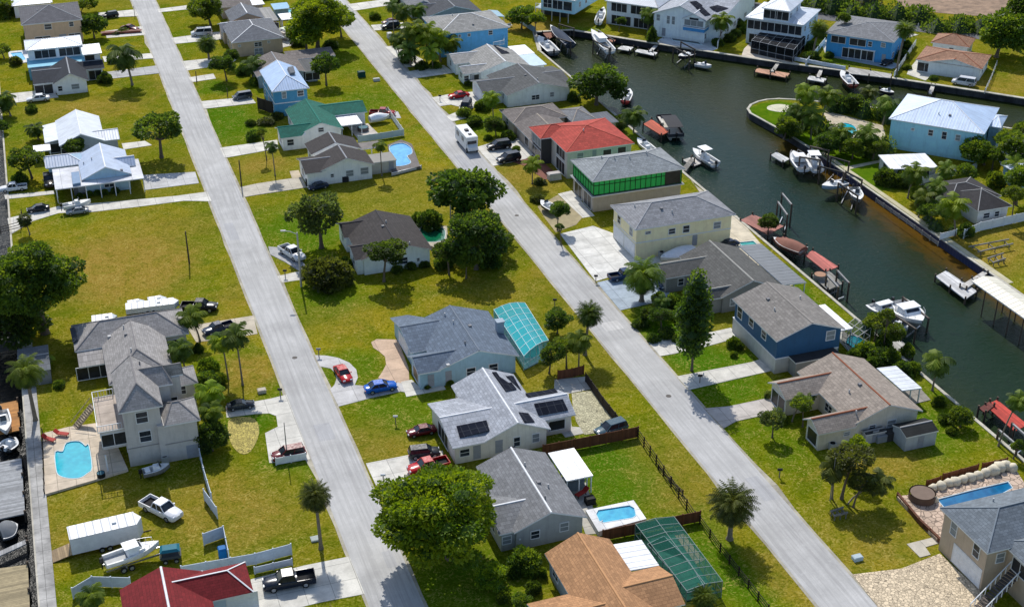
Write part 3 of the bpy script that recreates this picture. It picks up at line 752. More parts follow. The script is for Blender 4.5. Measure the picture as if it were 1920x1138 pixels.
def tree(base, top, rad, label, kind='round', tone='mid', group=None, flat=None, name=None, cat='tree', rx=None):
    """base pixel, pixel row of the crown's centre (or a (x,row) pair), crown radius in pixels"""
    b = P(*base); tx, ty = top if isinstance(top, tuple) else (base[0], top)
    r = rad * mpp(b) * 1.12; H = max(hgt(b, ty), r * .4); var = ntree[0] % 4; ntree[0] += 1
    me, cl = crown(kind, tone, var); k = (tx - base[0]) * mpp(b)
    lean = (k * math.cos(AZ), -k * math.sin(AZ)); rz = ntree[0] * 1.7
    root = empty(name or 'broadleaf_tree', b, 0, label, cat, group)
    if kind == 'cone': sc_ = (r * 2.7, r * 2.7, H * .98); H2 = H
    else: sc_ = ((rx or 1) * r, r, r * (flat or 1)); H2 = H
    c = ob('crown', me, root, (lean[0], lean[1], H2), (0, 0, rz), sc_)
    rl = [(Vector((q.x * math.cos(rz) - q.y * math.sin(rz), q.x * math.sin(rz) + q.y * math.cos(rz), q.z)), w_) for q, w_ in cl]
    ob('trunk', trunk_mesh(H2, max(.09, r * .06), rl if kind != 'cone' else None, r, .8, lean), root)
    return root
def bush(base, rad, label, tone='dark', h=None, group=None, name='shrub', cat='shrub', rx=1, ry=1, rz=None):
    """shrub about pixel base (its middle, on the ground), radius in pixels"""
    b = P(*base); r = rad * mpp(b); var = ntree[0] % 4; ntree[0] += 1
    me, cl = crown('bush', tone, var); root = empty(name, b, 0, label, cat, group)
    ob('foliage', me, root, (0, 0, (h or r) * .25), (0, 0, ntree[0] * 1.3 if rz is None else rz), (r * rx, r * ry, h or r))
    ob('stem', trunk_mesh((h or r) * .5, .07), root); return root
def hedge(pts, w, h, label, tone='dark', dens=55, leaf=.22, name='hedge', kind=None, lump=.0):
    """clipped or wild hedge along pixels or world points"""
    q = [P(*p) if len(p) == 2 else Vector((p[0], p[1], 0)) for p in pts]; o = sum(q, Vector()) / len(q); rnd = random.Random(len(label)); mb = MB()
    for a, b in zip(q, q[1:]):
        L = (b - a).length; d = (b - a) / L; n = Vector((-d.y, d.x, 0)); st = max(1, int(L / (w * .55)))
        for i in range(st + 1):
            c = a + d * (L * i / st) - o + n * rnd.uniform(-lump, lump) * w; hh = h * (1 + rnd.uniform(-.25, .25) * (1 if lump else .2)); ww = w * rnd.uniform(.45, .6)
            mi = rnd.randint(0, 2)
            for j in range(int(dens * w * h * .5)):
                v_ = Vector((rnd.gauss(0, 1), rnd.gauss(0, 1), abs(rnd.gauss(0, 1)))).normalized(); p = c + Vector((v_.x * ww, v_.y * ww, v_.z * hh * .95)) * rnd.uniform(.8, 1.03)
                if rnd.random() < .4: p.z *= rnd.random()
                leaf_quad(mb, p, v_ + Vector((0, 0, .3)), leaf * rnd.uniform(.7, 1.3), mi if rnd.random() < .7 else rnd.randint(0, 2), rnd)
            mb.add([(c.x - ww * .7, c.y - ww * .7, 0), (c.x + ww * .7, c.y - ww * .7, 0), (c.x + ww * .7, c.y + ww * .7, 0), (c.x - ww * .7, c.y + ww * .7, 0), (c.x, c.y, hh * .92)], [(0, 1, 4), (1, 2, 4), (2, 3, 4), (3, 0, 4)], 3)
    ob_ = mb.build(name, leafs(tone)); ob_.location = o; tag(ob_, label, 'hedge', kind=kind); return ob_
def palm_mesh(seed, nf, L, droop, wid, dense=14, up=1.25, kind='feather', low=.75, tw=.62, ta=.02):
    """palm crown, fronds about 1 unit long round the origin"""
    rnd = random.Random(seed); mb = MB()
    for i in range(nf):
        az = i * 2.399 + rnd.uniform(-.15, .15); t = i / nf; el = up - t * (up + low) + rnd.uniform(-.12, .12); l = L * rnd.uniform(.85, 1.08) * (1 - .15 * t); mi = 1 if t < .3 else (0 if t < .72 else 2)
        mi = mi if rnd.random() < .7 else rnd.randint(0, 2); d = Vector((math.cos(az), math.sin(az), 0)); side = Vector((-d.y, d.x, 0)); pts = []; p = Vector((0, 0, 0)); e = el; n = 7
        for j in range(n + 1):
            pts.append(p.copy()); p = p + (d * math.cos(e) + Vector((0, 0, math.sin(e)))) * (l / n); e -= droop / n * (.6 + j / n * 1.1)
        if kind == 'feather':
            mb.tube([pts[0], pts[3], pts[-1]], [.014, .01, .004], 3, 3, False)
            m_ = dense
            for j in range(m_):
                u = .12 + .88 * j / m_; k = min(n - 1, int(u * n)); fr = u * n - k; a = pts[k].lerp(pts[k + 1], fr); tan = (pts[k + 1] - pts[k]).normalized()
                wl = wid * math.sin(PI * min(1, .18 + u * .84)) + .04
                for s_ in (-1, 1):
                    tip = a + (side * s_ * .8 + tan * .55 + Vector((0, 0, -.45 - .3 * rnd.random()))) * wl; ww = tan * (tw * l / m_ + ta)
                    b = len(mb.v); mb.v += [tuple(a - ww * .7), tuple(a + ww * .7), tuple(tip + ww * .25), tuple(tip - ww * .25)]; mb.f.append((b, b + 1, b + 2, b + 3)); mb.m.append(mi); mb.sm.append(False)
        else:
            mb.tube([pts[0], pts[2], pts[4]], [.012, .01, .008], 3, 3, False); a = pts[4]; tan = (pts[5] - pts[4]).normalized(); nrm = side.cross(tan)
            for j in range(9):
                an = (j - 4) * .33; dv = tan * math.cos(an) + side * math.sin(an); tip = a + dv * (l * .55) * (1 - .05 * abs(j - 4)) + Vector((0, 0, -.12 - .1 * rnd.random())); md = a + dv * l * .3 + nrm * .02
                pr = (side * math.cos(an) - tan * math.sin(an)) * .085
                b = len(mb.v); mb.v += [tuple(a), tuple(md - pr), tuple(tip), tuple(md + pr)]; mb.f.append((b, b + 1, b + 2, b + 3)); mb.m.append(mi); mb.sm.append(False)
    return mb
PALM = {'feather': lambda s_: palm_mesh(s_, 20, 1.0, 2.1, .32, 12), 'loose': lambda s_: palm_mesh(s_, 15, 1.05, 2.4, .34, 11, 1.1), 'date': lambda s_: palm_mesh(s_, 60, 1.05, 2.2, .2, 20, 1.4, 'feather', .95, .4, .008),
        'fan': lambda s_: palm_mesh(s_, 46, .95, 1.1, .2, 0, 1.35, 'fan'), 'skirt': lambda s_: palm_mesh(s_, 150, .95, 1.5, .15, 13, 1.45, 'feather', .95, .3, .006)}
_pm = {}
def palm(base, top, rad, label, kind='feather', tone='mid', group=None):
    b = P(*base); tx, ty = top if isinstance(top, tuple) else (base[0], top); r = rad * mpp(b); var = ntree[0] % 3; ntree[0] += 1
    H = max(hgt(b, ty) + r * .1, .6); k = (tx - base[0]) * mpp(b); lean = (k * math.cos(AZ), -k * math.sin(AZ))
    if (kind, var) not in _pm: _pm[(kind, var)] = PALM[kind](var * 7 + 3)
    if (kind, var, tone) not in _pm: _pm[(kind, var, tone)] = _pm[(kind, var)].mesh('crown', leafs(tone))
    root = empty('palm_tree', b, 0, label, 'palm', group)
    ob('crown', _pm[(kind, var, tone)], root, (lean[0], lean[1], H), (0, 0, ntree[0] * 2.1), (r * 1.3, r * 1.3, r * 1.2))
    mb = MB(); tr = max(.1, min(.24, r * .055)) * (1.8 if kind in ('date', 'skirt') else 1)
    pts = [Vector((lean[0] * t ** 1.5, lean[1] * t ** 1.5, H * t)) for t in (0, .08, .3, .6, .9, 1)]
    mb.tube(pts, [tr * 1.7, tr * 1.15, tr, tr * .9, tr * .95, tr * 1.3], 8); ob('trunk', mb.mesh('trunk', M_bark((.24, .2, .155))), root)
    if kind in ('feather', 'loose') and H > 2:
        mb = MB(); mb.tube([Vector((lean[0], lean[1], H - r * .06)), Vector((lean[0], lean[1], H + r * .3))], [tr * .95, tr * .35], 7); ob('crownshaft', mb.mesh('crownshaft', M_paint((.12, .17, .04))), root)
    return root
# ================================================================ builders: vehicles (local +X forward)
CAR = {  # length, half width, belt, roof height, hood h, cabin base x0,x3, roof x1,x2  (rear -> front)
 'sedan': (4.8, .92, .92, 1.45, .86, -1.75, 1.15, -1.0, .35), 'suv': (4.8, .96, 1.08, 1.75, 1.02, -2.25, 1.25, -2.0, .45),
 'van': (5.1, 1.0, 1.1, 1.85, 1.0, -2.45, 1.75, -2.3, 1.0), 'pickup': (5.9, 1.0, 1.15, 1.85, 1.12, -.75, 1.45, -.5, .75), 'coupe': (4.6, .92, .85, 1.32, .82, -1.7, .95, -.75, .2)}
def loft(mb, st, m=0, smooth=True):
    """stations: (x, [(y,z),...]) half sections from the sill up to the centre line; mirrored"""
    rings = [[(x, y, z) for y, z in s_] + [(x, -y, z) for y, z in reversed(s_)] for x, s_ in st]; n = len(rings[0]); vs = [p for r in rings for p in r]
    fs = [(i * n + k, i * n + (k + 1) % n, (i + 1) * n + (k + 1) % n, (i + 1) * n + k) for i in range(len(rings) - 1) for k in range(n)]
    mb.add(vs, fs, m, smooth); mb.add(rings[0], [tuple(range(n))], m); mb.add(rings[-1], [tuple(reversed(range(n)))], m)
_cars = {}
def wheel_meshes(r=.34):
    if ('wheel', r) in _cars: return _cars[('wheel', r)]
    a = MB(); n = 16
    for w0, w1, r0, r1 in ((-.11, .11, r, r), (.11, .11, r, r * .62), (-.11, -.11, r, r * .62)):
        vs = []
        for i in range(n):
            c, s_ = math.cos(2 * PI * i / n), math.sin(2 * PI * i / n); vs += [(c * r0, w0, s_ * r0), (c * r1, w1, s_ * r1)]
        a.add(vs, [(2 * i, 2 * ((i + 1) % n), 2 * ((i + 1) % n) + 1, 2 * i + 1) for i in range(n)])
    b = MB(); b.tube([(0, -.1, 0), (0, .1, 0)], r * .62, 12)
    for i in range(5): b.bar((0, .105, 0), (math.cos(i * 1.2566) * r * .55, .105, math.sin(i * 1.2566) * r * .55), .08, .05, 0)
    _cars[('wheel', r)] = (a.mesh('tyre', mTyre), b.mesh('rim', mChrome)); return _cars[('wheel', r)]
def car_meshes(kind, rgb):
    if (kind, rgb) in _cars: return _cars[(kind, rgb)]
    L, W, zb, zr, hh, c0, c3, c1, c2 = CAR[kind]; h = L / 2; mb = MB()
    def sec(x, w, z0, z1): return (x, [(w * .9, z0), (w, z0 + .18), (w, (z0 + z1) / 2 + .08), (w * .96, z1 - .1), (w * .86, z1 - .01), (0, z1 + .02)])
    rear = h * .98
    if kind == 'pickup': st = [sec(-.9, W, .3, zb)]
    else: st = [sec(-h, W * .82, .42, zb * .82), sec(-h + .12, W * .93, .3, zb * .93), sec(-h + .5, W, .24, zb - .02), sec(c0 + .3, W, .22, zb)]
    st += [sec(c3 - .4, W, .22, zb), sec(c3 + .1, W, .22, hh + .04), sec(h - .55, W * .98, .24, hh - .05), sec(h - .15, W * .92, .3, hh - .14), sec(h, W * .78, .4, hh - .3)]
    loft(mb, st)
    if kind == 'pickup':
        t = .09; x0, x1 = -h, -.86
        mb.box(x0, -W, .42, x1, W, .62); mb.box(x0 + t, -W, .62, x1, -W + t, zb - .02); mb.box(x0 + t, W - t, .62, x1, W, zb - .02); mb.box(x0, -W, .62, x0 + t, W, zb - .03)
    # roof skin and pillars
    wt = W * .74; wb = W * .9; top = [(c1, -wt, zr), (c2, -wt, zr), (c2, wt, zr), (c1, wt, zr)]
    mb.hexa([(c1 - .06, -wt - .03, zr - .06), (c2 + .06, -wt - .03, zr - .06), (c2 + .06, wt + .03, zr - .06), (c1 - .06, wt + .03, zr - .06)] + [(p[0], p[1] * .94, zr + .02) for p in top])
    for s_ in (-1, 1):
        for a, b in (((c0, c1)), ((c3, c2)), (((c0 + c3) / 2 - .1, (c1 + c2) / 2 - .1))): mb.bar((a, s_ * wb, zb - .03), (b, s_ * wt, zr - .03), .09, .07)
        mb.box(c3 - .45, s_ * (W + .12) - .08, zb - .02, c3 - .25, s_ * (W + .12) + .08, zb + .14)
    body = mb.mesh('body', [M_gloss(rgb), mDark])
    g = MB(); e = .02; g.hexa([(c0, -wb + e, zb - .04), (c3, -wb + e, zb - .04), (c3, wb - e, zb - .04), (c0, wb - e, zb - .04), (c1, -wt + e, zr - .05), (c2, -wt + e, zr - .05), (c2, wt - e, zr - .05), (c1, wt - e, zr - .05)])
    glass = g.mesh('windows', M_glass((.012, .016, .022), .1))
    hl = MB(); hl.hexa([(-.12, -.2, -.07), (.08, -.2, -.07), (.04, .2, -.07), (-.12, .2, -.07), (-.14, -.2, .07), (.0, -.2, .07), (-.03, .2, .07), (-.14, .2, .07)])
    tl = MB(); tl.box(-.04, -.17, -.09, .06, .17, .09)
    bed = None
    if kind == 'pickup': bd = MB(); bd.box(-h + .09, -W + .09, .6, -.88, W - .09, .66); bed = bd.mesh('bed', M_paint((.02, .02, .022), .8))
    _cars[(kind, rgb)] = (body, glass, hl.mesh('headlight', mLamp), tl.mesh('tail_light', M_gloss((.25, .01, .01))), bed); return _cars[(kind, rgb)]
def car(kind, rgb, rear, front, label, group=None, s=None):
    a = P(*rear, .7); b = P(*front, .7); c = (a + b) / 2; ang = math.atan2(b.y - a.y, b.x - a.x); L, W, zb, zr, hh = CAR[kind][:5]; L0 = (b - a).length
    k = s or max(.8, min(.98, L0 / L * .96)); root = empty({'sedan': 'parked_car', 'coupe': 'parked_car', 'suv': 'parked_suv', 'van': 'parked_van', 'pickup': 'pickup_truck'}[kind], (c.x, c.y, .05), ang, label, 'pickup truck' if kind == 'pickup' else 'car', group, k)
    body, glass, hl, tl, bed = car_meshes(kind, rgb); ob('body', body, root); ob('windows', glass, root)
    if bed: ob('bed', bed, root)
    ty, ri = wheel_meshes(.39 if kind in ('pickup', 'suv') else .33); r = .39 if kind in ('pickup', 'suv') else .33
    for x in (-L * .3, L * .31):
        for s_ in (-1, 1):
            wl = ob('tyre', ty, root, (x, s_ * (W - .08), r)); ob('rim', ri, wl, (0, 0, 0), (0, 0, 0 if s_ > 0 else PI))
    for s_ in (-1, 1):
        ob('headlight', hl, root, (L / 2 - .05, s_ * W * .6, hh - .22)); ob('tail_light', tl, root, (-L / 2 + .0, s_ * W * .68, (zb if kind != 'pickup' else zb) - .26))
    return root
# ================================================================ builders: boats and docks
_bt = {}
def boat(kind, rear, front, label, z=WZ + .25, rgb=(.75, .76, .78), W=None, group=None, top=(.8, .81, .82)):
    a = P(*rear, z + .8); b = P(*front, z + .8); c = (a + b) / 2; ang = math.atan2(b.y - a.y, b.x - a.x); L = (b - a).length; W = W or max(1.0, L * .16); h = L / 2
    root = empty('motor_boat' if kind != 'pontoon' else 'pontoon_boat', (c.x, c.y, z), ang, label, 'boat', group); f = min(1.25, .7 + L * .05)
    if kind == 'pontoon':
        for s_ in (-1, 1):
            m_ = MB(); m_.tube([(-h, s_ * W * .7, .25), (h * .8, s_ * W * .7, .25), (h, s_ * W * .7, .38)], [.3, .3, .06], 10); m_.build('pontoon', mChrome, root)
        m_ = MB(); m_.box(-h, -W, .5, h * .92, W, .62); m_.build('deck', M_paint((.45, .42, .36)), root)
        m_ = MB(); t = .05
        for q in ((-h, -W, h * .9, -W + t), (-h, W - t, h * .9, W), (h * .9 - t, -W, h * .9, W), (-h, -W, -h + t, W)): m_.box(q[0], q[1], .62, q[2], q[3], 1.3)
        m_.build('fence_panel', M_paint(rgb), root)
        m_ = MB()
        for q in ((-h + .1, -W + .1, -h + .8, W - .1), (h * .2, -W + .1, h * .8, -W + .7), (h * .2, W - .7, h * .8, W - .1)): m_.box(q[0], q[1], .62, q[2], q[3], 1.05)
        m_.build('seat', M_paint((.6, .56, .5)), root)
        m_ = MB(); x0, x1 = -h * .9, h * .25; n = 6
        vs = [(x0 + (x1 - x0) * i / n, s_ * W * .95, 2.5 + .12 * math.sin(PI * i / n)) for i in range(n + 1) for s_ in (-1, 1)]; m_.add(vs, [(2 * i, 2 * i + 2, 2 * i + 3, 2 * i + 1) for i in range(n)])
        m_.add([(p[0], p[1], p[2] - .07) for p in vs], [(2 * i + 1, 2 * i + 3, 2 * i + 2, 2 * i) for i in range(n)]); m_.build('canopy', M_paint(top), root)
        m_ = MB(); [m_.bar((x, s_ * W * .93, .62), (x, s_ * W * .93, 2.5), .05, .05) for x in (x0 + .1, x1 - .1) for s_ in (-1, 1)]; m_.build('canopy_frame', mChrome, root)
    else:
        n = 10; m_ = MB(); st = []
        for i in range(n + 1):
            t = i / n; x = -h + L * t; w = W * (1 - max(0, (t - .45) / .55) ** 2.1 * .97) * (.93 + .07 * min(1, t * 4)); ke = .0 + .55 * f * max(0, (t - .6) / .4) ** 2; g = .95 * f + .28 * t * t
            st.append((x, w, ke, g))
        rings = [[(x, w, g), (x, w * .93, ke + (g - ke) * .45), (x, w * .55, ke + .08), (x, 0, ke), (x, -w * .55, ke + .08), (x, -w * .93, ke + (g - ke) * .45), (x, -w, g)] for x, w, ke, g in st]
        vs = [p for r in rings for p in r]; m_.add(vs, [(i * 7 + k, (i + 1) * 7 + k, (i + 1) * 7 + k + 1, i * 7 + k + 1) for i in range(n) for k in range(6)], 0, True); m_.add(rings[0], [(6, 5, 4, 3, 2, 1, 0)])
        m_.build('hull', M_gloss(rgb, .3), root)
        m_ = MB(); i0 = 0; ck = int(n * (.5 if kind in ('cabin', 'cover') else .62))      # deck, with a sunk cockpit aft
        dv = [(x, s_ * w, g) for x, w, ke, g in st for s_ in (-1, 1)]
        m_.add(dv, [(2 * i, 2 * i + 2, 2 * i + 3, 2 * i + 1) for i in range(ck, n)])
        for i in range(ck):
            (x, w, ke, g), (X, W2, KE, G2) = st[i], st[i + 1]
            for s_ in (-1, 1): m_.add([(x, s_ * w, g), (X, s_ * W2, G2), (X, s_ * W2 * .8, G2), (x, s_ * w * .8, g)], [(0, 1, 2, 3) if s_ < 0 else (3, 2, 1, 0)]); m_.add([(x, s_ * w * .8, g), (X, s_ * W2 * .8, G2), (X, s_ * W2 * .8, .5 * f), (x, s_ * w * .8, .5 * f)], [(0, 1, 2, 3) if s_ < 0 else (3, 2, 1, 0)])
            m_.add([(x, -w * .8, .5 * f), (X, -W2 * .8, .5 * f), (X, W2 * .8, .5 * f), (x, w * .8, .5 * f)], [(0, 1, 2, 3)], 1)
        x, w, ke, g = st[ck]; m_.add([(x, -w * .8, g), (x, w * .8, g), (x, w * .8, .5 * f), (x, -w * .8, .5 * f)], [(0, 1, 2, 3)])
        x, w, ke, g = st[0]; m_.add([(x, -w * .8, g), (x, -w * .8, .5 * f), (x, w * .8, .5 * f), (x, w * .8, g)], [(0, 1, 2, 3)])
        m_.build('deck', [M_paint((.74, .74, .72), .4), M_paint((.42, .43, .43), .6)], root)
        if kind in ('cc', 'ttop'):
            m_ = MB(); m_.hexa([(-.5, -.45, .5 * f), (.6, -.45, .5 * f), (.6, .45, .5 * f), (-.5, .45, .5 * f), (-.3, -.4, 1.5 * f), (.35, -.4, 1.5 * f), (.35, .4, 1.5 * f), (-.3, .4, 1.5 * f)]); m_.box(-1.4, -.45, .5 * f, -.8, .45, 1.15 * f); m_.build('console', M_paint(WHITE, .4), root)
            m_ = MB(); m_.hexa([(.36, -.4, 1.5 * f), (.62, -.4, 1.3 * f), (.62, .4, 1.3 * f), (.36, .4, 1.5 * f), (.3, -.38, 1.95 * f), (.4, -.38, 1.9 * f), (.4, .38, 1.9 * f), (.3, .38, 1.95 * f)]); m_.build('windscreen', mGlass, root)
        if kind == 'ttop':
            m_ = MB(); m_.box(-1.4, -W * .75, 2.45 * f, 1.1, W * .75, 2.53 * f); m_.build('t_top', M_paint(top, .5), root)
            m_ = MB(); [m_.bar((x, s_ * .5, .6), (x * 1.3, s_ * W * .6, 2.46 * f), .06, .06) for x in (-.7, .6) for s_ in (-1, 1)]; m_.build('t_top_frame', mChrome, root)
        if kind == 'cabin':
            z1 = 1.0 * f; m_ = MB(); m_.hexa([(-.2 * h, -W * .72, z1 - .3), (.5 * h, -W * .6, z1 + .02), (.5 * h, W * .6, z1 + .02), (-.2 * h, W * .72, z1 - .3), (-.15 * h, -W * .62, z1 + .85), (.22 * h, -W * .55, z1 + .85), (.22 * h, W * .55, z1 + .85), (-.15 * h, W * .62, z1 + .85)]); m_.build('cabin', M_paint(WHITE, .35), root)
            m_ = MB(); m_.hexa([(.3 * h, -W * .52, z1 + .3), (.47 * h, -W * .5, z1 + .1), (.47 * h, W * .5, z1 + .1), (.3 * h, W * .52, z1 + .3), (.225 * h, -W * .5, z1 + .78), (.24 * h, -W * .48, z1 + .8), (.24 * h, W * .48, z1 + .8), (.225 * h, W * .5, z1 + .78)]); m_.build('windscreen', mGlass, root)
            m_ = MB(); m_.box(-.3 * h, -W * .68, z1 + .86, .24 * h, W * .68, z1 + .96); m_.build('hardtop', M_paint(top, .4), root)
            m_ = MB(); [m_.bar((x, s_ * (wv), gv), (x, s_ * wv, gv + .55), .035, .035) for (x, wv, kv, gv) in st[6:10] for s_ in (-1, 1)]
            [m_.bar((st[i][0], s_ * st[i][1], st[i][3] + .55), (st[i + 1][0], s_ * st[i + 1][1], st[i + 1][3] + .55), .035, .035) for i in range(6, 9) for s_ in (-1, 1)]; m_.build('bow_rail', mChrome, root)
        if kind == 'cover':
            m_ = MB(); rr = []
            for i, (x, w, ke, g) in enumerate(st[:-1]): pk = g + .55 * math.sin(PI * min(1, .15 + i / n)) + .2; rr.append((x, w * 1.03, g - .12, pk))
            m_.add([p for x, w, g, pk in rr for p in ((x, w, g), (x, w * .5, pk * .96), (x, 0, pk), (x, -w * .5, pk * .96), (x, -w, g))], [(i * 5 + k, (i + 1) * 5 + k, (i + 1) * 5 + k + 1, i * 5 + k + 1) for i in range(len(rr) - 1) for k in range(4)], 0, True)
            for e, o in ((rr[0], 0), (rr[-1], 1)): x, w, g, pk = e; m_.add([(x, w, g), (x, w * .5, pk * .96), (x, 0, pk), (x, -w * .5, pk * .96), (x, -w, g)], [(0, 1, 2, 3, 4)])
            m_.build('cover', M_paint(top, .8), root)
    if kind != 'cover' and kind != 'kayak':
        m_ = MB(); m_.hexa([(-h - .55, -.18, .8 * f), (-h - .1, -.2, .8 * f), (-h - .1, .2, .8 * f), (-h - .55, .18, .8 * f), (-h - .5, -.14, 1.35 * f), (-h - .12, -.16, 1.4 * f), (-h - .12, .16, 1.4 * f), (-h - .5, .14, 1.35 * f)]); m_.bar((-h - .3, 0, .8 * f), (-h - .35, 0, -.1), .12, .2); m_.build('outboard_motor', M_gloss((.02, .02, .022)), root)
    return root
def dock(quad, label, rgb=(.33, .3, .26), z=-.25, ax=0, group=None, cat='dock', name='dock', piles=True):
    """deck on piles, corners by photo pixels"""
    q = [P(*p, z) for p in quad]; o = sum(q, Vector()) / len(q); o.z = 0; root = empty(name, o, 0, label, cat, group)
    m_ = MB(o); m_.prism([(p.x, p.y) for p in q], z - .16, z, bottom=True); m_.build('deck', M_wood(rgb, .3, ax), root)
    if piles:
        for i, p in enumerate(q):
            r = q[(i + 1) % len(q)]; n = max(1, int((r - p).length / 3.5))
            for j in range(n):
                c = p.lerp(r, j / n); m_ = MB(o); m_.tube([(c.x, c.y, -3), (c.x, c.y, z + .45)], .14, 8); m_.build('pile', mPile, root)
    return root
def lift(quad, label, hgt_=2.3, z=WZ, rgb=(.10, .085, .07), group=None):
    """boat lift: four piles, two top beams, winch motors and a cradle"""
    q = [P(*p, .3) for p in quad]; o = sum(q, Vector()) / 4; o.z = 0; root = empty('boat_lift', o, 0, label, 'boat lift', group)
    for p in q: m_ = MB(o); m_.tube([(p.x, p.y, -3), (p.x, p.y, hgt_)], .16, 8); m_.build('pile', mPile, root)
    for a, b in ((0, 1), (3, 2)): m_ = MB(o); m_.bar((q[a].x, q[a].y, hgt_ - .15), (q[b].x, q[b].y, hgt_ - .15), .24, .26); m_.build('beam', M_wood(rgb, .4, 2), root)
    m_ = MB(o)
    for t in (.25, .75): a = q[0].lerp(q[1], t); b = q[3].lerp(q[2], t); m_.bar((a.x, a.y, z + .25), (b.x, b.y, z + .25), .14, .2); [m_.bar((e.x, e.y, z + .25), (e.x, e.y, hgt_ - .2), .03, .03) for e in (a, b)]
    m_.build('cradle', mChrome, root); return root
# ================================================================ builders: pools, fences, poles
def pool(water, label, c1=(.02, .38, .55), c2=(.03, .50, .62), deck=None, drgb=(.62, .52, .40), sm=0, z=.16, wz=None, coping=(.55, .66, .70), paver=False):
    w = [P(*p, z) for p in water]; o = sum(w, Vector()) / len(w); o.z = 0; root = empty('swimming_pool', o, 0, label, 'pool')
    w = [(p.x - o.x, p.y - o.y) for p in w]
    if sm: w = [(p.x, p.y) for p in smooth_poly(w, sm)]
    m_ = MB(); m_.prism(w, .04, z - .1 if wz is None else wz); m_.build('water', M_pool(c1, c2), root)
    n = len(w); A = sum(w[i][0] * w[(i + 1) % n][1] - w[(i + 1) % n][0] * w[i][1] for i in range(n)); sg = 1 if A > 0 else -1
    def off(k):
        out = []
        for i in range(n):
            a = Vector(w[i - 1]); b = Vector(w[i]); c = Vector(w[(i + 1) % n]); e1 = (b - a).normalized(); e2 = (c - b).normalized(); nn = Vector((e1.y + e2.y, -e1.x - e2.x)); l = nn.length
            nn = nn / l if l > 1e-4 else Vector((e1.y, -e1.x)); kk = k / max(.5, nn.dot(Vector((e1.y, -e1.x)))); out.append((b.x + nn.x * kk * sg, b.y + nn.y * kk * sg))
        return out
    def ring(o_, i_, z0, z1, m_mat, name):
        loops = [[Vector((*p, z1)) for p in o_], [Vector((*p, z1)) for p in i_]]; tri = geometry.tessellate_polygon(loops); vs = loops[0] + loops[1]; m2 = MB(); tt = []
        for t in tri: a, b, c = (vs[i] for i in t); tt.append(t if (b - a).cross(c - a).z > 0 else (t[0], t[2], t[1]))
        m2.add(vs, tt)
        for lp, fl in ((o_, 0), (i_, 1)):
            L = len(lp); Aa = sum(lp[i][0] * lp[(i + 1) % L][1] - lp[(i + 1) % L][0] * lp[i][1] for i in range(L)); f = (Aa < 0) ^ bool(fl)
            m2.add([(p[0], p[1], z0) for p in lp] + [(p[0], p[1], z1) for p in lp], [((i, (i + 1) % L, (i + 1) % L + L, i + L) if not f else (i + L, (i + 1) % L + L, (i + 1) % L, i)) for i in range(L)])
        m2.build(name, m_mat, root)
    ring(off(.09), w, .0, z + .03, M_paint(coping, .6), 'coping')
    if deck:
        d = [P(*p, z) for p in deck]; ring([(p.x - o.x, p.y - o.y) for p in d], off(.09), -.05, z, M_paver(drgb) if paver else M_conc(drgb, 2.2), 'deck')
    return root
def fence(pts, label, h=1.5, rgb=WHITE, style='panel', step=2.4, group=None, th=.06, name='fence', z=0):
    """fence along pixels; posts and panels are its parts"""
    q = [P(*p, z) for p in pts]; o = q[0].copy(); root = empty(name, (o.x, o.y, 0), 0, label, 'fence', group); po = MB(o); pa = MB(o); posts = []
    for a, b in zip(q, q[1:]):
        L = (b - a).length; n = max(1, round(L / step))
        for i in range(n):
            c = a.lerp(b, i / n); e = a.lerp(b, (i + 1) / n); posts.append(c)
            if style == 'panel': pa.bar((c.x, c.y, z + h / 2 + .03), (e.x, e.y, z + h / 2 + .03), th, h - .1)
            elif style == 'rail': [pa.bar((c.x, c.y, z + h * t), (e.x, e.y, z + h * t), .05, .1) for t in (.3, .6, .92)]
            elif style == 'pickets':
                for t in (.12, .95): pa.bar((c.x, c.y, z + h * t), (e.x, e.y, z + h * t), .05, .08)
                k = max(2, int((e - c).length / .22)); [pa.bar((g_.x, g_.y, z + .05), (g_.x, g_.y, z + h * .95), .05, .03) for g_ in (c.lerp(e, j / k) for j in range(1, k))]
    posts.append(q[-1]); pm = M_paint(rgb)
    pa.build('panel' if style == 'panel' else 'rail', M_wood(rgb, .2, 0) if sum(rgb) < .9 else pm, root)
    pb = MB(); pb.box(-.07, -.07, 0, .07, .07, h + .08); me = pb.mesh('post', pm)
    for c in posts: ob('post', me, root, (c.x - o.x, c.y - o.y, z))
    return root
def pole(base, top, label, lamp=None, r=.13, rgb=(.32, .3, .27), cat='pole', name='utility_pole'):
    b = P(*base); H = hgt(b, top); root = empty(name, b, 0, label, cat); m_ = MB(); m_.tube([(0, 0, 0), (0, 0, H * .5), (0, 0, H)], [r * 1.15, r, r * .75], 8); m_.build('shaft', M_paint(rgb), root)
    if lamp:
        a = Vector((lamp[0], lamp[1], H + .35)); m_ = MB(); m_.tube([(0, 0, H - .3), (a.x * .5, a.y * .5, H + .2), a], .05, 6); m_.build('arm', mChrome, root)
        m_ = MB(); m_.obox(a, (a.x, a.y), .16, .38, a.z - .1, a.z + .06); m_.build('lamp_head', M_paint((.5, .5, .5)), root)
    return root
def mailbox(base, label, rgb=(.03, .03, .03)):
    b = P(*base); root = empty('mailbox', b, -AZ, label, 'mailbox'); m_ = MB(); m_.box(-.06, -.06, 0, .06, .06, 1.05); m_.build('post', M_paint((.2, .17, .14)), root)
    m_ = MB(); m_.tube([(-.3, 0, 1.2), (.3, 0, 1.2)], .17, 10); m_.build('box', M_paint(rgb), root); return root
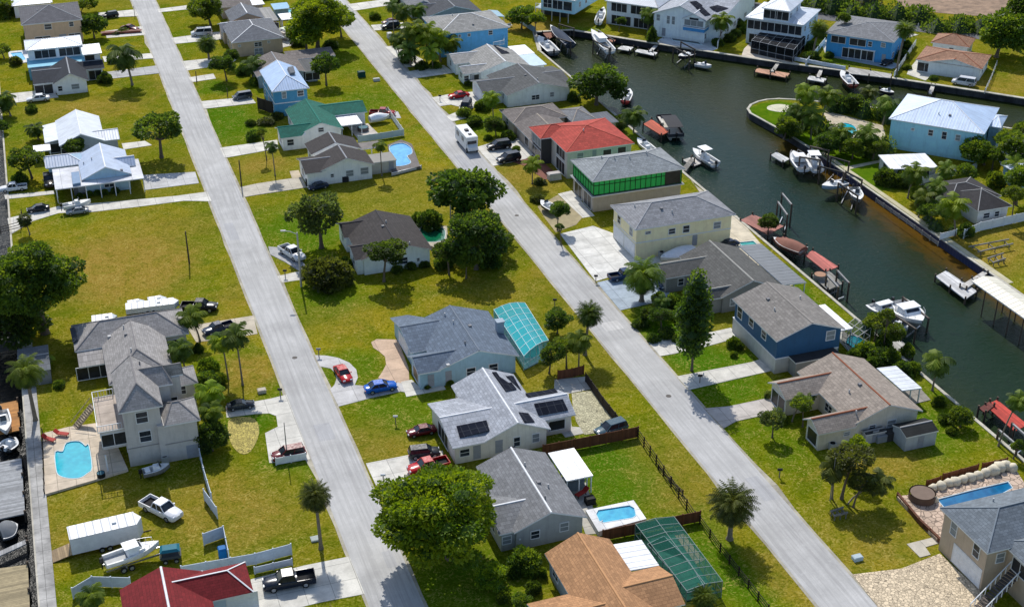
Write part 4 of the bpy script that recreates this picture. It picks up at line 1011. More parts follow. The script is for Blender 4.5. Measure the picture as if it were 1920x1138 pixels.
def boxy(name, base, size, label, rgb, cat, rot=0, parts=None):
    """small boxed thing with lid on a plinth"""
    b = P(*base); w, d, h = size; root = empty(name, b, rot, label, cat); m_ = MB(); m_.hexa([(-w / 2, -d / 2, 0), (w / 2, -d / 2, 0), (w / 2, d / 2, 0), (-w / 2, d / 2, 0), (-w * .47, -d * .47, h * .85), (w * .47, -d * .47, h * .85), (w * .47, d * .47, h * .85), (-w * .47, d * .47, h * .85)]); m_.build('body', M_paint(rgb), root)
    m_ = MB(); m_.hexa([(-w * .53, -d * .53, h * .85), (w * .53, -d * .53, h * .85), (w * .53, d * .53, h * .85), (-w * .53, d * .53, h * .85), (-w * .42, -d * .42, h), (w * .42, -d * .42, h), (w * .42, d * .42, h), (-w * .42, d * .42, h)]); m_.build('lid', M_paint(scl(rgb, .8)), root); return root
def shed(quad, h, rise, label, wall=(.55, .56, .57), roof=(.1, .1, .1), kind='gx', name='shed'):
    return House(label, wall, M_shingle(roof), [(kind, quad, h, rise, {'oh': .12, 'S': [(.5, .95, .9, 1.7, 'd')], 'W': [], 'E': [], 'N': []})], name=name, cat='shed')
# ================================================================ the houses (corners are the eaves seen in the photograph, at their height)
H = {}
SG = M_shingle((.19, .195, .205)); SB = M_shingle((.12, .155, .205)); SL = M_shingle((.34, .36, .40)); SD = M_shingle((.048, .043, .043)); ST = M_shingle((.40, .215, .105)); SC = M_shingle((.30, .255, .215))
SR = M_shingle((.18, .017, .02)); SRR = M_shingle((.40, .062, .045)); SGR = M_shingle((.012, .12, .088)); SN = M_shingle((.022, .027, .038)); SW = M_shingle((.29, .285, .27)); SK = M_shingle((.30, .165, .105)); SM = M_shingle((.09, .094, .096)); SBr = M_shingle((.17, .15, .14))
ML = M_metal((.40, .48, .62)); MW = M_metal((.62, .66, .72)); MB_ = M_metal((.36, .50, .72)); MF = M_metal((.74, .75, .77), 1.2); MG = M_metal((.30, .34, .40))
cWt = M_paint((.72, .73, .75)); cDk = M_paint((.045, .045, .05), .8); cTn = M_paint((.50, .27, .13), .8); cBr = M_paint((.27, .10, .055), .8); cGy = M_paint((.30, .31, .33), .8); cGr = M_paint((.02, .17, .13), .8); cRd = M_paint((.46, .10, .07), .8); cTp = M_paint((.34, .29, .24), .8)
wWt = (.86, .88, .90)
# -- left column, west of the left street
H['red'] = House('house with dark red shingle roof beside the white boat and trailer', (.50, .60, .70), SR, [
    ('gy', [(224, 1105), (245, 1190)], 2.8, 1.9, {'rg': (303, 1070)}),
    ('hx', [(460, 1053), (475, 1110), (330, 1100)], 2.8, 1.5, {'S': [(.78, 1.25, 3.2, 2.3, 'g')]})], cap=cWt)
H['big'] = House('large grey three storey house with tower and roof terrace beside a pool', (.52, .50, .48), M_shingle((.31, .295, .285)), [
    ('dy', [(222, 775), (305, 758), (208, 700)], 8.3, 2.2, {'S': [(.5, 6.9, 1.35, 1.5, 'w'), (.52, 4.1, 1.35, 1.5, 'w')]}),
    ('hx', [(133, 612), (151, 654), (346, 626), (341, 578)], 3.0, 2.1, {'W': [(.7, 1.5, 1.2, 1.1, 'w')]}),
    ('dy', [(204, 722), (323, 680), (245, 603, 5.1)], 3.05, 2.3, {}),
    ('sya', [(148, 690), (202, 681), (143, 657)], 2.4, .5, {'S': [(.5, 1.15, 4.6, 1.9, 'o')], 'W': [], 'w': (.05, .05, .055)}),  # open porch: its shade is painted as dark walls
    ('hx', [(325, 720), (250, 728)], 8.25, 1.7, {'rg': (278, 690), 'E': [(.5, 6.5, .9, 1.2, 'w')]}),
    ('hx', [(344, 702), (262, 716)], 8.1, 1.6, {'rg': (320, 684)}),
    ('hx', [(369, 719), (363, 685), (310, 720)], 5.4, 1.2, {}),
    ('hx', [(377, 787), (300, 801), (363, 744)], 5.6, 1.5, {'y0': -.1, 'S': [(.75, 1.0, 1.6, 1.9, 'd')], 'E': [(.4, 4.2, 1.2, 1.2, 'w')]}),
    ('fy', [(174, 747), (184, 812), (229, 804)], 5.3, 0, {'oh': .12, 'z0': 2.6, 'x1': 1.2, 'S': [(.42, 3.9, 2.9, 1.7, 'o')], 'W': [(.5, 3.9, 3.6, 1.6, 'o')], 'roof': M_conc((.45, .38, .32), 2.0)})], cap=M_paint((.2, .19, .19), .8))
b = H['big']; b.rails([(212, 741), (174, 748), (184, 813), (229, 805)], 5.35, 1.0)
b.part('support_post', mTrim, lambda mb, L: [mb.box(L(*p, 0)[0] - .1, L(*p, 0)[1] - .1, 0, L(*p, 0)[0] + .1, L(*p, 0)[1] + .1, 2.6) for p in ((203, 886), (195, 832))])
b.vents((232, 615), (236, 628), (246, 658), (262, 683), (205, 632)); b.panel([(133, 618), (141, 616), (147, 640), (139, 645)], 'roof_hatch', M_paint((.05, .06, .08)), .25)
def bst(mb, L):
    a = Vector(L(138, 806, 0)); c = Vector(L(174, 760, 2.6)); n = Vector((-(c - a).y, (c - a).x, 0)).normalized() * .6
    for i in range(12): p = a.lerp(c, (i + .5) / 12); mb.bar(p - n, p + n, .3, .06)
    for s_ in (-1, 1): mb.bar(a + n * s_ + Vector((0, 0, .9)), c + n * s_ + Vector((0, 0, .9)), .07, .07); mb.bar(a + n * s_, c + n * s_, .08, .2)
b.part('staircase', M_wood((.34, .27, .2), .2, 0), bst)
_b = b.blocks; _w = (b.wrect(_b[0]), b.wrect(_b[7]))
b.part('belt_course', M_paint((.30, .29, .28)), lambda mb, L: (mb.box(_w[0][0] - .05, _w[0][2] - .06, 2.6, _w[0][1] + .05, _w[0][2] - .003, 2.75), mb.box(_w[0][1] + .06, _w[1][2] - .06, 2.6, _w[1][1] + .05, _w[1][2] - .003, 2.75)))
H['porch'] = House('pale blue house with ribbed metal roof and long white flat porch', (.42, .60, .74), ML, [
    ('gy', [(247, 326), (232, 281)], 3.1, 1.9, {'rg': (199, 320)}),
    ('ex', [(85, 295), (86, 316), (160, 305)], 2.9, 1.2, {}),
    ('gx', [(255, 310), (240, 312)], 3.0, 1.2, {'rg': (250, 292)}),
    ('fx', [(99, 318), (103, 356), (270, 333)], 2.75, 0, {'nw': 1, 'posts': 7, 'roof': M_conc((.66, .67, .70), 6)}),
    ('fx', [(128, 330), (134, 344), (215, 330)], 2.6, 0, {'w': (.12, .13, .15), 'S': [(.2, 1.3, 1.2, 1.9, 'd'), (.45, 1.4, 1.6, 1.1, 'w'), (.8, 1.4, 1.6, 1.1, 'w')]})], cap=cWt)
H['porch'].panel([(134, 328), (149, 326), (152, 347), (137, 350)], 'roof_cover', M_paint((.16, .25, .38)), .4); H['porch'].vents((172, 300), (228, 320), (157, 308))
H['ribbed'] = House('white house with pale ribbed metal roof by the dry vacant lot', (.38, .40, .43), MW, [
    ('gy', [(111, 274), (197, 264), (184, 218)], 2.9, 1.9, {'S': [(.15, 1.2, 2.6, 1.8, 'o'), (.6, 1.3, 1.0, 2.0, 'd'), (.85, 1.5, 1.1, 1.1, 'w')]}),
    ('sxa', [(90, 268), (79, 236), (118, 262)], 2.5, .5, {'S': [(.5, 1.1, 2.0, 1.8, 'o')]}),
    ('gx', [(225, 261), (200, 264)], 2.7, 1.1, {'rg': (223, 241)}), ('fx', [(62, 279), (94, 270), (94, 282)], 2.3, 0, {'nw': 1, 'posts': 3, 'roof': MF})], cap=cWt)
H['navy'] = House('white gabled house with very dark navy shingle roof', wWt, SN, [
    ('gy', [(100, 157), (166, 151), (121, 107, 4.6)], 2.7, 1.9, {'S': [(.12, 1.4, .8, 1.0, 'w'), (.62, 1.5, 1.5, 1.0, 'w')]}),
    ('gx', [(62, 159), (60, 130), (105, 152)], 2.6, 1.2, {'S': [(.45, 1.1, 3.6, 2.0, 'o')]}), ('gx', [(194, 128), (162, 131), (192, 113)], 2.6, 1.0, {'S': [(.5, 1.1, 2.6, 2.0, 'o')]})], cap=cGy)
H['lanai'] = House('white two storey house with dark screened bays and sky blue base', wWt, MW, [
    ('hx', [(47, 95), (154, 85), (150, 66)], 5.4, 1.1, {'S': [(.32, 4.1, 4.4, 1.7, 'o'), (.78, 4.1, 4.4, 1.7, 'o')]}),
    ('fx', [(150, 85), (186, 82), (190, 100)], 5.0, 0, {'S': [(.3, 3.9, 2.0, 1.5, 'o')], 'roof': MF}),
    ('fx', [(52, 128), (188, 112), (50, 110)], 2.9, 0, {'oh': .1, 'w': (.16, .42, .58), 'roof': M_paint((.2, .48, .62))})], cap=cWt)
H['tan'] = House('tan two storey house with grey hipped roof next to a round dark tree', (.62, .43, .29), M_shingle((.105, .105, .118)), [
    ('hx', [(42, 46), (153, 37), (146, 5), (35, 14)], 5.5, 2.0, {'S': [(.42, 4.4, 1.5, 1.2, 'w'), (.83, 4.5, .9, 1.0, 'w'), (.3, 1.3, 3.4, 1.8, 'o'), (.65, 1.3, 1.6, 2.0, 'd'), (.86, 1.3, 2.6, 1.8, 'o')]})], cap=cGy)
H['tan'].vents((70, 22), (118, 14))
House('low house with white roof at the top left corner of the photo', wWt, MW, [('hx', [(22, 12), (98, 3), (90, -14)], 3.2, 1.2, {})], cap=cWt)
# -- middle block
H['brown'] = House('house with tan brown shingle roof and green pool cage in the foreground', (.30, .36, .44), ST, [
    ('gy', [(1021, 1037), (1145, 1013), (1130, 1200)], 2.9, 1.9, {}),
    ('gx', [(1274, 1135), (1235, 1060), (1182, 1073)], 2.8, 1.3, {}), ('gx', [(1000, 1155), (1110, 1210)], 2.8, 1.3, {'rg': (1130, 1132)}),
    ('sxb', [(1152, 1023), (1204, 1013), (1235, 1060), (1181, 1073)], 2.35, .25, {'nw': 1, 'posts': 3, 'roof': M_metal((.70, .72, .75), .9)})], cap=cTn)
H['greyspa'] = House('grey shingle house with white ridge strips beside the small white framed pool', (.36, .37, .37), SG, [
    ('gy', [(1102, 969), (893, 874)], 2.9, 1.8, {'rg': (1037, 965), 'S': [(.05, 1.5, .01, .01, 'w'), (.28, 1.7, 1.0, 1.0, 'w'), (.72, 1.9, 1.0, 1.1, 'w')]}),
    ('gx', [(935, 1003), (1000, 985)], 2.8, 1.2, {'rg': (927, 948), 'S': [(.6, 1.5, 1.0, 1.0, 'w')]}),
    ('fx', [(1028, 849), (1077, 840), (1109, 892), (1062, 902)], 2.6, 0, {'nw': 1, 'posts': 3, 'posts_e': 1, 'roof': MF})], cap=cWt)
H['greyspa'].vents((984, 872), (1010, 905), (1028, 913), (1022, 935))
H['solar'] = House('light grey shingle house with black solar panels on its roof', (.72, .69, .63), SL, [
    ('gy', [(1033, 804), (850, 722), (905, 692, 4.7)], 2.8, 1.9, {'rg': (975, 798), 'S': [(.2, 1.4, 1.0, 1.9, 'd'), (.5, 1.6, .8, 1.3, 'w'), (.82, 1.6, .9, 1.2, 'w')]}),
    ('gx', [(852, 839), (920, 827), (823, 781, 4.0)], 2.75, 1.2, {'rg': (823, 783), 'S': [(.35, 1.5, 1.2, 1.0, 'w'), (.8, 1.2, 1.0, 2.0, 'd')], 'W': [(.5, 1.15, 4.2, 2.1, 'o')]}),
    ('gx', [(1080, 777), (1027, 787)], 2.75, 1.3, {'rg': (1052, 740), 'S': [(.45, 1.4, 2.2, 1.4, 'o')]})], cap=cWt)
for q in ([(922, 699), (942, 697), (968, 731), (948, 735)], [(942, 697), (950, 708), (962, 706), (977, 733), (966, 736)][:4], [(985, 739), (1040, 730), (1046, 736), (991, 746)], [(1001, 758), (1055, 749), (1065, 770), (1010, 780)], [(972, 774), (990, 776), (1002, 792), (983, 793)], [(856, 800), (912, 789), (918, 808), (862, 822)]): H['solar'].panel(q)
H['blueroof'] = House('blue walled house with blue grey shingle roof beside the teal pool cage', (.32, .50, .62), SB, [
    ('gy', [(968, 668), (915, 583)], 2.9, 2.0, {'rg': (902, 662), 'S': [(.1, 1.3, .9, 1.9, 'd'), (.4, 1.5, 1.2, 1.1, 'w'), (.7, 1.5, 1.2, 1.1, 'w')]}),
    ('gx', [(768, 660), (812, 654)], 2.8, 1.3, {'rg': (743, 614), 'W': [(.5, 1.2, 4.6, 2.1, 'g')]}),
    ('gx', [(783, 702), (840, 692)], 2.8, 1.2, {'rg': (763, 672), 'S': [(.65, 1.2, .9, 1.9, 'd')], 'W': [(.5, 1.3, 2.4, 1.7, 'o')]})], cap=M_paint((.15, .18, .22), .8))
H['blueroof'].vents((834, 592), (881, 612), (850, 606), (872, 645), (840, 686)); H['blueroof'].chimney((937, 622), 1.0, 1.7, (.30, .36, .42))
H['darkroof'] = House('white house with dark brown shingle roof among big trees', (.80, .86, .90), SD, [
    ('gy', [(812, 468), (762, 406)], 2.9, 2.0, {'rg': (705, 395), 'S': [(.82, 1.3, .4, .5, 'w'), (.6, 1.5, 1.2, 1.1, 'w')]}),
    ('gx', [(645, 447), (700, 437)], 2.8, 1.2, {'rg': (637, 420)}), ('gx', [(665, 489), (695, 483)], 2.8, 1.1, {'rg': (643, 465), 'S': []})], cap=cDk)
H['darkroof'].vents((724, 418), (718, 425), (768, 458))
H['dark2'] = House('white stucco house with black brown roof beside the round blue pool', (.86, .88, .90), SD, [
    ('gy', [(697, 309), (685, 283)], 2.9, 1.9, {'rg': (653, 301), 'S': [(.55, 1.6, 1.3, 1.1, 'w'), (.85, 1.7, 1.4, 1.2, 'w'), (.2, 1.6, .5, .6, 'w')]}),
    ('gy', [(578, 269), (583, 291), (664, 259)], 2.8, 1.8, {}), ('gx', [(572, 327), (614, 322)], 2.8, 1.1, {'rg': (560, 302)}),
    ('fx', [(669, 269), (709, 264), (714, 276)], 2.7, 0, {'nw': 1, 'posts': 3, 'roof': M_conc((.20, .18, .165), 50)}), ('fx', [(685, 292), (702, 306), (733, 285)], 2.3, 0, {'oh': .1, 'w': (.55, .53, .48), 'roof': M_glass((.012, .013, .012), .5), 'S': [(.8, 1.2, .9, 1.8, 'd')]})], cap=cGy)
H['green'] = House('white house with green shingle roof and fenced side yard', (.84, .87, .88), SGR, [
    ('gy', [(643, 242), (550, 233), (565, 186, 4.6)], 2.8, 1.8, {'rg': (606, 237), 'S': [(.5, 3.0, 1.0, .8, 'w'), (.75, 1.5, 1.1, 1.0, 'w')]}),
    ('gx', [(526, 260), (568, 255)], 2.75, 1.2, {'rg': (519, 239)}), ('gx', [(689, 210), (623, 216)], 2.75, 1.1, {'rg': (683, 189)}),
    ('fx', [(626, 217), (665, 211), (678, 232), (640, 236)], 2.4, 0, {'nw': 1, 'posts': 3, 'roof': MF})], cap=cGr)
H['blue2'] = House('tall deep blue house with pale metal hip roof', (.06, .28, .48), MB_, [
    ('dy', [(510, 173), (580, 165), (487, 133)], 5.6, 1.9, {'S': [(.3, 4.5, .8, 1.3, 'w'), (.8, 4.5, 1.2, 1.1, 'w'), (.5, 1.4, 1.2, 1.1, 'w')]})], cap=cWt)
H['blue2'].part('belt_course', mTrim, lambda mb, L: mb.box(H['blue2'].wrect(H['blue2'].blocks[0])[0] - .06, H['blue2'].wrect(H['blue2'].blocks[0])[2] - .06, 2.75, H['blue2'].wrect(H['blue2'].blocks[0])[1] + .06, H['blue2'].wrect(H['blue2'].blocks[0])[3] + .06, 2.95))
H['blue2'].panel([(538, 131), (548, 129), (552, 141), (543, 142)], 'roof_vent', M_paint((.12, .13, .15)), .5)
H['ell'] = House('long low house with faded brown grey roof behind the tall blue house', (.30, .34, .38), SBr, [
    ('gy', [(574, 135), (557, 112), (509, 97, 4.4)], 2.7, 1.7, {'rg': (525, 123)}), ('sya', [(603, 107), (620, 92), (540, 112)], 2.6, .5, {'nw': 1, 'posts': 4}),
    ('fx', [(595, 133), (583, 110), (573, 135)], 2.5, 0, {'roof': SM, 'S': [(.5, 1.2, 3.0, 1.6, 'o')]})], cap=cGy)
H['tan2'] = House('tan stucco house with slate grey hip roof near the big lime green tree', (.54, .41, .29), M_shingle((.135, .145, .165)), [
    ('hy', [(434, 81), (532, 69), (472, 38, 3.6)], 3.6, 1.9, {'S': [(.12, 2.6, .5, .4, 'w'), (.5, 2.5, 1.6, .9, 'w'), (.5, .8, 1.8, 1.5, 'w'), (.72, 2.8, .5, .4, 'w')]}),
    ('gy', [(423, 22), (432, 41), (482, 16)], 3.4, 1.7, {'rg': (454, 10)}), ('gx', [(410, 45), (416, 62), (468, 52)], 2.9, 1.1, {}),
    ('fx', [(482, 16), (507, 15), (523, 38), (495, 41)], 3.0, 0, {'roof': SW, 'S': [(.5, 1.3, 3.4, 1.9, 'o')]}), ('fx', [(520, 27), (548, 26), (552, 36)], 2.7, 0, {'nw': 1, 'posts': 3, 'roof': MF})], cap=cWt)
House('small light blue roofed building at the top centre', (.35, .5, .62), M_paint((.22, .42, .58)), [('sya', [(513, 18), (542, 16), (538, 7)], 2.4, .3, {})])
House('pinkish grey roofed house cut by the top edge left of centre', (.4, .36, .33), SBr, [('gx', [(413, 15), (456, 8), (450, -25)], 3, 1.5, {}), ('fx', [(456, 12), (488, 8), (484, -10)], 2.7, 0, {'roof': MF})])
House('grey gabled house at the top edge behind the tall palms', (.45, .47, .5), SG, [('gy', [(770, 16), (806, 12), (780, -25)], 2.8, 1.6, {})])
H['slate'] = House('low house with wide dark slate roof behind the bright blue house', (.30, .32, .34), M_shingle((.06, .066, .078)), [('gy', [(802, 32), (903, 21), (820, -28)], 2.7, 1.9, {}), ('gx', [(790, 10), (797, 26), (850, 10)], 2.6, 1.2, {})], cap=cGy)
H['azure'] = House('bright blue two storey house with grey hip roof behind a row of palms', (.12, .44, .80), SW, [
    ('hx', [(825, 65), (938, 53), (792, 34), (920, 20)], 5.6, 2.0, {'S': [(.28, 4.6, .5, .5, 'w'), (.42, 4.6, .6, .6, 'w'), (.74, 4.6, .9, .9, 'w')], 'E': [(.3, 4.3, 1.8, 1.6, 'o')]}),
    ('sxb', [(915, 22), (934, 33), (942, 28)], 4.6, .4, {'nw': 1, 'posts': 2, 'roof': M_paint((.28, .42, .5))})], cap=cWt)
H['azure'].vents((848, 30), (887, 47)); H['azure'].rails([(925, 88), (945, 84), (945, 70)], 2.6, 1.0)
H['pale'] = House('low white house with pale grey roof and white and light blue flat extensions', (.76, .84, .88), SW, [
    ('gy', [(975, 128, 2.7), (912, 83, 4.6)], 2.7, 1.9, {'rg': (952, 119), 'hw': 6.0}), ('gx', [(852, 121), (833, 102), (930, 108)], 2.6, 1.1, {}),
    ('gx', [(868, 140), (918, 134)], 2.6, .9, {'rg': (857, 126), 'S': [(.15, 1.5, 1.0, 1.0, 'w'), (.6, 1.3, .9, 1.9, 'd'), (.85, 1.4, 1.6, 1.3, 'o')]}),
    ('fx', [(955, 108), (1002, 101), (1013, 123)], 2.6, 0, {'roof': M_paint((.48, .60, .68))}), ('fx', [(951, 88), (985, 85), (1000, 101)], 2.5, 0, {'roof': MF})], cap=cWt)
H['pale'].panel([(925, 86), (935, 87), (955, 101), (940, 102)])
H['charcoal'] = House('white gabled house with charcoal roof beside the round dark tree on the canal', (.76, .82, .82), SM, [
    ('gy', [(1072, 165), (973, 119, 4.7)], 2.8, 1.9, {'rg': (1016, 160), 'S': [(.45, 1.5, 1.6, .9, 'w'), (.72, 1.7, .8, .9, 'w')]}),
    ('gx', [(905, 176), (885, 151), (985, 165)], 2.7, 1.2, {'W': [(.5, 1.2, 4.5, 2.0, 'g')]}), ('gx', [(1074, 158), (1045, 162)], 2.6, 1.0, {'rg': (1059, 132)})], cap=cGy)
H['charcoal'].vents((1008, 150), (985, 142))
H['taupe'] = House('low brown grey hip roofed house touching the red roofed house', (.42, .36, .30), SBr, [
    ('hx', [(936, 206), (962, 232), (1060, 215)], 2.7, 1.3, {}), ('gy', [(970, 232), (998, 268), (1068, 240)], 2.7, 1.6, {'W': [(.4, 1.3, 2.0, 1.6, 'o')]}),
    ('hx', [(1048, 207), (1092, 200), (1104, 226)], 2.6, 1.1, {'roof': SG}), ('fx', [(1100, 214), (1140, 211), (1155, 229)], 2.5, 0, {'roof': M_shingle((.12, .13, .15))})], cap=cTp)
H['redroof'] = House('two storey house with brick red hip roof and dark wrap around porch', (.55, .53, .50), SRR, [
    ('hx', [(1060, 285), (1190, 269), (1128, 222)], 5.4, 1.9, {'S': [(.2, 4.0, 1.2, 1.5, 'w'), (.42, 4.0, .8, 1.9, 'd'), (.62, 4.0, 1.6, 1.4, 'o'), (.85, 4.0, 1.6, 1.6, 'o'), (.3, 1.3, 3, 1.6, 'o')], 'W': [(.25, 4.1, 4.2, 2.1, 'o'), (.73, 4.1, 4.2, 2.1, 'o'), (.25, 1.3, 4.2, 2.3, 'o'), (.73, 1.3, 4.2, 2.3, 'o')]}),
    ('hx', [(991, 239), (1014, 261), (1080, 250)], 5.3, 1.3, {'w': (.04, .04, .045), 'W': [(.5, 4.0, 4.5, 1.8, 's'), (.5, 1.3, 4.5, 2.1, 's')], 'S': [(.5, 4.0, 4, 1.8, 's'), (.5, 1.3, 4, 2.0, 's')]})], cap=cRd)
H['redroof'].vents((1094, 246))
H['wrap'] = House('two storey house wrapped in bright green sheathing under a grey roof', (.015, .42, .085), M_shingle((.26, .28, .29)), [
    ('hx', [(1070, 300), (1111, 341), (1285, 316)], 6.0, 1.8, {'z0': 3.1, 'S': [], 'W': [], 'E': [], 'N': []}),
    ('fx', [(1070, 300, 6.0), (1111, 341, 6.0), (1285, 316, 6.0)], 3.1, 0, {'w': (.42, .37, .31), 'W': [(.27, 1.3, 3.3, 2.4, 'o'), (.73, 1.3, 3.3, 2.4, 'o')], 'S': []})], cap=cGy)
b = H['wrap']; x0, x1, y0, y1 = b.wrect(b.blocks[0])
b.part('batten', M_paint((.015, .03, .015)), lambda mb, L: ([mb.box(x0 + (x1 - x0) * i / 17 - .05, y0 - .06, 3.15, x0 + (x1 - x0) * i / 17 + .05, y0, 5.8) for i in range(18)] + [mb.box(x0 - .06, y0 + (y1 - y0) * i / 8 - .05, 3.15, x0, y0 + (y1 - y0) * i / 8 + .05, 5.8) for i in range(9)] + [mb.box(x0, y0 - .07, z, x1, y0 - .01, z + .1) for z in (3.15, 4.9)] + [mb.box(x0 - .07, y0, z, x0 - .01, y1, z + .1) for z in (3.15, 4.9)]))
b.part('open_bay_shade', M_glass((.01, .011, .012), .5), lambda mb, L: (mb.box(x1 - 3.2, y0 - .09, 3.3, x1 - .2, y0 - .02, 5.7)))  # dark panel on the wall, painted as the shade of an open bay
for p in ((1128, 297), (1152, 297), (1180, 296), (1212, 288)): b.vents(p)
H['yellow'] = House('pale yellow two storey house with grey hip roof and double garage', (.88, .76, .48), M_shingle((.24, .245, .26)), [
    ('hx', [(1144, 385), (1192, 430), (1380, 402)], 5.7, 1.9, {'oh': .5, 'W': [(.26, 1.35, 4.0, 2.4, 'g'), (.74, 1.35, 4.0, 2.4, 'g'), (.22, 4.2, 1.1, 1.3, 'w'), (.75, 4.2, 1.1, 1.3, 'w')],
     'S': [(.12, 4.6, .9, .4, 'w'), (.37, 4.2, 1.1, .9, 'w'), (.52, 4.2, 1.1, 1.2, 'w'), (.62, 1.9, .9, 1.9, 'd'), (.85, 4.0, 1.2, 1.1, 'w')]})], cap=cGy)
H['yellow'].vents((1190, 388), (1240, 392), (1260, 398)); b = H['yellow']; x0, x1, y0, y1 = b.wrect(b.blocks[0])
b.part('belt_course', mTrim, lambda mb, L: mb.box(x0 - .05, y0 - .05, 2.95, x1 + .05, y1 + .05, 3.13))
H['long'] = House('long low grey roofed house behind the tall dark cypress tree', (.24, .24, .23), M_shingle((.105, .105, .10)), [
    ('gy', [(1383, 463), (1366, 556)], 2.9, 2.0, {'rg': (1337, 457)}), ('gx', [(1247, 523), (1226, 494), (1340, 505)], 2.8, 1.2, {}),
    ('gx', [(1331, 562), (1372, 555)], 2.75, 1.0, {'rg': (1372, 535)}), ('sxb', [(1384, 464), (1432, 461), (1500, 532)], 2.5, .3, {'nw': 1, 'posts': 3, 'roof': M_metal((.13, .14, .15), 1.0)})], cap=M_paint((.34, .33, .30), .8))
H['bluegable'] = House('deep blue two storey gabled house with grey weathered roof', (.014, .085, .19), M_shingle((.215, .20, .185)), [
    ('gy', [(1456, 640), (1585, 616), (1455, 525, 7.4)], 5.5, 1.9, {'oh': .4, 'S': [(.84, 4.6, 1.3, 1.4, 'w')], 'W': [(.3, 4.3, 1.2, 1.2, 'w'), (.6, 4.3, 1.2, 1.2, 'w'), (.88, 4.2, 1.3, 1.9, 'w')]}),
    ('fx', [(1492, 681), (1577, 664), (1480, 667)], 2.5, 0, {'oh': .15, 'w': (.30, .30, .29), 'roof': M_paint((.05, .05, .052), .9), 'S': []}),
    ('fx', [(1456, 640, 5.5), (1585, 616, 5.5), (1376, 560, 5.5)], 2.45, 0, {'x0': .3, 'x1': -.5, 'y0': .3, 'oh': .05, 'w': (.46, .47, .46), 'W': [(.13, 1.2, 3.2, 2.1, 'g'), (.45, 1.1, .9, 1.9, 'd'), (.86, 1.2, 2.8, 2.1, 'g')], 'S': [], 'roof': mTrim}),
    ('fx', [(1538, 572), (1600, 616), (1592, 610)], 2.9, 0, {'x0': -2.2, 'nw': 1, 'posts': 2, 'roof': MF})], cap=M_paint((.26, .24, .22), .8), door=(.62, .66, .7))
H['bluegable'].vents((1452, 582), (1440, 562), (1500, 560))
H['court'] = House('cream house with tan brown roof wrapped round a small courtyard', (.66, .61, .52), SC, [
    ('gy', [(1729, 770), (1620, 672)], 2.9, 2.0, {'rg': (1677, 766), 'S': [(.3, 1.7, .9, .5, 'w'), (.6, 1.6, 1.2, 1.0, 'w')]}),
    ('gx', [(1472, 750), (1540, 737)], 2.8, 1.25, {'rg': (1449, 720), 'W': [(.5, 1.2, 3.4, 2.1, 'o')]}),
    ('gx', [(1534, 815), (1612, 799)], 2.8, 1.2, {'rg': (1522, 785), 'W': [(.5, 1.3, 2.2, 1.9, 'o')], 'S': [(.9, 1.7, .8, .5, 'w')]}),
    ('sxb', [(1643, 693), (1684, 689), (1724, 729), (1690, 735)], 2.3, .25, {'nw': 1, 'posts': 3, 'roof': M_metal((.66, .69, .73), .9)})], cap=cBr)
H['court'].vents((1592, 736), (1612, 722), (1605, 775))
H['stone'] = House('tan two storey house with grey roof, white garage door and rock edged pool', (.46, .37, .28), M_shingle((.15, .175, .20)), [
    ('hx', [(1767, 950), (1850, 1036), (2040, 990)], 5.7, 2.0, {'W': [(.36, 1.4, 4.9, 2.4, 'g'), (.22, 4.3, 1.0, 1.6, 'w'), (.75, 4.3, 1.0, 1.6, 'w')], 'S': [(.15, 4.2, 1.0, 1.2, 'w')]}),
    ('hx', [(1873, 1012), (1950, 1085), (2060, 1040)], 5.5, 1.5, {'W': [(.5, 4.0, 2.5, 1.6, 'o')], 'S': []}),
    ], cap=M_paint((.2, .23, .26), .8))
H['stone'].vents((1862, 940))
b = H['stone']
def stair(mb, L):
    a = Vector(L(1828, 1152, 0)); c = Vector(L(1905, 1072, 3.0)); d = (c - a).normalized(); n = Vector((-d.y, d.x, 0)).normalized() * .7
    for i in range(17):
        p = a.lerp(c, (i + .5) / 17); e = (c - a) / 17 * .55; e.z = 0; mb.hexa([tuple(p - n - e), tuple(p + n - e), tuple(p + n + e), tuple(p - n + e)] + [tuple(q + Vector((0, 0, .06))) for q in (p - n - e, p + n - e, p + n + e, p - n + e)])
b.part('staircase', M_wood((.12, .10, .09), .3, 0), stair)
def srail(mb, L):
    a = Vector(L(1828, 1152, 0)); c = Vector(L(1905, 1072, 3.0)); d = (c - a).normalized(); n = Vector((-d.y, d.x, 0)).normalized() * .75
    for s_ in (-1, 1):
        mb.bar(a + n * s_ + Vector((0, 0, 1)), c + n * s_ + Vector((0, 0, 1)), .1, .1)
        for i in range(9): p = a.lerp(c, i / 8) + n * s_; mb.bar(p, p + Vector((0, 0, 1)), .07, .07)
b.part('railing', mTrim, srail)
# -- far bank, turned with the bend of the canal
RB = R(-46.5)
def HB(*a, **k): return House(*a, rot=RB, **k)
H['nb5'] = HB('bright blue house with grey roof and white awning on the far bank', (.05, .32, .66), SG, [
    ('hx', [(1562, 59), (1676, 80), (1582, 28), (1705, 47)], 5.3, 1.4, {'S': [(.18, 4.0, 3.2, 1.5, 'o'), (.48, 4.0, 3.6, 1.5, 'o'), (.67, 4.0, .8, 1.0, 'w'), (.87, 4.2, .9, .9, 'w'), (.5, 1.3, 7, 2.1, 'o'), (.9, 1.2, .9, 1.9, 'd')]}),
    ('sya', [(1563, 60), (1650, 68), (1652, 63)], 4.9, .5, {'nw': 1, 'y0': -1.0, 'roof': M_shingle((.25, .22, .20))}), ('sya', [(1590, 90), (1642, 96), (1645, 88)], 2.6, .4, {'nw': 1, 'posts': 3, 'roof': MF})], cap=cGy)
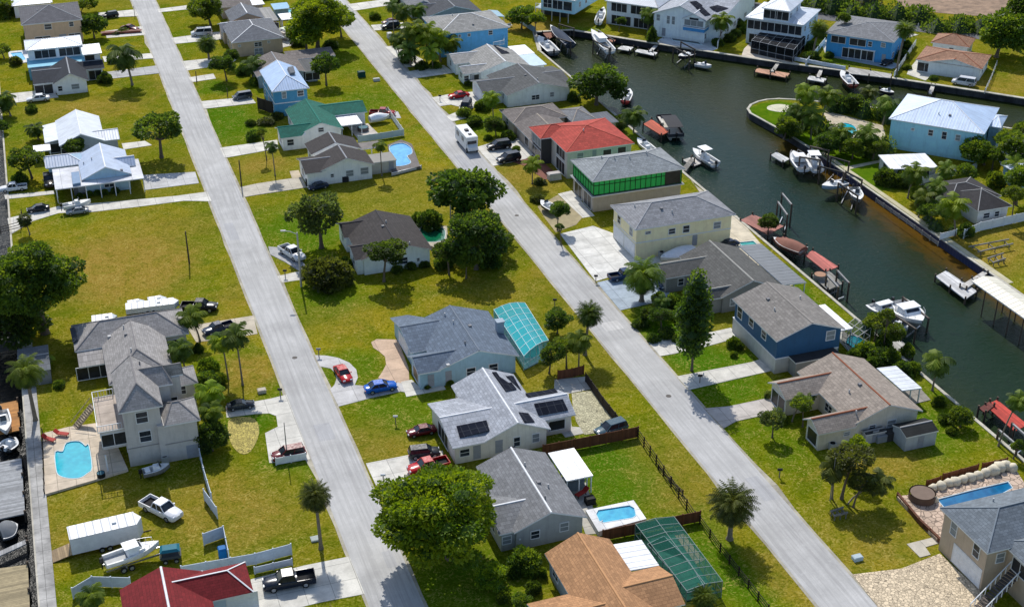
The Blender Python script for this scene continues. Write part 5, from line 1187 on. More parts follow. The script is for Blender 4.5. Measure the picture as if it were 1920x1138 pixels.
H['nb4'] = HB('tall three storey white house with stacked screened balconies and pool cage', (.66, .74, .82), MW, [
    ('hx', [(1428, 15), (1482, 22), (1503, 0)], 9.0, 1.6, {'z0': 6.1, 'S': [(.28, 7.6, 3.1, 1.9, 'o'), (.75, 7.6, 3.1, 1.9, 'o')]}),
    ('hx', [(1398, 32), (1507, 48), (1537, 18)], 6.2, 1.6, {'S': [(.13, 4.6, 3.0, 2.0, 'o'), (.38, 4.6, 3.2, 2.0, 'o'), (.63, 4.6, 3.2, 2.0, 'o'), (.88, 4.6, 3.0, 2.0, 'o'), (.25, 1.3, 5, 2.1, 'o'), (.72, 1.3, 5, 2.1, 'o')]})], cap=cWt)
H['nb3'] = HB('white house with gable facing the canal, arched windows and dark solar panels', (.76, .84, .90), SL, [
    ('gy', [(1237, 27), (1327, 38), (1310, -35, 5.6)], 5.6, 2.6, {'S': [(.08, 4.6, .8, 1.4, 'w'), (.28, 4.4, .7, 1.8, 'w'), (.38, 4.4, .7, 1.8, 'w'), (.2, 1.3, .9, 1.9, 'd')]}),
    ('gy', [(1279, 35), (1323, 42), (1334, 34)], 5.3, 1.6, {'z0': 2.7, 'oh': .25, 'S': [(.5, 4.55, 4.6, 1.3, 's'), (.5, 5.55, 2.2, .5, 's')], 'W': [], 'E': []}), ('fy', [(1281, 37, 5.3), (1321, 43, 5.3), (1334, 34, 5.3)], 3.7, 0, {'z0': 2.8, 'oh': .05, 'w': (.05, .27, .58), 'S': [], 'W': [], 'E': []}),
    ('gx', [(1327, 38), (1382, 18), (1362, -20)], 5.2, 1.8, {})], cap=cWt)
for q in ([(1293, 5), (1305, 3), (1317, 12), (1306, 17)], [(1304, 16), (1315, 13), (1332, 29), (1321, 31)], [(1330, 15), (1345, 11), (1366, 17), (1345, 24)]): H['nb3'].panel(q)
H['nb2'] = HB('white two storey house with dark screened lanai and white boat parked in front', (.76, .80, .84), MG, [
    ('hx', [(1145, 3), (1236, 14), (1200, -40)], 5.8, 1.6, {'S': [(.25, 4.4, 4, 2.0, 'o'), (.7, 4.4, 5.5, 2.0, 'o'), (.3, 1.3, 5, 2.2, 'o'), (.75, 1.3, 5, 2.2, 'o')]})])
H['nb1'] = HB('light blue stilt house with white balconies at the top edge of the photo', (.40, .68, .82), MW, [
    ('hx', [(1010, -8), (1082, 0), (1100, -30)], 6.4, 1.6, {'z0': 2.8, 'S': [(.2, 4.6, 2.2, 2, 'w'), (.5, 4.6, 2.6, 2.1, 's'), (.8, 4.6, 2.2, 2.1, 's')]}),
    ('fx', [(1004, 14), (1066, 24), (1085, 8)], 2.8, 0, {'nw': 1, 'posts': 5, 'roof': M_conc((.5, .55, .6), 2)}), ('fx', [(1010, 8, 2.6), (1066, 14, 2.6), (1090, -14, 2.6)], 2.5, 0, {'w': (.04, .045, .05), 'S': []})])
H['nb1'].rails([(1004, 14), (1066, 24), (1095, 0)], 2.85)
H['nb6'] = HB('single storey white house with rusty orange brown tile roof', (.80, .83, .86), SK, [
    ('hx', [(1728, 98), (1842, 130), (1857, 103)], 2.9, 1.3, {'S': [(.12, 1.3, 3.0, 1.9, 'o'), (.55, 1.4, 2.6, 1.0, 'w'), (.85, 1.4, 1.0, 1.2, 'w')]}),
    ('gy', [(1768, 117), (1840, 131)], 2.85, 1.4, {'rg': (1800, 98), 'S': []}), ('hx', [(1745, 80), (1818, 90), (1826, 72), (1762, 66)], 2.9, 1.5, {})], cap=cBr)
H['p1'] = HB('big light blue house with pale ribbed metal hip roof on the point', (.36, .70, .90), M_metal((.46, .58, .76), .55), [
    ('hx', [(1667, 222), (1846, 252), (1868, 202)], 6.0, 2.6, {'S': [(.45, 4.4, .8, 1.1, 'w'), (.6, 4.3, .8, 1.4, 'w'), (.75, 4.3, .8, 1.1, 'w'), (.93, 4.2, 1.0, 1.4, 'w'), (.25, 4.5, .5, .4, 'w')], 'W': [(.5, 4.2, 1.2, 1.2, 'w')]}),
    ('hx', [(1850, 236), (1885, 226), (1866, 214)], 5.4, 1.0, {'w': (.30, .45, .56)})], cap=cWt)
H['p1'].vents((1760, 215), (1781, 217))
H['p2'] = House('white house with dark shingle roof behind the row of canal palms', (.58, .60, .62), M_shingle((.042, .04, .043)), [
    ('hx', [(1833, 396), (1898, 386), (1832, 352)], 2.8, 1.8, {'S': [(.3, 1.5, 1.2, .9, 'w'), (.65, 1.5, .9, .9, 'w')]}), ('hx', [(1732, 352), (1850, 372), (1820, 332)], 2.7, 1.4, {})])
House('low white flat roofed pavilion on the lawn of the point', (.5, .5, .5), MF, [('fx', [(1653, 298), (1722, 288), (1752, 306), (1682, 317)], 2.5, 0, {'oh': .3, 'S': [(.5, 1.2, 6, 1.8, 'o')], 'W': [(.5, 1.2, 2, 1.8, 'o')]})], rot=R(-14))
House('blue walled house cut by the right edge behind the palms', (.2, .38, .5), ML, [('hx', [(1915, 330), (1960, 345), (1990, 290)], 3.2, 1.5, {})])
shed([(1697, 818), (1742, 811), (1733, 783), (1690, 795)], 2.2, .55, 'pale garden shed with black roof at the corner of the courtyard house', (.42, .46, .5), (.02, .022, .022))
shed([(1622, 814), (1660, 808), (1655, 800), (1620, 806)], 1.5, .2, 'small white utility hut against the courtyard house wall', (.52, .53, .54), (.05, .05, .05))
# ================================================================ paving
pave('driveway', [(655, 1043), (684, 1113), (600, 1129), (476, 1160), (470, 1086), (570, 1060)], cW)
pave('driveway', [(537, 740), (583, 861), (505, 868), (497, 812), (521, 800), (518, 780), (505, 775), (480, 776), (425, 783), (423, 762), (505, 748)], cW)
pave('driveway', [(475, 592), (483, 626), (440, 633), (368, 642), (350, 612)], (.5, .44, .34))
pave('driveway', [(389, 360), (397, 378), (345, 377), (260, 388), (172, 398), (110, 400), (62, 415), (20, 440), (14, 410), (115, 386), (200, 380), (330, 368)], cW)
pave('path', [(8, 366), (60, 362), (100, 358), (103, 364), (60, 369), (10, 374)], cW)
pave('driveway', [(268, 329), (366, 323), (373, 344), (270, 357)], (.5, .5, .5))
pave('driveway', [(228, 270), (272, 265), (285, 273), (232, 281)], cW)
pave('driveway', [(200, 136), (293, 124), (300, 138), (212, 148)], cG)
pave('driveway', [(192, 107), (283, 101), (289, 110), (196, 117)], cW)
pave('driveway', [(184, 25), (254, 19), (260, 31), (186, 35)], cW); pave('driveway', [(197, 59), (267, 50), (273, 66), (200, 72)], cW)
pave('driveway', [(20, 176), (98, 168), (110, 183), (30, 193)], cW)
pave('driveway', [(295, 18), (350, 11), (355, 18), (298, 24)], cW); pave('driveway', [(321, 72), (405, 61), (440, 60), (440, 72), (329, 83)], cW)
pave('driveway', [(340, 116), (425, 107), (445, 112), (430, 121), (350, 133)], cW); pave('path', [(354, 146), (400, 139), (405, 148), (360, 155)], cW)
pave('driveway', [(376, 191), (470, 182), (480, 194), (382, 205)], cW); pave('driveway', [(412, 278), (520, 263), (522, 279), (421, 297)], cW)
pave('driveway', [(449, 352), (482, 345), (566, 332), (575, 352), (482, 366), (459, 370)], (.48, .44, .36)); pave('path', [(543, 322), (560, 320), (566, 333), (548, 336)], cT)
pave('driveway', [(503, 463), (527, 465), (560, 482), (574, 500), (560, 508), (535, 492), (507, 478)], cG); pave('driveway', [(520, 518), (565, 508), (570, 524), (528, 530)], cW)
pave('driveway', [(590, 666), (612, 667), (634, 671), (655, 680), (668, 693), (671, 708), (665, 722), (690, 724), (748, 717), (762, 720), (770, 738), (752, 734), (700, 745), (635, 762), (619, 730), (627, 722), (631, 710), (628, 699), (620, 691), (600, 687)], (.52, .51, .50))
pave('patio', [(696, 642), (706, 636), (746, 637), (766, 690), (768, 722), (709, 709), (717, 697), (724, 684), (722, 669), (712, 660), (700, 652)], cP)
pave('path', [(752, 716), (772, 712), (790, 729), (832, 723), (836, 730), (762, 744)], cW)
pave('driveway', [(686, 869), (766, 853), (830, 845), (835, 880), (768, 899), (705, 910)], cW)
pave('driveway', [(652, 9), (720, 0), (760, -4), (770, 6), (715, 13), (664, 21)], cW); pave('driveway', [(695, 48), (757, 43), (762, 54), (702, 58)], cW)
pave('driveway', [(722, 89), (740, 86), (792, 112), (800, 122), (762, 127), (745, 110)], cW); pave('driveway', [(761, 136), (832, 123), (852, 137), (776, 148)], cW)
pave('driveway', [(809, 184), (850, 176), (900, 172), (905, 195), (880, 206), (874, 222), (848, 229), (836, 219), (858, 210), (862, 201), (845, 197), (825, 200)], cW)
pave('driveway', [(893, 277), (940, 263), (990, 258), (1002, 290), (985, 299), (925, 312)], cW)
pave('driveway', [(958, 303), (1000, 288), (1045, 328), (1022, 338), (985, 312)], (.22, .08, .055))
pave('driveway', [(1046, 364), (1072, 358), (1115, 405), (1092, 409)], cW); pave('bare_ground', [(1008, 388), (1046, 366), (1092, 408), (1080, 422), (1042, 436), (1022, 410)], (.36, .30, .17), joint=300)
pave('driveway', [(1050, 439), (1112, 424), (1150, 438), (1190, 485), (1290, 466), (1335, 470), (1240, 492), (1180, 508), (1117, 528)], (.66, .65, .61))
pave('driveway', [(1119, 530), (1190, 514), (1240, 520), (1262, 560), (1163, 582)], (.36, .43, .50))
pave('driveway', [(1214, 640), (1266, 630), (1320, 626), (1370, 615), (1390, 632), (1320, 651), (1262, 664), (1238, 668)], cW)
pave('driveway', [(1269, 706), (1410, 679), (1440, 668), (1452, 694), (1292, 731)], cW)
pave('driveway', [(1321, 766), (1367, 762), (1450, 744), (1480, 752), (1460, 776), (1421, 781), (1380, 790), (1357, 803)], (.50, .46, .42))
pave('driveway', [(1598, 1077), (1690, 1066), (1762, 1038), (1850, 1120), (1900, 1180), (1680, 1180)], (.60, .49, .34), paver=2.6)
pave('path', [(1700, 1020), (1748, 1008), (1762, 1018), (1735, 1026), (1745, 1040), (1725, 1045)], (.5, .46, .38))
pave('patio', [(1645, 692), (1690, 690), (1745, 750), (1716, 757)], (.30, .28, .25)); pave('patio', [(1382, 405), (1437, 470), (1500, 530), (1470, 540), (1330, 440), (1350, 402)], (.62, .55, .42))
pave('patio', [(1325, 380), (1380, 405), (1300, 345), (1285, 322)], (.50, .45, .36)); pave('patio', [(1100, 905), (1110, 945), (1122, 1000), (1098, 1002), (1070, 920), (1060, 900)], (.45, .43, .38))
pave('patio', [(1545, 585), (1590, 628), (1640, 680), (1618, 690), (1560, 625)], (.42, .42, .38)); pave('patio', [(1262, 1000), (1278, 996), (1320, 1050), (1300, 1060)], (.5, .38, .27))
pave('patio', [(1040, 712), (1102, 706), (1118, 728), (1066, 738), (1072, 800), (1098, 802), (1098, 812), (1060, 820), (1035, 790)], (.50, .48, .43))
pave('gravel_garden', [(1072, 738), (1112, 732), (1156, 782), (1120, 812), (1096, 815), (1080, 790), (1074, 765)], (.46, .43, .28), paver=3.2)
pave('flower_bed', [(806, 764), (822, 758), (848, 763), (858, 770), (832, 778), (814, 776)], (.20, .085, .04), joint=300)
pave('patio', [(1554, 100), (1566, 96), (1660, 112), (1690, 124), (1672, 130), (1560, 108)], (.33, .40, .46)); pave('path', [(1540, 82), (1566, 60), (1580, 62), (1558, 100), (1548, 103)], cW)
pave('patio', [(1704, 131), (1728, 102), (1742, 100), (1752, 140), (1735, 152), (1700, 140)], (.62, .60, .52)); pave('patio', [(1395, 92), (1410, 78), (1430, 100), (1500, 120), (1440, 112), (1390, 106)], (.62, .55, .45))
pave('patio', [(1232, 78), (1250, 66), (1330, 76), (1345, 92), (1330, 98), (1240, 84)], (.60, .62, .64)); pave('patio', [(1540, 205), (1565, 213), (1655, 236), (1662, 262), (1640, 275), (1560, 245)], (.50, .43, .32))
pave('path', [(1578, 315), (1652, 300), (1655, 304), (1584, 320)], (.55, .50, .36)); pave('patio', [(1442, 199), (1462, 196), (1484, 200), (1486, 206), (1468, 211), (1445, 208), (1438, 204)], (.60, .58, .42), sm=4)
pave('driveway', [(1865, 295), (1900, 268), (1925, 272), (1930, 300), (1885, 315)], (.55, .55, .58)); pave('path', [(1538, 287), (1546, 286), (1900, 530), (1890, 532)], (.5, .46, .3), joint=50)
pave('path', [(1690, 62), (1712, 64), (1722, 66), (1700, 72)], cW); pave('patio', [(428, 55), (462, 50), (560, 62), (568, 82), (530, 90), (470, 74)], (.6, .58, .55))
pave('patio', [(508, 55), (538, 52), (562, 82), (530, 90)], (.62, .61, .58)); pave('patio', [(692, 214), (746, 210), (752, 222), (700, 224)], (.5, .5, .5)); pave('patio', [(652, 238), (690, 232), (712, 254), (672, 262)], (.55, .50, .44))
pave('flower_bed', [(428, 790), (448, 782), (478, 786), (486, 812), (470, 846), (450, 850), (432, 828)], (.42, .35, .09), joint=300, sm=3, paver=2.6)
# ================================================================ pools and screen cages
pool([(104, 847), (118, 846), (125, 830), (148, 827), (160, 836), (166, 835), (172, 876), (163, 887), (150, 895), (130, 896), (112, 891), (106, 880)], 'kidney shaped turquoise pool on tan deck beside the big grey house', (.01, .34, .46), (.02, .42, .52), [(80, 812), (128, 800), (200, 790), (240, 880), (188, 896), (85, 926)], sm=3, z=.3)
pool([(1118, 963), (1122, 956), (1180, 947), (1189, 952), (1192, 966), (1186, 970), (1132, 979), (1124, 976)], 'small rectangular pool in a raised white surround', (.02, .30, .50), (.05, .42, .58), [(1098, 956), (1188, 937), (1212, 972), (1122, 996)], (.78, .78, .78), z=.75)
pool([(1758, 936), (1822, 919), (1890, 903), (1898, 914), (1850, 940), (1770, 950)], 'dark blue rectangular pool edged with pale boulders', (.005, .09, .22), (.01, .14, .30), [(1682, 930), (1720, 925), (1745, 915), (1905, 880), (1930, 920), (1775, 965), (1768, 1012), (1755, 1008)], (.50, .38, .29), z=.5, paver=True)
pool([(730, 278), (738, 271), (756, 269), (770, 277), (772, 288), (763, 293), (770, 305), (755, 311), (738, 310), (737, 296)], 'round edged bright blue pool on dark raised deck', (.05, .30, .62), (.10, .42, .72), [(727, 272), (752, 262), (772, 270), (788, 312), (735, 322)], (.16, .14, .13), sm=3, z=.6)
pool([(788, 432), (796, 424), (830, 428), (834, 444), (826, 452), (794, 452)], 'dark green pool between the dark roofed house and big trees', (.004, .09, .045), (.006, .13, .06), [(782, 424), (796, 420), (838, 424), (840, 450), (830, 470), (800, 458)], (.5, .45, .36), sm=3)
pool([(1572, 236), (1584, 231), (1600, 236), (1606, 246), (1596, 254), (1580, 250)], 'small free form turquoise pool among the palms on the point', (.01, .32, .42), (.02, .42, .50), [(1562, 228), (1605, 226), (1622, 248), (1600, 260), (1566, 250)], (.5, .44, .33), sm=3)
pool([(20, 100), (40, 98), (48, 112), (30, 116)], 'blue pool with white edge left of the white house with the lanai', (.05, .35, .62), (.10, .45, .70), [(15, 97), (50, 94), (58, 116), (20, 121)], (.7, .7, .7))
pool([(528, 24), (540, 18), (560, 18), (562, 26), (545, 28)], 'teal pool behind the slate roofed tan house near the top', (.01, .28, .34), (.02, .36, .42), [(522, 24), (535, 15), (566, 15), (568, 28)], (.5, .5, .5))
pool([(1385, 455), (1412, 452), (1424, 462), (1398, 466)], 'narrow green blue pool behind the long grey roofed house', (.01, .26, .22), (.02, .32, .28)); pool([(1586, 640), (1598, 628), (1622, 640), (1608, 654), (1592, 656)], 'small teal pool with screen behind the deep blue gabled house', (.01, .30, .38), (.02, .38, .45), [(1580, 640), (1596, 622), (1628, 640), (1610, 660)], (.4, .4, .38), sm=3)
pool([(1258, 70), (1308, 78), (1316, 84), (1262, 76)], 'dark water plunge pool in front of the white solar house', (.01, .03, .04), (.02, .05, .06)); pool([(968, 14), (980, 12), (984, 17), (974, 19)], 'round above ground pool with white rim near the top', (.01, .35, .40), (.02, .42, .45), sm=3, z=1.0)
def cage(quad, h, label, rgb, alpha, nx, ny, arch=.0, bars=(.6, .62, .63), name='pool_cage'):
    """screened pool enclosure: frame of bars with mesh panels"""
    q = [P(*p) for p in quad]; o = sum(q, Vector()) / 4; root = empty(name, o, 0, label, 'pool cage'); fr = MB(o); sc_ = MB(o); bw = .06
    def at(u, v_): p = q[0].lerp(q[1], u).lerp(q[3].lerp(q[2], u), v_); return Vector((p.x, p.y, h + arch * math.sin(PI * u)))
    for i in range(nx + 1):
        for j in range(ny): fr.bar(at(i / nx, j / ny), at(i / nx, (j + 1) / ny), bw, bw)
    for j in range(ny + 1):
        for i in range(nx): fr.bar(at(i / nx, j / ny), at((i + 1) / nx, j / ny), bw, bw)
    edge_ = [at(i / nx, 0) for i in range(nx + 1)] + [at(1, j / ny) for j in range(1, ny + 1)] + [at(i / nx, 1) for i in range(nx - 1, -1, -1)] + [at(0, j / ny) for j in range(ny - 1, 0, -1)]
    for i, p in enumerate(edge_):
        r = edge_[(i + 1) % len(edge_)]; fr.bar(p, (p.x, p.y, 0), bw, bw); fr.bar((p.x, p.y, h * .4), (r.x, r.y, h * .4), .06, .06); sc_.add([p, r, (r.x, r.y, 0), (p.x, p.y, 0)], [(0, 1, 2, 3)])
    for i in range(nx):
        for j in range(ny): sc_.add([at(i / nx, j / ny), at((i + 1) / nx, j / ny), at((i + 1) / nx, (j + 1) / ny), at(i / nx, (j + 1) / ny)], [(0, 1, 2, 3)])
    fr.build('frame', M_paint(bars), root); sc_.build('screen', M_screen(rgb, alpha), root); return root
pool([(948, 605), (962, 600), (978, 598), (1010, 650), (1012, 668), (985, 672)], 'turquoise pool inside the big teal screen cage', (.005, .30, .33), (.01, .42, .40), [(926, 602), (984, 590), (1029, 668), (984, 692)], (.25, .42, .42))
cage([(926, 606), (984, 593), (1028, 664), (982, 694)], 2.3, 'large arched pool cage with turquoise screens beside the blue house', (.03, .42, .48), .58, 4, 7, .5, (.52, .66, .68))
pool([(1215, 1020), (1245, 1005), (1290, 1050), (1320, 1100), (1290, 1110), (1255, 1065)], 'green pool inside the sagging green screen cage', (.008, .12, .075), (.012, .17, .10), [(1200, 1015), (1262, 1000), (1345, 1110), (1288, 1125)], (.04, .20, .14))
cage([(1190, 1012), (1262, 998), (1352, 1120), (1285, 1138)], 2.3, 'long pool cage with torn green screens beside the tan roofed house', (.012, .11, .08), .5, 2, 9, .3, (.20, .25, .24))
cage([(1407, 100), (1486, 118), (1508, 92), (1424, 84)], 3.0, 'black screened pool cage below the three storey white house', (.006, .008, .012), .85, 5, 3, 0, (.42, .44, .46)); cage([(1578, 640), (1604, 658), (1630, 640), (1600, 622)], 2.3, 'small screen cage beside the deep blue gabled house', (.03, .06, .06), .35, 3, 2, 0, (.5, .5, .5))
# boulders round the dark blue pool
BL = ['pale boulder %s' % t for t in ('at the left end of the row behind the hot tub', 'second from the left end of the pool row', 'third in the row, under the left dark red fence panel', 'fourth in the row behind the dark blue pool', 'fifth in the row, where the long fence panel starts', 'sixth in the row behind the dark blue pool',
 'seventh in the row, left of the middle', 'eighth in the row, at the middle of the pool', 'large ninth in the row before the right fence panel', 'large tenth in the row before the right fence panel', 'eleventh in the row near the roof of the tan house', 'at the right end of the row by the grey roof', 'on the left pool edge below the hot tub', 'lowest on the left edge of the dark blue pool')]
for i, (x, y, r) in enumerate([(1748, 922, 9), (1762, 920, 11), (1776, 914, 10), (1790, 912, 11), (1804, 907, 10), (1818, 904, 11), (1832, 900, 10), (1846, 895, 11), (1860, 892, 13), (1872, 886, 13), (1884, 882, 12), (1896, 886, 11), (1744, 934, 8), (1752, 944, 7)]):
    b = P(x, y); r *= mpp(b); rnd = random.Random(i); bm = bmesh.new(); bmesh.ops.create_icosphere(bm, subdivisions=2, radius=r)
    for v_ in bm.verts: v_.co *= rnd.uniform(.82, 1.12); v_.co.z *= .95
    me = bpy.data.meshes.new('boulder'); bm.to_mesh(me); bm.free(); me.polygons.foreach_set('use_smooth', [True] * len(me.polygons)); me.materials.append(M_paint((.62, .56, .43), .9)); o = ob('boulder', me, None, (b.x, b.y, r * .55 + .3)); tag(o, BL[i], 'boulder', 'boulders edging the dark blue pool')
# ================================================================ trees: (base pixel), crown centre row or pixel, crown radius in pixels
T = tree
tree((85, 625), (75, 530), 92, 'huge dense round tree at the left edge beside the grey house', 'big', 'mid')
tree((52, 640), (22, 600), 60, 'dark tree under the huge round tree at the left edge', 'round', 'dark')
tree((845, 1045), (822, 962), 118, 'huge lime green tree overhanging the left street near the bottom', 'big', 'lime', flat=.95)
tree((596, 92), (603, 34), 56, 'large lime green tree at the top beside the right street', 'big', 'lime')
tree((303, 296), (305, 245), 47, 'broad dark leafed tree beside the left street in front of the ribbed roof house', 'loose', 'dark')
tree((603, 465), (600, 400), 54, 'tall airy grey green tree in front of the dark roofed house', 'loose', 'grey', flat=1.1)
tree((862, 440), (868, 362), 60, 'tall dark tree beside the right street north of the green pool', 'round', 'dark', flat=1.0)
tree((893, 505), (898, 440), 54, 'wide dark tree between the green pool and the right street', 'round', 'dark', flat=1.05)
tree((874, 522), (876, 484), 23, 'small round tree in front of the wide dark tree', 'round', 'mid'); tree((842, 515), (838, 470), 28, 'dark leafy tree beside the corner of the dark roofed house', 'loose', 'dark')
tree((720, 528), (728, 472), 36, 'two headed tree with pale trunk in front of the dark roofed house', 'round', 'dark', flat=.75)
bush((615, 535), 46, 'very dark dome shaped bush beside the street lamp', 'olive', 4.6, name='round_bush')
bush((806, 425), 24, 'clipped dark hedge block behind the green pool', 'dark', 3.2); bush((782, 418), 14, 'small clipped bush behind the dark roofed house', 'mid', 1.8)
tree((1118, 197), (1120, 158), 50, 'dense round dark tree on the canal bank beside the charcoal roof', 'round', 'dark', flat=.85)
tree((1297, 695), (1297, 590), 33, 'tall narrow dark cypress beside the right street', 'cone', 'dark', name='cypress_tree', cat='conifer')
tree((1868, 108), (1880, 60), 48, 'large spreading tree at the top right beside the canal road', 'round', 'mid'); tree((1908, 96), (1912, 18), 40, 'tree at the top right corner of the photo', 'round', 'dark')
tree((1045, 432), (1047, 394), 19, 'small round tree in the sandy yard beside the green sheathed house', 'round', 'dark', flat=1.0); tree((1052, 460), (1048, 425), 9, 'slender young tree at the corner of the yellow house drive', 'loose', 'dark')
tree((177, 72), (176, 48), 24, 'round dark tree beside the tan house at top left', 'bush', 'dark', flat=1.1); bush((198, 155), 14, 'round clipped bush beside the navy roofed house', 'dark', 2.3)
tree((395, 48), (386, 18), 30, 'bushy tree with pale trunk in front of the slate roofed tan house', 'round', 'mid'); tree((425, 152), (420, 120), 22, 'dark tree beside the drive of the faded brown roofed house', 'round', 'dark'); tree((438, 128), (436, 104), 14, 'small dark tree behind another by the tan wall', 'round', 'dark')
tree((612, 160), (612, 122), 26, 'dark tree at the end of the long low faded roof', 'loose', 'dark', flat=1.15); tree((150, 300), (145, 275), 18, 'round dark tree between the two metal roofed houses', 'round', 'dark')
bush((1480, 255), 20, 'leafy shrub on the left of the point hedge', 'dark', 3.4); tree((1440, 435), (1440, 415), 18, 'small tree on the pink dock terrace', 'round', 'dark')
tree((500, 300), (494, 248), 10, 'thin sapling by the green roofed house drive', 'loose', 'mid'); bush((475, 262), 14, 'low dark shrub beside the green roofed house', 'dark', 1.8); bush((500, 232), 18, 'reddish green shrub bed behind the green roofed house', 'olive', 1.2)
tree((398, 845), (400, 815), 30, 'dark bushy tree between the grey tower house and the yellow garden', 'round', 'dark', flat=1.2); tree((388, 745), (392, 712), 22, 'dark bush tree at the right wall of the grey house', 'round', 'mid')
tree((1045, 625), (1045, 600), 24, 'dark rounded tree at the right corner of the teal cage', 'round', 'dark'); tree((1030, 700), (1035, 665), 26, 'bushy tree beside the teal cage and brown gate', 'loose', 'dark', flat=1.2)
tree((1062, 690), (1060, 650), 26, 'leafy tree overlapping the teal pool cage', 'loose', 'mid'); tree((920, 1100), (922, 1078), 30, 'small lime tree below the huge lime green tree', 'round', 'lime'); tree((975, 1140), (978, 1128), 18, 'small tree at the bottom edge beside the tan roof', 'round', 'mid')
bush((985, 1066), 32, 'clipped bright hedge beside the tan roofed house', 'mid', 2.6, rx=1.1); tree((1578, 935), (1590, 862), 42, 'clump tree with several trunks on the lawn left of the boulder pool', 'loose', 'olive', flat=.8)
tree((1600, 950), (1612, 905), 28, 'lower crown of leaves beside the clump tree on the lawn', 'loose', 'olive'); tree((1585, 890), (1600, 836), 24, 'young lime palmlike tree in front of the courtyard house', 'loose', 'lime')
tree((1448, 820), (1446, 785), 24, 'frosty grey green tree beside the drive of the courtyard house', 'loose', 'grey'); tree((1505, 800), (1500, 760), 22, 'leafy tree in the courtyard of the tan brown roofed house', 'loose', 'mid')
tree((1240, 620), (1236, 590), 22, 'dark tree at the corner of the bluish drive', 'loose', 'dark'); tree((1210, 605), (1218, 588), 18, 'dark shrub tree beside the bluish drive', 'round', 'dark'); bush((1262, 585), 22, 'leafy dark shrub next to the cypress', 'dark', 3)
bush((1200, 612), 16, 'low dark shrub in the shade by the right street', 'dark', 1.3); bush((1250, 630), 17, 'spiky dark shrub in the shaded garden', 'dark', 1.4); bush((1376, 650), 13, 'round clipped shrub at the deep blue house', 'mid', 1.6); bush((1375, 668), 8, 'small shrub in the ring bed at the deep blue house', 'mid', .8)
tree((1640, 640), (1642, 605), 26, 'bushy tree on the bank beside the white cruiser', 'loose', 'mid'); tree((1668, 655), (1672, 622), 24, 'second leafy tree on the bank by the white cruiser', 'loose', 'mid'); bush((1650, 680), 28, 'dense garden shrub behind the courtyard house', 'dark', 2.2); bush((1620, 665), 20, 'shrub beside the small screen cage', 'mid', 2.0)
bush((1690, 700), 22, 'dark shrub by the white flat awning', 'dark', 2.0); tree((1800, 800), (1798, 780), 22, 'leafy bush on the canal bank near the red dock', 'round', 'mid'); tree((1900, 860), (1906, 835), 14, 'small tree at the right edge by the canal', 'loose', 'mid')
tree((1915, 320), (1900, 275), 34, 'leafy tree on the right edge of the point', 'round', 'mid'); tree((1845, 310), (1828, 282), 30, 'tree in front of the big light blue house', 'round', 'mid'); tree((1860, 320), (1858, 290), 22, 'smaller tree right of another before the big light blue house', 'loose', 'mid')
tree((1905, 385), (1905, 335), 30, 'tree at the right edge behind the dark roofed house', 'round', 'mid'); bush((1660, 345), 22, 'dark shrub on the lawn beside the white pavilion', 'dark', 3.0); bush((1690, 350), 18, 'shrub right of the dark one beside the white pavilion', 'dark', 2.4)
bush((1808, 442), 16, 'dark shrub at the end of the white fence', 'dark', 2.2); tree((1720, 385), (1722, 365), 22, 'bushy tree left of the dark roofed house on the point', 'loose', 'mid'); bush((1865, 350), 18, 'shrub against the dark roof on the point', 'mid', 3)
tree((60, 335), (52, 300), 32, 'big dark tree at the left of the porch house', 'loose', 'dark'); tree((1590, 90), (1576, 33), 12, 'small tree beside the road behind the bright blue house', 'round', 'mid'); bush((1344, 68), 12, 'dark bush at the white solar house', 'dark', 2.2); bush((1252, 62), 9, 'small bush by the white solar house wall', 'dark', 1.4)
bush((1162, 38), 10, 'dark bush in front of the screened lanai', 'dark', 2.0); bush((1222, 78), 11, 'tall dark clipped shrub on the far bank', 'dark', 3.4); tree((978, 55), (980, 32), 24, 'rounded tree left of the stilt house', 'round', 'mid'); tree((1003, 66), (1005, 34), 15, 'small lime tree on the lawn by the canal end', 'round', 'lime')
bush((1520, 112), 16, 'dark shrub beside the black pool cage', 'dark', 2.0); tree((930, 255), (926, 232), 18, 'low tree beside the white motorhome', 'round', 'dark'); bush((890, 236), 16, 'dark bush behind the white motorhome', 'dark', 2); bush((870, 218), 14, 'round bush behind the black van', 'mid', 1.8)
bush((905, 205), 16, 'bush at the corner of the charcoal roofed house', 'mid', 2.2); bush((1012, 345), 13, 'spiky low shrub in front of the brick red roofed house', 'olive', 1.0); bush((1008, 378), 14, 'pale weedy shrub beside the covered trailer', 'olive', 1.2); bush((703, 36), 12, 'dark green bush by the top of the right street', 'mid', 1.8)
tree((765, 8), (755, 14), 22, 'round dark tree at the top behind the palms', 'round', 'dark'); tree((20, 30), (8, 28), 26, 'green tree at the top left corner of the photo', 'round', 'mid'); tree((152, 24), (165, 8), 18, 'tree behind the round dark one at top left', 'loose', 'mid'); bush((30, 122), 12, 'round bush by the blue pool at top left', 'olive', 2)
tree((500, -4), (498, 8), 16, 'dark tree at the top behind the slate roofed tan house', 'round', 'dark'); bush((232, 60), 20, 'low hedge in front of the brick planter at top left', 'mid', 1.0, rx=1.2, ry=.6); tree((1290, -4), (1300, 2), 18, 'palm like shrub tree behind the white solar house', 'round', 'mid')
tree((1390, 8), (1395, 4), 20, 'lime shrub tree at the top between two white houses', 'round', 'lime'); bush((1378, 70), 12, 'dark bush between the white solar house and the three storey house', 'dark', 1.8); bush((1385, 50), 12, 'green bush between the white solar house and its neighbour', 'dark', 1.8)
tree((1210, 45), (1216, 26), 18, 'grey green tree leaning over the lawn on the far bank', 'loose', 'grey')
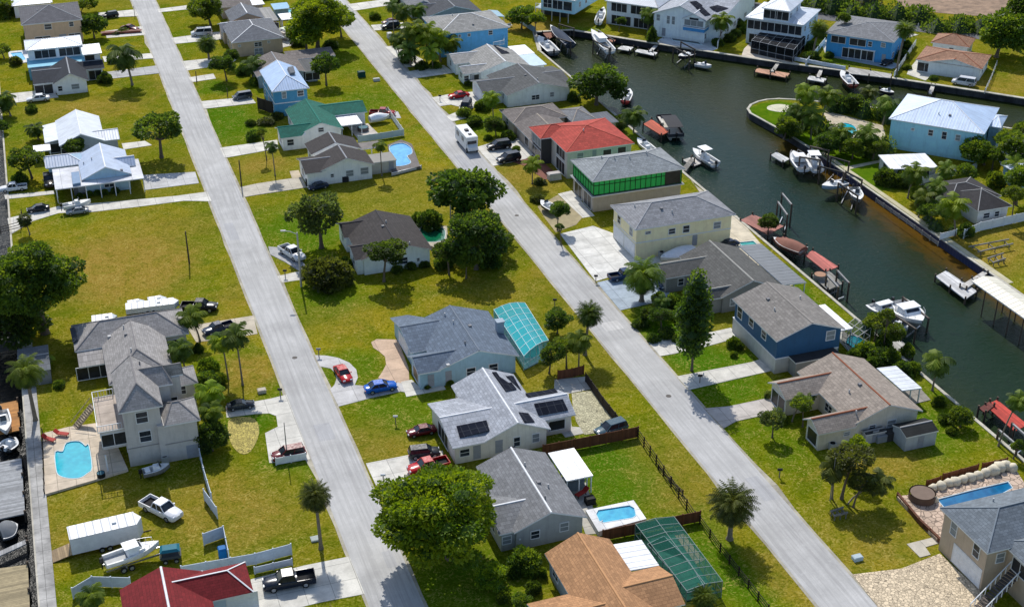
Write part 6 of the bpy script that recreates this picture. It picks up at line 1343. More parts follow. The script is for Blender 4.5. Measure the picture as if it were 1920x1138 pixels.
hedge([(1500, 14), (1560, 24), (1640, 34), (1720, 45), (1800, 55), (1838, 60)], 7, 3.9, 'long wild dark hedge along the far side of the canal road', 'dark', 26, .55, kind='stuff', lump=.5)
hedge([(1470, -2), (1560, 2), (1620, 4)], 9, 4, 'second wild row of bushes behind the long hedge', 'olive', 20, .6, kind='stuff', lump=.5)
hedge([(1560, 205), (1600, 210), (1650, 222), (1668, 228)], 3.6, 3.4, 'dark hedge along the far shore of the point', 'dark', 60, .3, lump=.3)
hedge([(1490, 232), (1530, 250), (1580, 270), (1640, 288), (1656, 290)], 4.4, 3.6, 'bushy green hedge round the turquoise pool on the point', 'mid', 50, .32, lump=.4)
hedge([(1738, 412), (1760, 430), (1785, 436)], 2.2, 1.6, 'low shrubs by the white fence on the point', 'dark', 60, .25, lump=.3)
for i, (bx, by, tx, ty, r, k, tone, lab) in enumerate([
 (602, 1028, 599, 934, 33, 'skirt', 'olive', 'round headed fan palm on the verge of the left street'), (1368, 1010, 1368, 950, 47, 'skirt', 'olive', 'big dense fan palm beside the right street near the bottom'),
 (1097, 665, 1103, 592, 28, 'skirt', 'dark', 'fan palm overhanging the right street beside the teal cage'), (1203, 565, 1203, 520, 40, 'date', 'mid', 'broad date palm in front of the long grey roofed house'),
 (1085, 690, 1085, 640, 27, 'feather', 'mid', 'feather palm between the teal cage and right street'), (1338, 452, 1338, 428, 22, 'skirt', 'mid', 'round palm against the yellow wall'),
 (998, 345, 998, 310, 21, 'feather', 'lime', 'palm with a ring of bright fronds in front of the brick red roofed house'), (925, 225, 922, 185, 20, 'feather', 'lime', 'bright palm in front of the charcoal roofed house'),
 (1188, 250, 1187, 218, 25, 'feather', 'dark', 'dark palm on the bank beside the red boat deck'), (1165, 245, 1163, 235, 13, 'skirt', 'dark', 'low palm beside the brick red roof'),
 (248, 160, 240, 103, 34, 'loose', 'dark', 'tall palm alone on the lawn right of the navy roofed house'), (392, 112, 391, 85, 20, 'skirt', 'dark', 'dark palm beside the left street at the slate roofed tan house'),
 (474, 150, 476, 124, 24, 'feather', 'dark', 'palm in front of the faded brown roofed house'), (20, 218, 12, 190, 26, 'feather', 'dark', 'dark palm at the left edge below the white car'), (72, 262, 68, 244, 19, 'feather', 'dark', 'palm left of the ribbed metal roof'),
 (56, 440, 51, 414, 13, 'fan', 'olive', 'small fan palm at the end of the white drive'), (516, 330, 514, 275, 15, 'loose', 'dark', 'slim palm beside the drive of the black brown roofed house'), (716, 330, 715, 272, 15, 'loose', 'mid', 'slim tall palm beside the dark lanai and round blue pool'),
 (375, 640, 364, 596, 29, 'feather', 'mid', 'bright palm at the right end of the grey roof'), (348, 700, 344, 655, 27, 'feather', 'dark', 'dark palm in the angle of the grey roofs'), (428, 712, 424, 640, 27, 'feather', 'lime', 'tall palm left of another on the yellow lawn'),
 (455, 722, 452, 632, 30, 'feather', 'dark', 'tall dark palm beside the left street above the dark slate car'), (400, 800, 400, 738, 32, 'feather', 'lime', 'drooping lime palm at the right wall of the tower house'), (395, 828, 402, 772, 26, 'feather', 'mid', 'lower palm under the drooping lime one'),
 (67, 790, 66, 700, 36, 'date', 'mid', 'tall palm with wide crown beside the marina walk'), (72, 690, 84, 672, 22, 'loose', 'lime', 'lime palm fronds behind the tall marina palm'), (178, 1146, 176, 1118, 28, 'feather', 'mid', 'palm at the bottom left beside the dark red roof'),
 (1320, 1140, 1318, 1122, 26, 'skirt', 'mid', 'palm at the bottom beside the green pool cage'), (1748, 732, 1750, 678, 32, 'loose', 'mid', 'palm leaning over the canal bank near the white awning'), (1872, 836, 1892, 752, 24, 'feather', 'mid', 'palm leaning over the red dock'),
 (770, 125, 768, 96, 26, 'feather', 'dark', 'dark palm in the front of the row before the bright blue house'), (748, 112, 748, 76, 20, 'feather', 'dark', 'leftmost low palm of the row before the bright blue house'), (778, 118, 778, 58, 28, 'feather', 'mid', 'tall palm in the middle of the row before the bright blue house'),
 (800, 120, 802, 66, 28, 'feather', 'lime', 'lime palm right of the tallest in the row'), (826, 116, 822, 72, 26, 'feather', 'lime', 'palm near the right end of the row before the bright blue house'), (842, 112, 846, 82, 22, 'feather', 'mid', 'rightmost palm of the row before the bright blue house'),
 (812, 130, 808, 98, 22, 'loose', 'lime', 'low lime palm behind the white boat trailer'), (760, 70, 755, 22, 22, 'feather', 'dark', 'tall dark palm left of the pair at the top'), (790, 62, 784, 20, 19, 'feather', 'dark', 'tall dark palm right of the pair at the top'), (740, 90, 738, 12, 16, 'loose', 'dark', 'slim dark palm near the top by the right street'),
 (1214, 62, 1216, 28, 20, 'feather', 'mid', 'palm between the lanai house and the white solar house'), (1350, 82, 1350, 40, 23, 'feather', 'mid', 'palm with pale trunk before the white solar house'), (1524, 105, 1530, 56, 19, 'skirt', 'mid', 'tall palm beside the black pool cage'),
 (1680, 140, 1686, 58, 20, 'skirt', 'mid', 'tall slender palm on the far bank beside the bright blue house'), (1702, 372, 1708, 325, 27, 'feather', 'mid', 'palm beside the low white pavilion'), (1768, 348, 1770, 320, 21, 'feather', 'mid', 'palm behind the pavilion by the white wall'),
 (1722, 408, 1728, 372, 24, 'feather', 'mid', 'palm nearest the canal before the dark roofed house'), (1790, 442, 1776, 386, 32, 'feather', 'lime', 'large lime palm leaning toward the canal'), (1760, 400, 1750, 352, 22, 'feather', 'mid', 'palm behind the large lime one'),
 (1502, 250, 1505, 175, 26, 'feather', 'lime', 'palm at the left end of the hedge on the point'), (1540, 235, 1545, 180, 25, 'feather', 'mid', 'palm above the far shore hedge on the point'), (1520, 262, 1518, 218, 26, 'feather', 'mid', 'palm in the middle of the left hedge on the point'), (1490, 250, 1492, 210, 22, 'feather', 'dark', 'dark palm at the tip side of the hedge on the point'),
 (1575, 285, 1572, 250, 24, 'feather', 'mid', 'palm in front of the turquoise pool on the point'), (1620, 290, 1622, 255, 26, 'feather', 'mid', 'palm right of the turquoise pool on the point'), (1655, 235, 1662, 195, 26, 'loose', 'mid', 'palm beside the corner of the big light blue house'), (1628, 205, 1625, 175, 19, 'feather', 'olive', 'olive palm on the far shore of the point'),
 (1905, 340, 1898, 310, 24, 'feather', 'lime', 'lime palm at the right edge beside the blue walled house'), (1485, 790, 1500, 752, 20, 'feather', 'mid', 'palm in front of the courtyard opening'), (1240, 598, 1238, 566, 18, 'feather', 'dark', 'small palm beside the broad date palm'), (1600, 880, 1592, 848, 26, 'feather', 'lime', 'young palm with upright fronds before the courtyard house wall'),
 (1560, 935, 1556, 880, 30, 'feather', 'olive', 'leaning palm of the clump on the lawn left of the pool'), (1590, 945, 1640, 905, 30, 'feather', 'olive', 'palm leaning right from the clump on the lawn')]):
    palm((bx, by), (tx, ty), r, lab, k, tone)
# ================================================================ vehicles
K = (.012, .013, .015); Wh = (.72, .73, .75); RD = (.42, .008, .014); MR = (.13, .008, .016); NV = (.012, .025, .06)
for a in [
 ('sedan', (.008, .11, .48), (682, 729), (745, 718), 'bright blue sedan parked at the mouth of the pink patio'), ('sedan', RD, (633, 684), (653, 713), 'bright red car on the curved drive beside the left street'),
 ('suv', MR, (574, 843), (508, 856), 'maroon car behind the low white barrier by the left street'), ('pickup', (.010, .016, .03), (593, 1079), (490, 1096), 'black pickup truck on the concrete drive at the bottom'),
 ('pickup', Wh, (267, 936), (339, 971), 'white pickup truck parked on the grass near the cargo trailer'), ('coupe', (.03, .04, .05), (430, 759), (472, 753), 'dark slate car at the top of the white drive beside the palms'),
 ('suv', (.035, .04, .048), (764, 850), (826, 843), 'dark grey SUV parked above the red pickup'), ('pickup', RD, (842, 863), (764, 882), 'bright red pickup beside the huge lime tree'), ('sedan', MR, (811, 801), (769, 809), 'dark maroon car on the lawn by the round flower bed'),
 ('pickup', Wh, (527, 461), (569, 487), 'white pickup on the curved drive of the dark roofed house'), ('sedan', Wh, (99, 181), (43, 187), 'white saloon car in front of the navy roofed house'), ('suv', K, (222, 26), (190, 31), 'black SUV on the drive at the top left'),
 ('coupe', MR, (228, 50), (259, 54), 'maroon covered car behind the low hedge at top left'), ('van', (.6, .62, .64), (400, 60), (356, 63), 'silver white van on the drive of the slate roofed tan house'), ('van', (.13, .14, .16), (470, 177), (438, 182), 'grey van parked beside the timber deck of the blue house'),
 ('pickup', (.3, .01, .02), (692, 211), (742, 212), 'red pickup at the end of the green roof'), ('pickup', K, (91, 323), (94, 352), 'black pickup under the edge of the white porch roof'), ('sedan', (.02, .022, .025), (92, 386), (50, 392), 'black car at the left end of the long white drive'),
 ('sedan', (.35, .37, .40), (163, 391), (126, 396), 'silver grey car on the long white drive beside a white boat'), ('pickup', Wh, (42, 349), (8, 353), 'white flatbed truck at the left edge'), ('pickup', K, (338, 574), (409, 574), 'black pickup behind the right end of the grey roof'),
 ('pickup', NV, (436, 606), (382, 622), 'dark blue pickup with a kayak rack beside the left street'), ('coupe', RD, (886, 174), (834, 181), 'red sports car on the drive in front of the charcoal roofed house'), ('van', K, (880, 187), (867, 212), 'black van facing the right street'),
 ('suv', (.02, .022, .026), (752, 47), (713, 51), 'black SUV near the top beside the right street'), ('sedan', MR, (746, 38), (716, 42), 'dark red car behind the black SUV near the top'), ('suv', K, (958, 270), (913, 276), 'black SUV next to the white motorhome'),
 ('suv', (.02, .025, .035), (981, 291), (926, 302), 'black SUV with silver roof in front of the brick red roofed house'), ('sedan', NV, (1380, 452), (1351, 459), 'navy car at the far end of the yellow house'), ('pickup', (.012, .04, .11), (1141, 520), (1198, 510), 'blue pickup on the bluish drive behind the date palm'),
 ('sedan', (.012, .05, .12), (1224, 508), (1256, 545), 'blue car nosed against the long grey roofed house'), ('suv', (.05, .10, .13), (1174, 794), (1117, 812), 'slate blue open jeep in the stone garden'), ('sedan', NV, (608, 345), (584, 350), 'dark blue car tucked beside the black brown roofed house'),
 ('van', (.62, .63, .66), (1834, 158), (1781, 150), 'white covered camper van on the far bank'), ('coupe', K, (1672, 112), (1654, 120), 'small black vehicle beside the bright blue house on the far bank')]: car(*a)
def trailer(rear, front, W_, h, label, rgb=(.66, .67, .69), ramp=False, roofpitch=.9):
    a = P(*rear, 1.2); b = P(*front, 1.2); c = (a + b) / 2; ang = math.atan2(b.y - a.y, b.x - a.x); L = (b - a).length / 2; w = W_ / 2; root = empty('cargo_trailer', (c.x, c.y, .02), ang, label, 'trailer')
    m_ = MB(); m_.hexa([(-L, -w, .55), (L, -w, .55), (L, w, .55), (-L, w, .55), (-L, -w, h), (L, -w, h), (L, w, h), (-L, w, h)]); m_.hexa([(L, -w, .55), (L + .7, -.05, .55), (L + .7, .05, .55), (L, w, .55), (L, -w, h), (L + .7, -.05, h), (L + .7, .05, h), (L, w, h)])
    for s_ in (-1, 1):
        for i in range(7): x = -L + 2 * L * i / 6; m_.box(x - .03, s_ * w - .03, .6, x + .03, s_ * w + .03, h - .05)
    m_.build('body', M_paint(rgb, .45), root)
    m_ = MB(); m_.box(-L - .04, -w - .05, h, L + .02, w + .05, h + .06); m_.build('roof', M_metal((.60, .62, .65), roofpitch), root); m_ = MB(); m_.box(L * .3, -.25, h + .06, L * .3 + .5, .25, h + .25); m_.build('roof_vent', mTrim, root)
    ty, ri = wheel_meshes(.34)
    for x in (-.45, .4):
        for s_ in (-1, 1): q = ob('tyre', ty, root, (x, s_ * (w + .08), .34)); ob('rim', ri, q, (0, 0, 0), (0, 0, 0 if s_ > 0 else PI))
    m_ = MB(); m_.bar((L, 0, .5), (L + 1.6, 0, .5), .12, .12); m_.build('hitch', mDark, root)
    if ramp: m_ = MB(); m_.hexa([(-L - 2.2, -w * .9, 0), (-L, -w * .9, .5), (-L, w * .9, .5), (-L - 2.2, w * .9, 0), (-L - 2.2, -w * .9, .08), (-L, -w * .9, .58), (-L, w * .9, .58), (-L - 2.2, w * .9, .08)]); m_.build('ramp', M_wood((.36, .26, .15), .25, 0), root)
    return root
trailer((132, 1020), (256, 991), 2.5, 2.7, 'long white enclosed cargo trailer with lowered ramp on the grass', ramp=True); trailer((236, 577), (326, 566), 2.0, 1.35, 'long white trailer parked behind the grey roof', (.6, .62, .66))
trailer((172, 596), (210, 591), 1.9, 1.0, 'low pale trailer at the left behind the grey roof', (.35, .4, .44)); trailer((240, 568), (262, 564), 1.6, 1.1, 'small pale trailer on the lot edge left of its twin', (.45, .5, .55)); trailer((278, 563), (303, 559), 1.7, 1.2, 'small pale trailer on the lot edge right of its twin', (.45, .5, .55))
def wheels_on(root, xs, w, r=.4):
    ty, ri = wheel_meshes(r)
    for x in xs:
        for s_ in (-1, 1): q = ob('tyre', ty, root, (x, s_ * w, r)); ob('rim', ri, q, (0, 0, 0), (0, 0, 0 if s_ > 0 else PI))
# motorhome
a = P(862, 246, 1.5); b = P(888, 276, 1.5); c = (a + b) / 2; ang = math.atan2(b.y - a.y, b.x - a.x); r_ = empty('motorhome', (c.x, c.y, .05), ang, 'white motorhome parked at the kerb of the right street', 'motorhome')
m_ = MB(); m_.hexa([(-3.6, -1.2, .5), (3.2, -1.2, .5), (3.2, 1.2, .5), (-3.6, 1.2, .5), (-3.5, -1.15, 3.1), (3.6, -1.15, 3.1), (3.6, 1.15, 3.1), (-3.5, 1.15, 3.1)]); m_.hexa([(3.2, -1.0, .5), (4.3, -.95, .6), (4.3, .95, .6), (3.2, 1.0, .5), (3.2, -1.0, 1.7), (4.2, -.9, 1.2), (4.2, .9, 1.2), (3.2, 1.0, 1.7)]); m_.build('body', M_gloss((.74, .75, .76), .35), r_)
m_ = MB(); m_.box(-3.4, -1.1, 3.1, 3.4, 1.1, 3.16); m_.build('roof', M_paint((.70, .71, .72)), r_); m_ = MB(); m_.box(-.4, -.35, 3.16, .5, .35, 3.42); m_.build('air_conditioner', M_paint((.04, .04, .045)), r_); m_ = MB(); m_.box(1.8, -.3, 3.16, 2.5, .3, 3.3); m_.build('roof_hatch', M_paint((.05, .05, .055)), r_)
m_ = MB()
for s_ in (-1, 1): m_.hexa([(-2.6, s_ * 1.19 - .03, 1.7), (-1.2, s_ * 1.19 - .03, 1.7), (-1.2, s_ * 1.19 + .03, 1.7), (-2.6, s_ * 1.19 + .03, 1.7), (-2.6, s_ * 1.19 - .03, 2.5), (-1.2, s_ * 1.19 - .03, 2.5), (-1.2, s_ * 1.19 + .03, 2.5), (-2.6, s_ * 1.19 + .03, 2.5)]); m_.box(.6, s_ * 1.19 - .03, 1.7, 1.8, s_ * 1.19 + .03, 2.5)
m_.box(3.15, -.9, 1.7, 3.5, .9, 2.3); m_.build('windows', mGlass, r_); wheels_on(r_, (-2.2, 3.3), 1.05, .42)
# ================================================================ boats
B = boat
B('ttop', (1341, 307), (1299, 282), 'white boat with hardtop moored by the pale float', W=1.3); dock([(1280, 300), (1298, 294), (1316, 306), (1300, 312)], 'pale square float beside the white hardtop boat', (.55, .52, .48), -.9)
B('pontoon', (1268, 256), (1243, 217), 'pontoon boat with black canopy beside the red deck', top=(.012, .013, .02), rgb=(.05, .05, .06), W=1.6); dock([(1206, 233), (1222, 224), (1255, 247), (1240, 254)], 'bright red boat deck by the black canopy pontoon', (.50, .10, .05), .1)
B('cc', (1224, 283), (1195, 262), 'white open boat against the bank by the brick red roof', W=1.1, z=-.3); B('cc', (1172, 190), (1181, 170), 'red open boat beside the round dark tree', rgb=(.45, .04, .03))
B('cabin', (1676, 566), (1729, 606), 'large white cruiser on the lift at the canal bank', W=2.3, z=-.2); B('cabin', (1640, 568), (1674, 590), 'white cabin boat moored left of the large cruiser', W=1.9, z=-.5); B('cc', (1684, 603), (1700, 617), 'small white tender beside the large cruiser', W=.9, z=-.6)
B('cover', (1070, 86), (1032, 52), 'covered dark blue boat on a lift at the canal end', rgb=(.03, .04, .06), top=(.035, .05, .08), z=.1, W=1.4); B('cabin', (1144, 96), (1109, 60), 'white cabin boat on a lift left of the white platforms', z=.1, W=1.5); B('cc', (1038, 99), (1010, 72), 'open work boat with green deck gear at the canal corner', rgb=(.1, .11, .12), W=1.7)
B('cc', (1298, 100), (1272, 108), 'dark boat hanging in the lift before the white solar house', rgb=(.02, .02, .03), z=.1, W=1.2); B('cc', (1305, 119), (1334, 125), 'small pale boat in the water before the white solar house', W=.9, z=-1.2)
B('cc', (1600, 160), (1577, 136), 'dark red boat at the bank before the bright blue house', rgb=(.16, .03, .02), z=-.5); B('cc', (1652, 167), (1676, 176), 'dark small boat near the palm on the far bank', rgb=(.03, .03, .04), W=.9)
B('cabin', (1508, 316), (1487, 287), 'white boat at the left of the lifts on the point', z=-.2, W=1.6); B('ttop', (1533, 318), (1517, 290), 'white boat with pale top right of the first on the point', z=-.2, W=1.4); B('cc', (1585, 341), (1541, 351), 'blue and white boat in the lifts at the blue seawall', rgb=(.35, .48, .6), z=-.2, W=1.2); B('cc', (1600, 352), (1612, 378), 'grey boat at the end of the lifts by the blue seawall', rgb=(.25, .26, .27), z=-.3, W=1.2)
B('cover', (1506, 470), (1450, 449), 'boat under a brown cover beside the pink terrace', rgb=(.2, .1, .08), top=(.24, .11, .08), z=-.3, W=1.5); B('cover', (1301, 468), (1238, 487), 'white covered boat on the paving beside the yellow house', rgb=(.7, .71, .73), top=(.72, .73, .75), z=.35, W=1.5)
B('cc', (268, 884), (318, 872), 'grey skiff leaning by the wall under the tower house', rgb=(.22, .22, .22), z=.3, W=.8); B('cc', (118, 386), (170, 377), 'white boat on the long white drive behind the silver car', z=.6, W=.85); B('cover', (693, 223), (730, 217), 'white covered boat inside the fenced side yard', z=.3, W=1.0)
B('cc', (1040, 392), (1014, 378), 'dark skiff with pale ring on a trailer in the sandy yard', rgb=(.03, .03, .03), z=.4, W=1.1); B('pontoon', (545, 70), (520, 62), 'white boat parked by the big lime green tree at the top', z=.1, top=(.55, .6, .5), W=1.1); B('cc', (8, 838), (30, 822), 'dark boat in the marina below the orange deck', rgb=(.03, .035, .04), z=-1.1, W=1.3)
B('cover', (0, 996), (34, 985), 'flat grey boat in the marina between the piers', rgb=(.16, .17, .18), top=(.16, .17, .18), z=-1.3, W=1.7); B('cc', (2, 770), (12, 812), 'white boat across the orange deck in the marina', z=.0, W=1.0); B('cc', (1122, 42), (1132, 18), 'white boat standing on the lawn under the lanai house', z=.4, W=1.1)
# the boat on its trailer beside the cargo trailer
def trailer_boat():
    r_ = B('cabin', (196, 1052), (298, 1019), 'white cabin boat on a trailer next to the cargo trailer', z=.75, W=1.15)
    m_ = MB(); m_.bar((-3.2, -.7, -.15), (3.4, -.6, -.15), .12, .15); m_.bar((-3.2, .7, -.15), (3.4, .6, -.15), .12, .15); m_.bar((3.4, 0, -.15), (5.2, 0, -.2), .12, .12); m_.bar((3.4, -.6, -.15), (3.4, .6, -.15), .1, .1); m_.bar((-1, -1.1, -.3), (-1, 1.1, -.3), .12, .12); m_.build('trailer_frame', mChrome, r_)
    ty, ri = wheel_meshes(.36)
    for x in (-1.4, -.5):
        for s_ in (-1, 1): q = ob('tyre', ty, r_, (x, s_ * 1.15, -.38)); ob('rim', ri, q, (0, 0, 0), (0, 0, 0 if s_ > 0 else PI))
trailer_boat()
# ================================================================ docks and lifts
D = dock
D([(1157, 92), (1166, 86), (1188, 89), (1180, 96)], 'small white platform dock nearest the canal end', (.62, .62, .60), -.5); D([(1190, 97), (1196, 92), (1233, 99), (1227, 105)], 'longer white platform dock beside the small one', (.62, .62, .60), -.5); D([(1216, 96), (1238, 74), (1244, 75), (1223, 97)], 'gangway down to the longer white platform', (.5, .5, .48), -.3)
D([(1415, 135), (1420, 128), (1481, 138), (1474, 146)], 'orange pink dock below the three storey house', (.50, .27, .17), -.4); D([(1444, 134), (1456, 118), (1462, 119), (1452, 135)], 'narrow gangway to the orange pink dock', (.4, .38, .34), -.2); D([(1513, 149), (1518, 142), (1550, 148), (1546, 155)], 'short white dock between pink dock and red boat', (.62, .62, .60), -.5)
D([(1530, 144), (1537, 130), (1543, 131), (1538, 146)], 'gangway to the short white dock', (.5, .48, .44), -.3); D([(1740, 175), (1746, 160), (1753, 161), (1748, 177)], 'narrow pale gangway below the rusty tile house', (.5, .48, .44), -.2); D([(1588, 138), (1592, 126), (1672, 139), (1671, 147)], 'long grey plank deck on the far bank', (.42, .41, .39), .25)
D([(1124, 72), (1140, 74), (1158, 72), (1150, 80)], 'small red brown dock beside the white cabin boat', (.32, .13, .08), -.4); D([(1017, 62), (1030, 58), (1040, 68), (1028, 74)], 'red brown deck at the canal corner', (.26, .10, .06), -.1)
D([(1445, 291), (1456, 285), (1481, 298), (1468, 305)], 'pale deck at the left of the point lifts', (.55, .56, .56), -.3); D([(1388, 413), (1411, 402), (1470, 424), (1440, 440)], 'pink brown terrace dock with a small tree', (.36, .15, .12), .15); D([(1509, 478), (1524, 469), (1572, 500), (1548, 509)], 'long pink red dock in the canal', (.52, .15, .12), .0)
D([(1448, 449), (1470, 443), (1512, 462), (1488, 476)], 'brown red dock under the covered boat', (.30, .12, .09), -.3); D([(1522, 516), (1556, 508), (1580, 532), (1552, 544)], 'grey deck with a round brown table by the bank', (.26, .25, .22), -.05); D([(1656, 644), (1690, 638), (1713, 660), (1688, 671)], 'grey deck below the white cruiser', (.42, .41, .38), -.1)
D([(1847, 759), (1870, 749), (1927, 796), (1902, 808)], 'bright red dock at the right edge of the canal', (.52, .06, .04), .1); D([(1835, 765), (1856, 752), (1864, 760), (1848, 774)], 'dark end platform of the bright red dock', (.16, .04, .03), .25); D([(1754, 518), (1774, 507), (1832, 546), (1810, 561)], 'long floating dock with white deck by the boathouse', (.62, .62, .62), -.4)
D([(1800, 536), (1844, 508), (1852, 512), (1812, 541)], 'pale gangway from the bank to the floating dock', (.5, .48, .44), -.1); D([(1276, 318), (1296, 296), (1302, 300), (1284, 324)], 'narrow dark gangway to the pale square float', (.2, .19, .17), -.4)
D([(-6, 758), (33, 750), (38, 806), (-6, 814)], 'orange wooden deck in the marina', (.42, .19, .05), -.05, 1); D([(-10, 868), (40, 858), (47, 962), (-10, 974)], 'grey weathered pier in the marina', (.30, .31, .32), -.05, 1); D([(-12, 1066), (52, 1058), (57, 1160), (-12, 1170)], 'tan plank deck at the bottom left of the marina', (.32, .26, .15), -.05, 1)
D([(-8, 1036), (50, 1010), (51, 1018), (-8, 1045)], 'narrow grey finger pier in the marina', (.36, .36, .36), -.2); D([(-8, 640), (28, 634), (30, 652), (-8, 660)], 'dark finger pier beside the palm in the marina', (.1, .1, .1), -.2)
lift([(1498, 312), (1536, 318), (1552, 300), (1518, 292)], 'boat lift at the left end of the row on the point'); lift([(1536, 330), (1580, 342), (1590, 322), (1556, 312)], 'boat lift in the middle of the row on the point', rgb=(.03, .03, .03)); lift([(1570, 362), (1606, 386), (1614, 356), (1584, 340)], 'boat lift at the right end of the row on the point', rgb=(.03, .03, .03))
lift([(1456, 404), (1474, 430), (1482, 410), (1464, 388)], 'tall empty boat lift beside the pink terrace', 3.0, rgb=(.3, .3, .3)); lift([(1548, 532), (1570, 556), (1590, 548), (1568, 524)], 'empty boat lift beside the grey round table deck', 2.0, rgb=(.35, .35, .35)); lift([(1262, 104), (1292, 120), (1302, 108), (1276, 94)], 'dark boat lift before the white solar house', rgb=(.02, .02, .02))
lift([(1660, 588), (1716, 626), (1740, 606), (1692, 566)], 'boat lift under the large white cruiser', 1.2); lift([(1044, 84), (1070, 92), (1076, 66), (1048, 58)], 'boat lift under the covered dark blue boat', 2.0); lift([(1112, 88), (1142, 104), (1150, 88), (1122, 70)], 'boat lift under the white cabin boat', 2.0)
lift([(1870, 820), (1905, 850), (1925, 835), (1895, 808)], 'empty boat lift at the right edge below the red dock', 1.6, rgb=(.3, .3, .3))
r_ = House('open boathouse with ribbed cream roof on piles over the canal', (.1, .1, .1), M_metal((.66, .62, .50), 1.0), [('gy', [(1828, 531, 3.2), (1866, 519, 3.2), (1975, 608, 3.2)], 3.2, .5, {'nw': 1, 'z0': -3, 'posts': 2, 'posts_e': 1, 'dark': 1})], name='boathouse', cat='boathouse', cap=False)
# ================================================================ fences and low walls
FW = (.56, .63, .72); FB = (.15, .055, .025); FD = (.035, .025, .02)
fence([(376, 862), (384, 898), (398, 945)], 'white vinyl fence running down from the grey tower house', 1.7, FW); fence([(384, 938), (408, 972)], 'white vinyl gate panel at the end of the fence', 1.7, FW); fence([(383, 1022), (421, 1008), (430, 1052)], 'white vinyl corner fence around the blue bin', 1.7, FW)
fence([(342, 1082), (480, 1058), (547, 1040)], 'long white vinyl fence behind the dark red roofed house', 1.6, FW); fence([(478, 1076), (548, 1060)], 'second low white fence beside the black pickup', 1.0, FW); fence([(138, 1122), (175, 1100), (246, 1102)], 'white fence piece left of the dark red roof', 1.5, FW)
fence([(518, 872), (574, 862)], 'low white barrier in front of the maroon pickup', 1.1, WHITE); fence([(1018, 855), (1106, 838), (1196, 820)], 'reddish brown board fence behind the solar roofed house', 1.7, FB); fence([(1196, 822), (1230, 872), (1302, 978)], 'dark stained fence beside the right street verge', 1.5, FD, 'rail')
fence([(1130, 1014), (1212, 998), (1312, 978)], 'dark board fence behind the small white framed pool', 1.6, FB); fence([(1312, 982), (1350, 1035), (1440, 1150)], 'low dark fence along the verge at the bottom', 1.2, FD, 'rail'); fence([(1098, 716), (1130, 762), (1165, 806)], 'black fence beside the stone garden', 1.5, FD)
fence([(1046, 712), (1072, 708), (1094, 702)], 'brown fence beside the bushy tree and teal cage', 1.5, FB); fence([(728, 214), (742, 234), (757, 255)], 'white railing on the street side of the green roof yard', 1.4, WHITE, 'pickets'); fence([(757, 255), (715, 262), (672, 268)], 'white railing along the near side of the green roof yard', 1.4, (.5, .6, .62), 'panel', th=.05)
fence([(1234, 880), (1256, 905), (1280, 928)], 'short broken rail on the verge by the dark fence', .7, FD, 'rail'); fence([(1510, 124), (1528, 104), (1546, 82)], 'white wall between the three storey and bright blue houses', 1.3, WHITE); fence([(1676, 146), (1696, 115), (1716, 86)], 'white wall between the bright blue and rusty tile houses', 1.4, WHITE)
fence([(1846, 176), (1858, 150), (1868, 124)], 'white fence on the right of the rusty tile house', 1.2, (.5, .5, .48), 'rail'); fence([(1424, 102), (1508, 118), (1584, 132)], 'long pale low wall on the far bank seawall', .9, FW, th=.25); fence([(1380, 30), (1362, 58), (1345, 92)], 'white wall at the right of the white solar house', 1.8, WHITE)
fence([(1806, 448), (1836, 434), (1925, 414)], 'white vinyl fence crossing the point', 1.7, (.66, .70, .76)); fence([(1728, 346), (1772, 334), (1812, 326), (1830, 318)], 'pale wall behind the palms on the point', 1.4, (.5, .55, .6)); fence([(1762, 450), (1792, 442)], 'short white fence on the edge of the point', 1.2, WHITE)
fence([(1736, 914), (1762, 906)], 'left dark red fence panel behind the boulders', 1.1, FB); fence([(1766, 904), (1832, 886)], 'long dark red fence panel behind the boulders', 1.3, FB); fence([(1840, 884), (1886, 874)], 'right dark red fence panel behind the boulders', 1.3, FB); fence([(1682, 932), (1722, 980), (1764, 1020)], 'red brown plank edge of the boulder pool deck', .7, FB, th=.3)
fence([(970, 40), (996, 58), (1004, 62)], 'light blue wall at the end of the stilt house lawn', 1.4, (.32, .46, .58)); fence([(1642, 380), (1700, 420), (1758, 462)], 'low rail along the top of the blue seawall', .8, (.3, .28, .25), 'rail'); fence([(735, 330), (790, 316)], 'white base wall of the round blue pool deck', .6, (.5, .5, .5), th=.3)
fence([(2, 440), (40, 430), (42, 408)], 'dark gate fence at the left end of the white drive', 1.5, FD, 'rail'); fence([(484, 205), (512, 214)], 'black timber deck rail beside the tall blue house', 2.6, FD); fence([(80, 815), (84, 928)], 'dark rail on the marina side of the pool deck', .9, FD, 'rail')
# ================================================================ poles, boxes, furniture
pole((565, 537), 436, 'tall concrete street lamp beside the dark dome bush', (-2.0, .6), .16, (.42, .40, .36), 'street lamp', 'street_lamp'); pole((845, 414), 374, 'street lamp with curved arm in front of the tall dark tree', (1.6, .4), .12, (.4, .38, .34), 'street lamp', 'street_lamp')
pole((355, 494), 434, 'wooden pole standing alone in the vacant lot', None, .13, (.09, .07, .055)); pole((453, 350), 301, 'dark wooden pole beside the left street', None, .12, (.06, .05, .045)); pole((539, 862), 792, 'slim pole by the low white barrier', None, .07, (.25, .24, .22)); pole((369, 154), 134, 'short dark post by the left street', None, .1, (.06, .05, .045))
pole((427, 182), 166, 'short post beside the palm by the left street', None, .09, (.1, .08, .07)); pole((1556, 938), 858, 'thin leaning pole on the lawn by the clump of palms', None, .06, (.25, .24, .22)); pole((1758, 700), 690, 'short mooring post on the bank', None, .1); pole((253, 32), 12, 'thin pole at the top beside the left street', None, .07); pole((1720, 60), 44, 'white post by the canal road', None, .1, (.6, .6, .6))
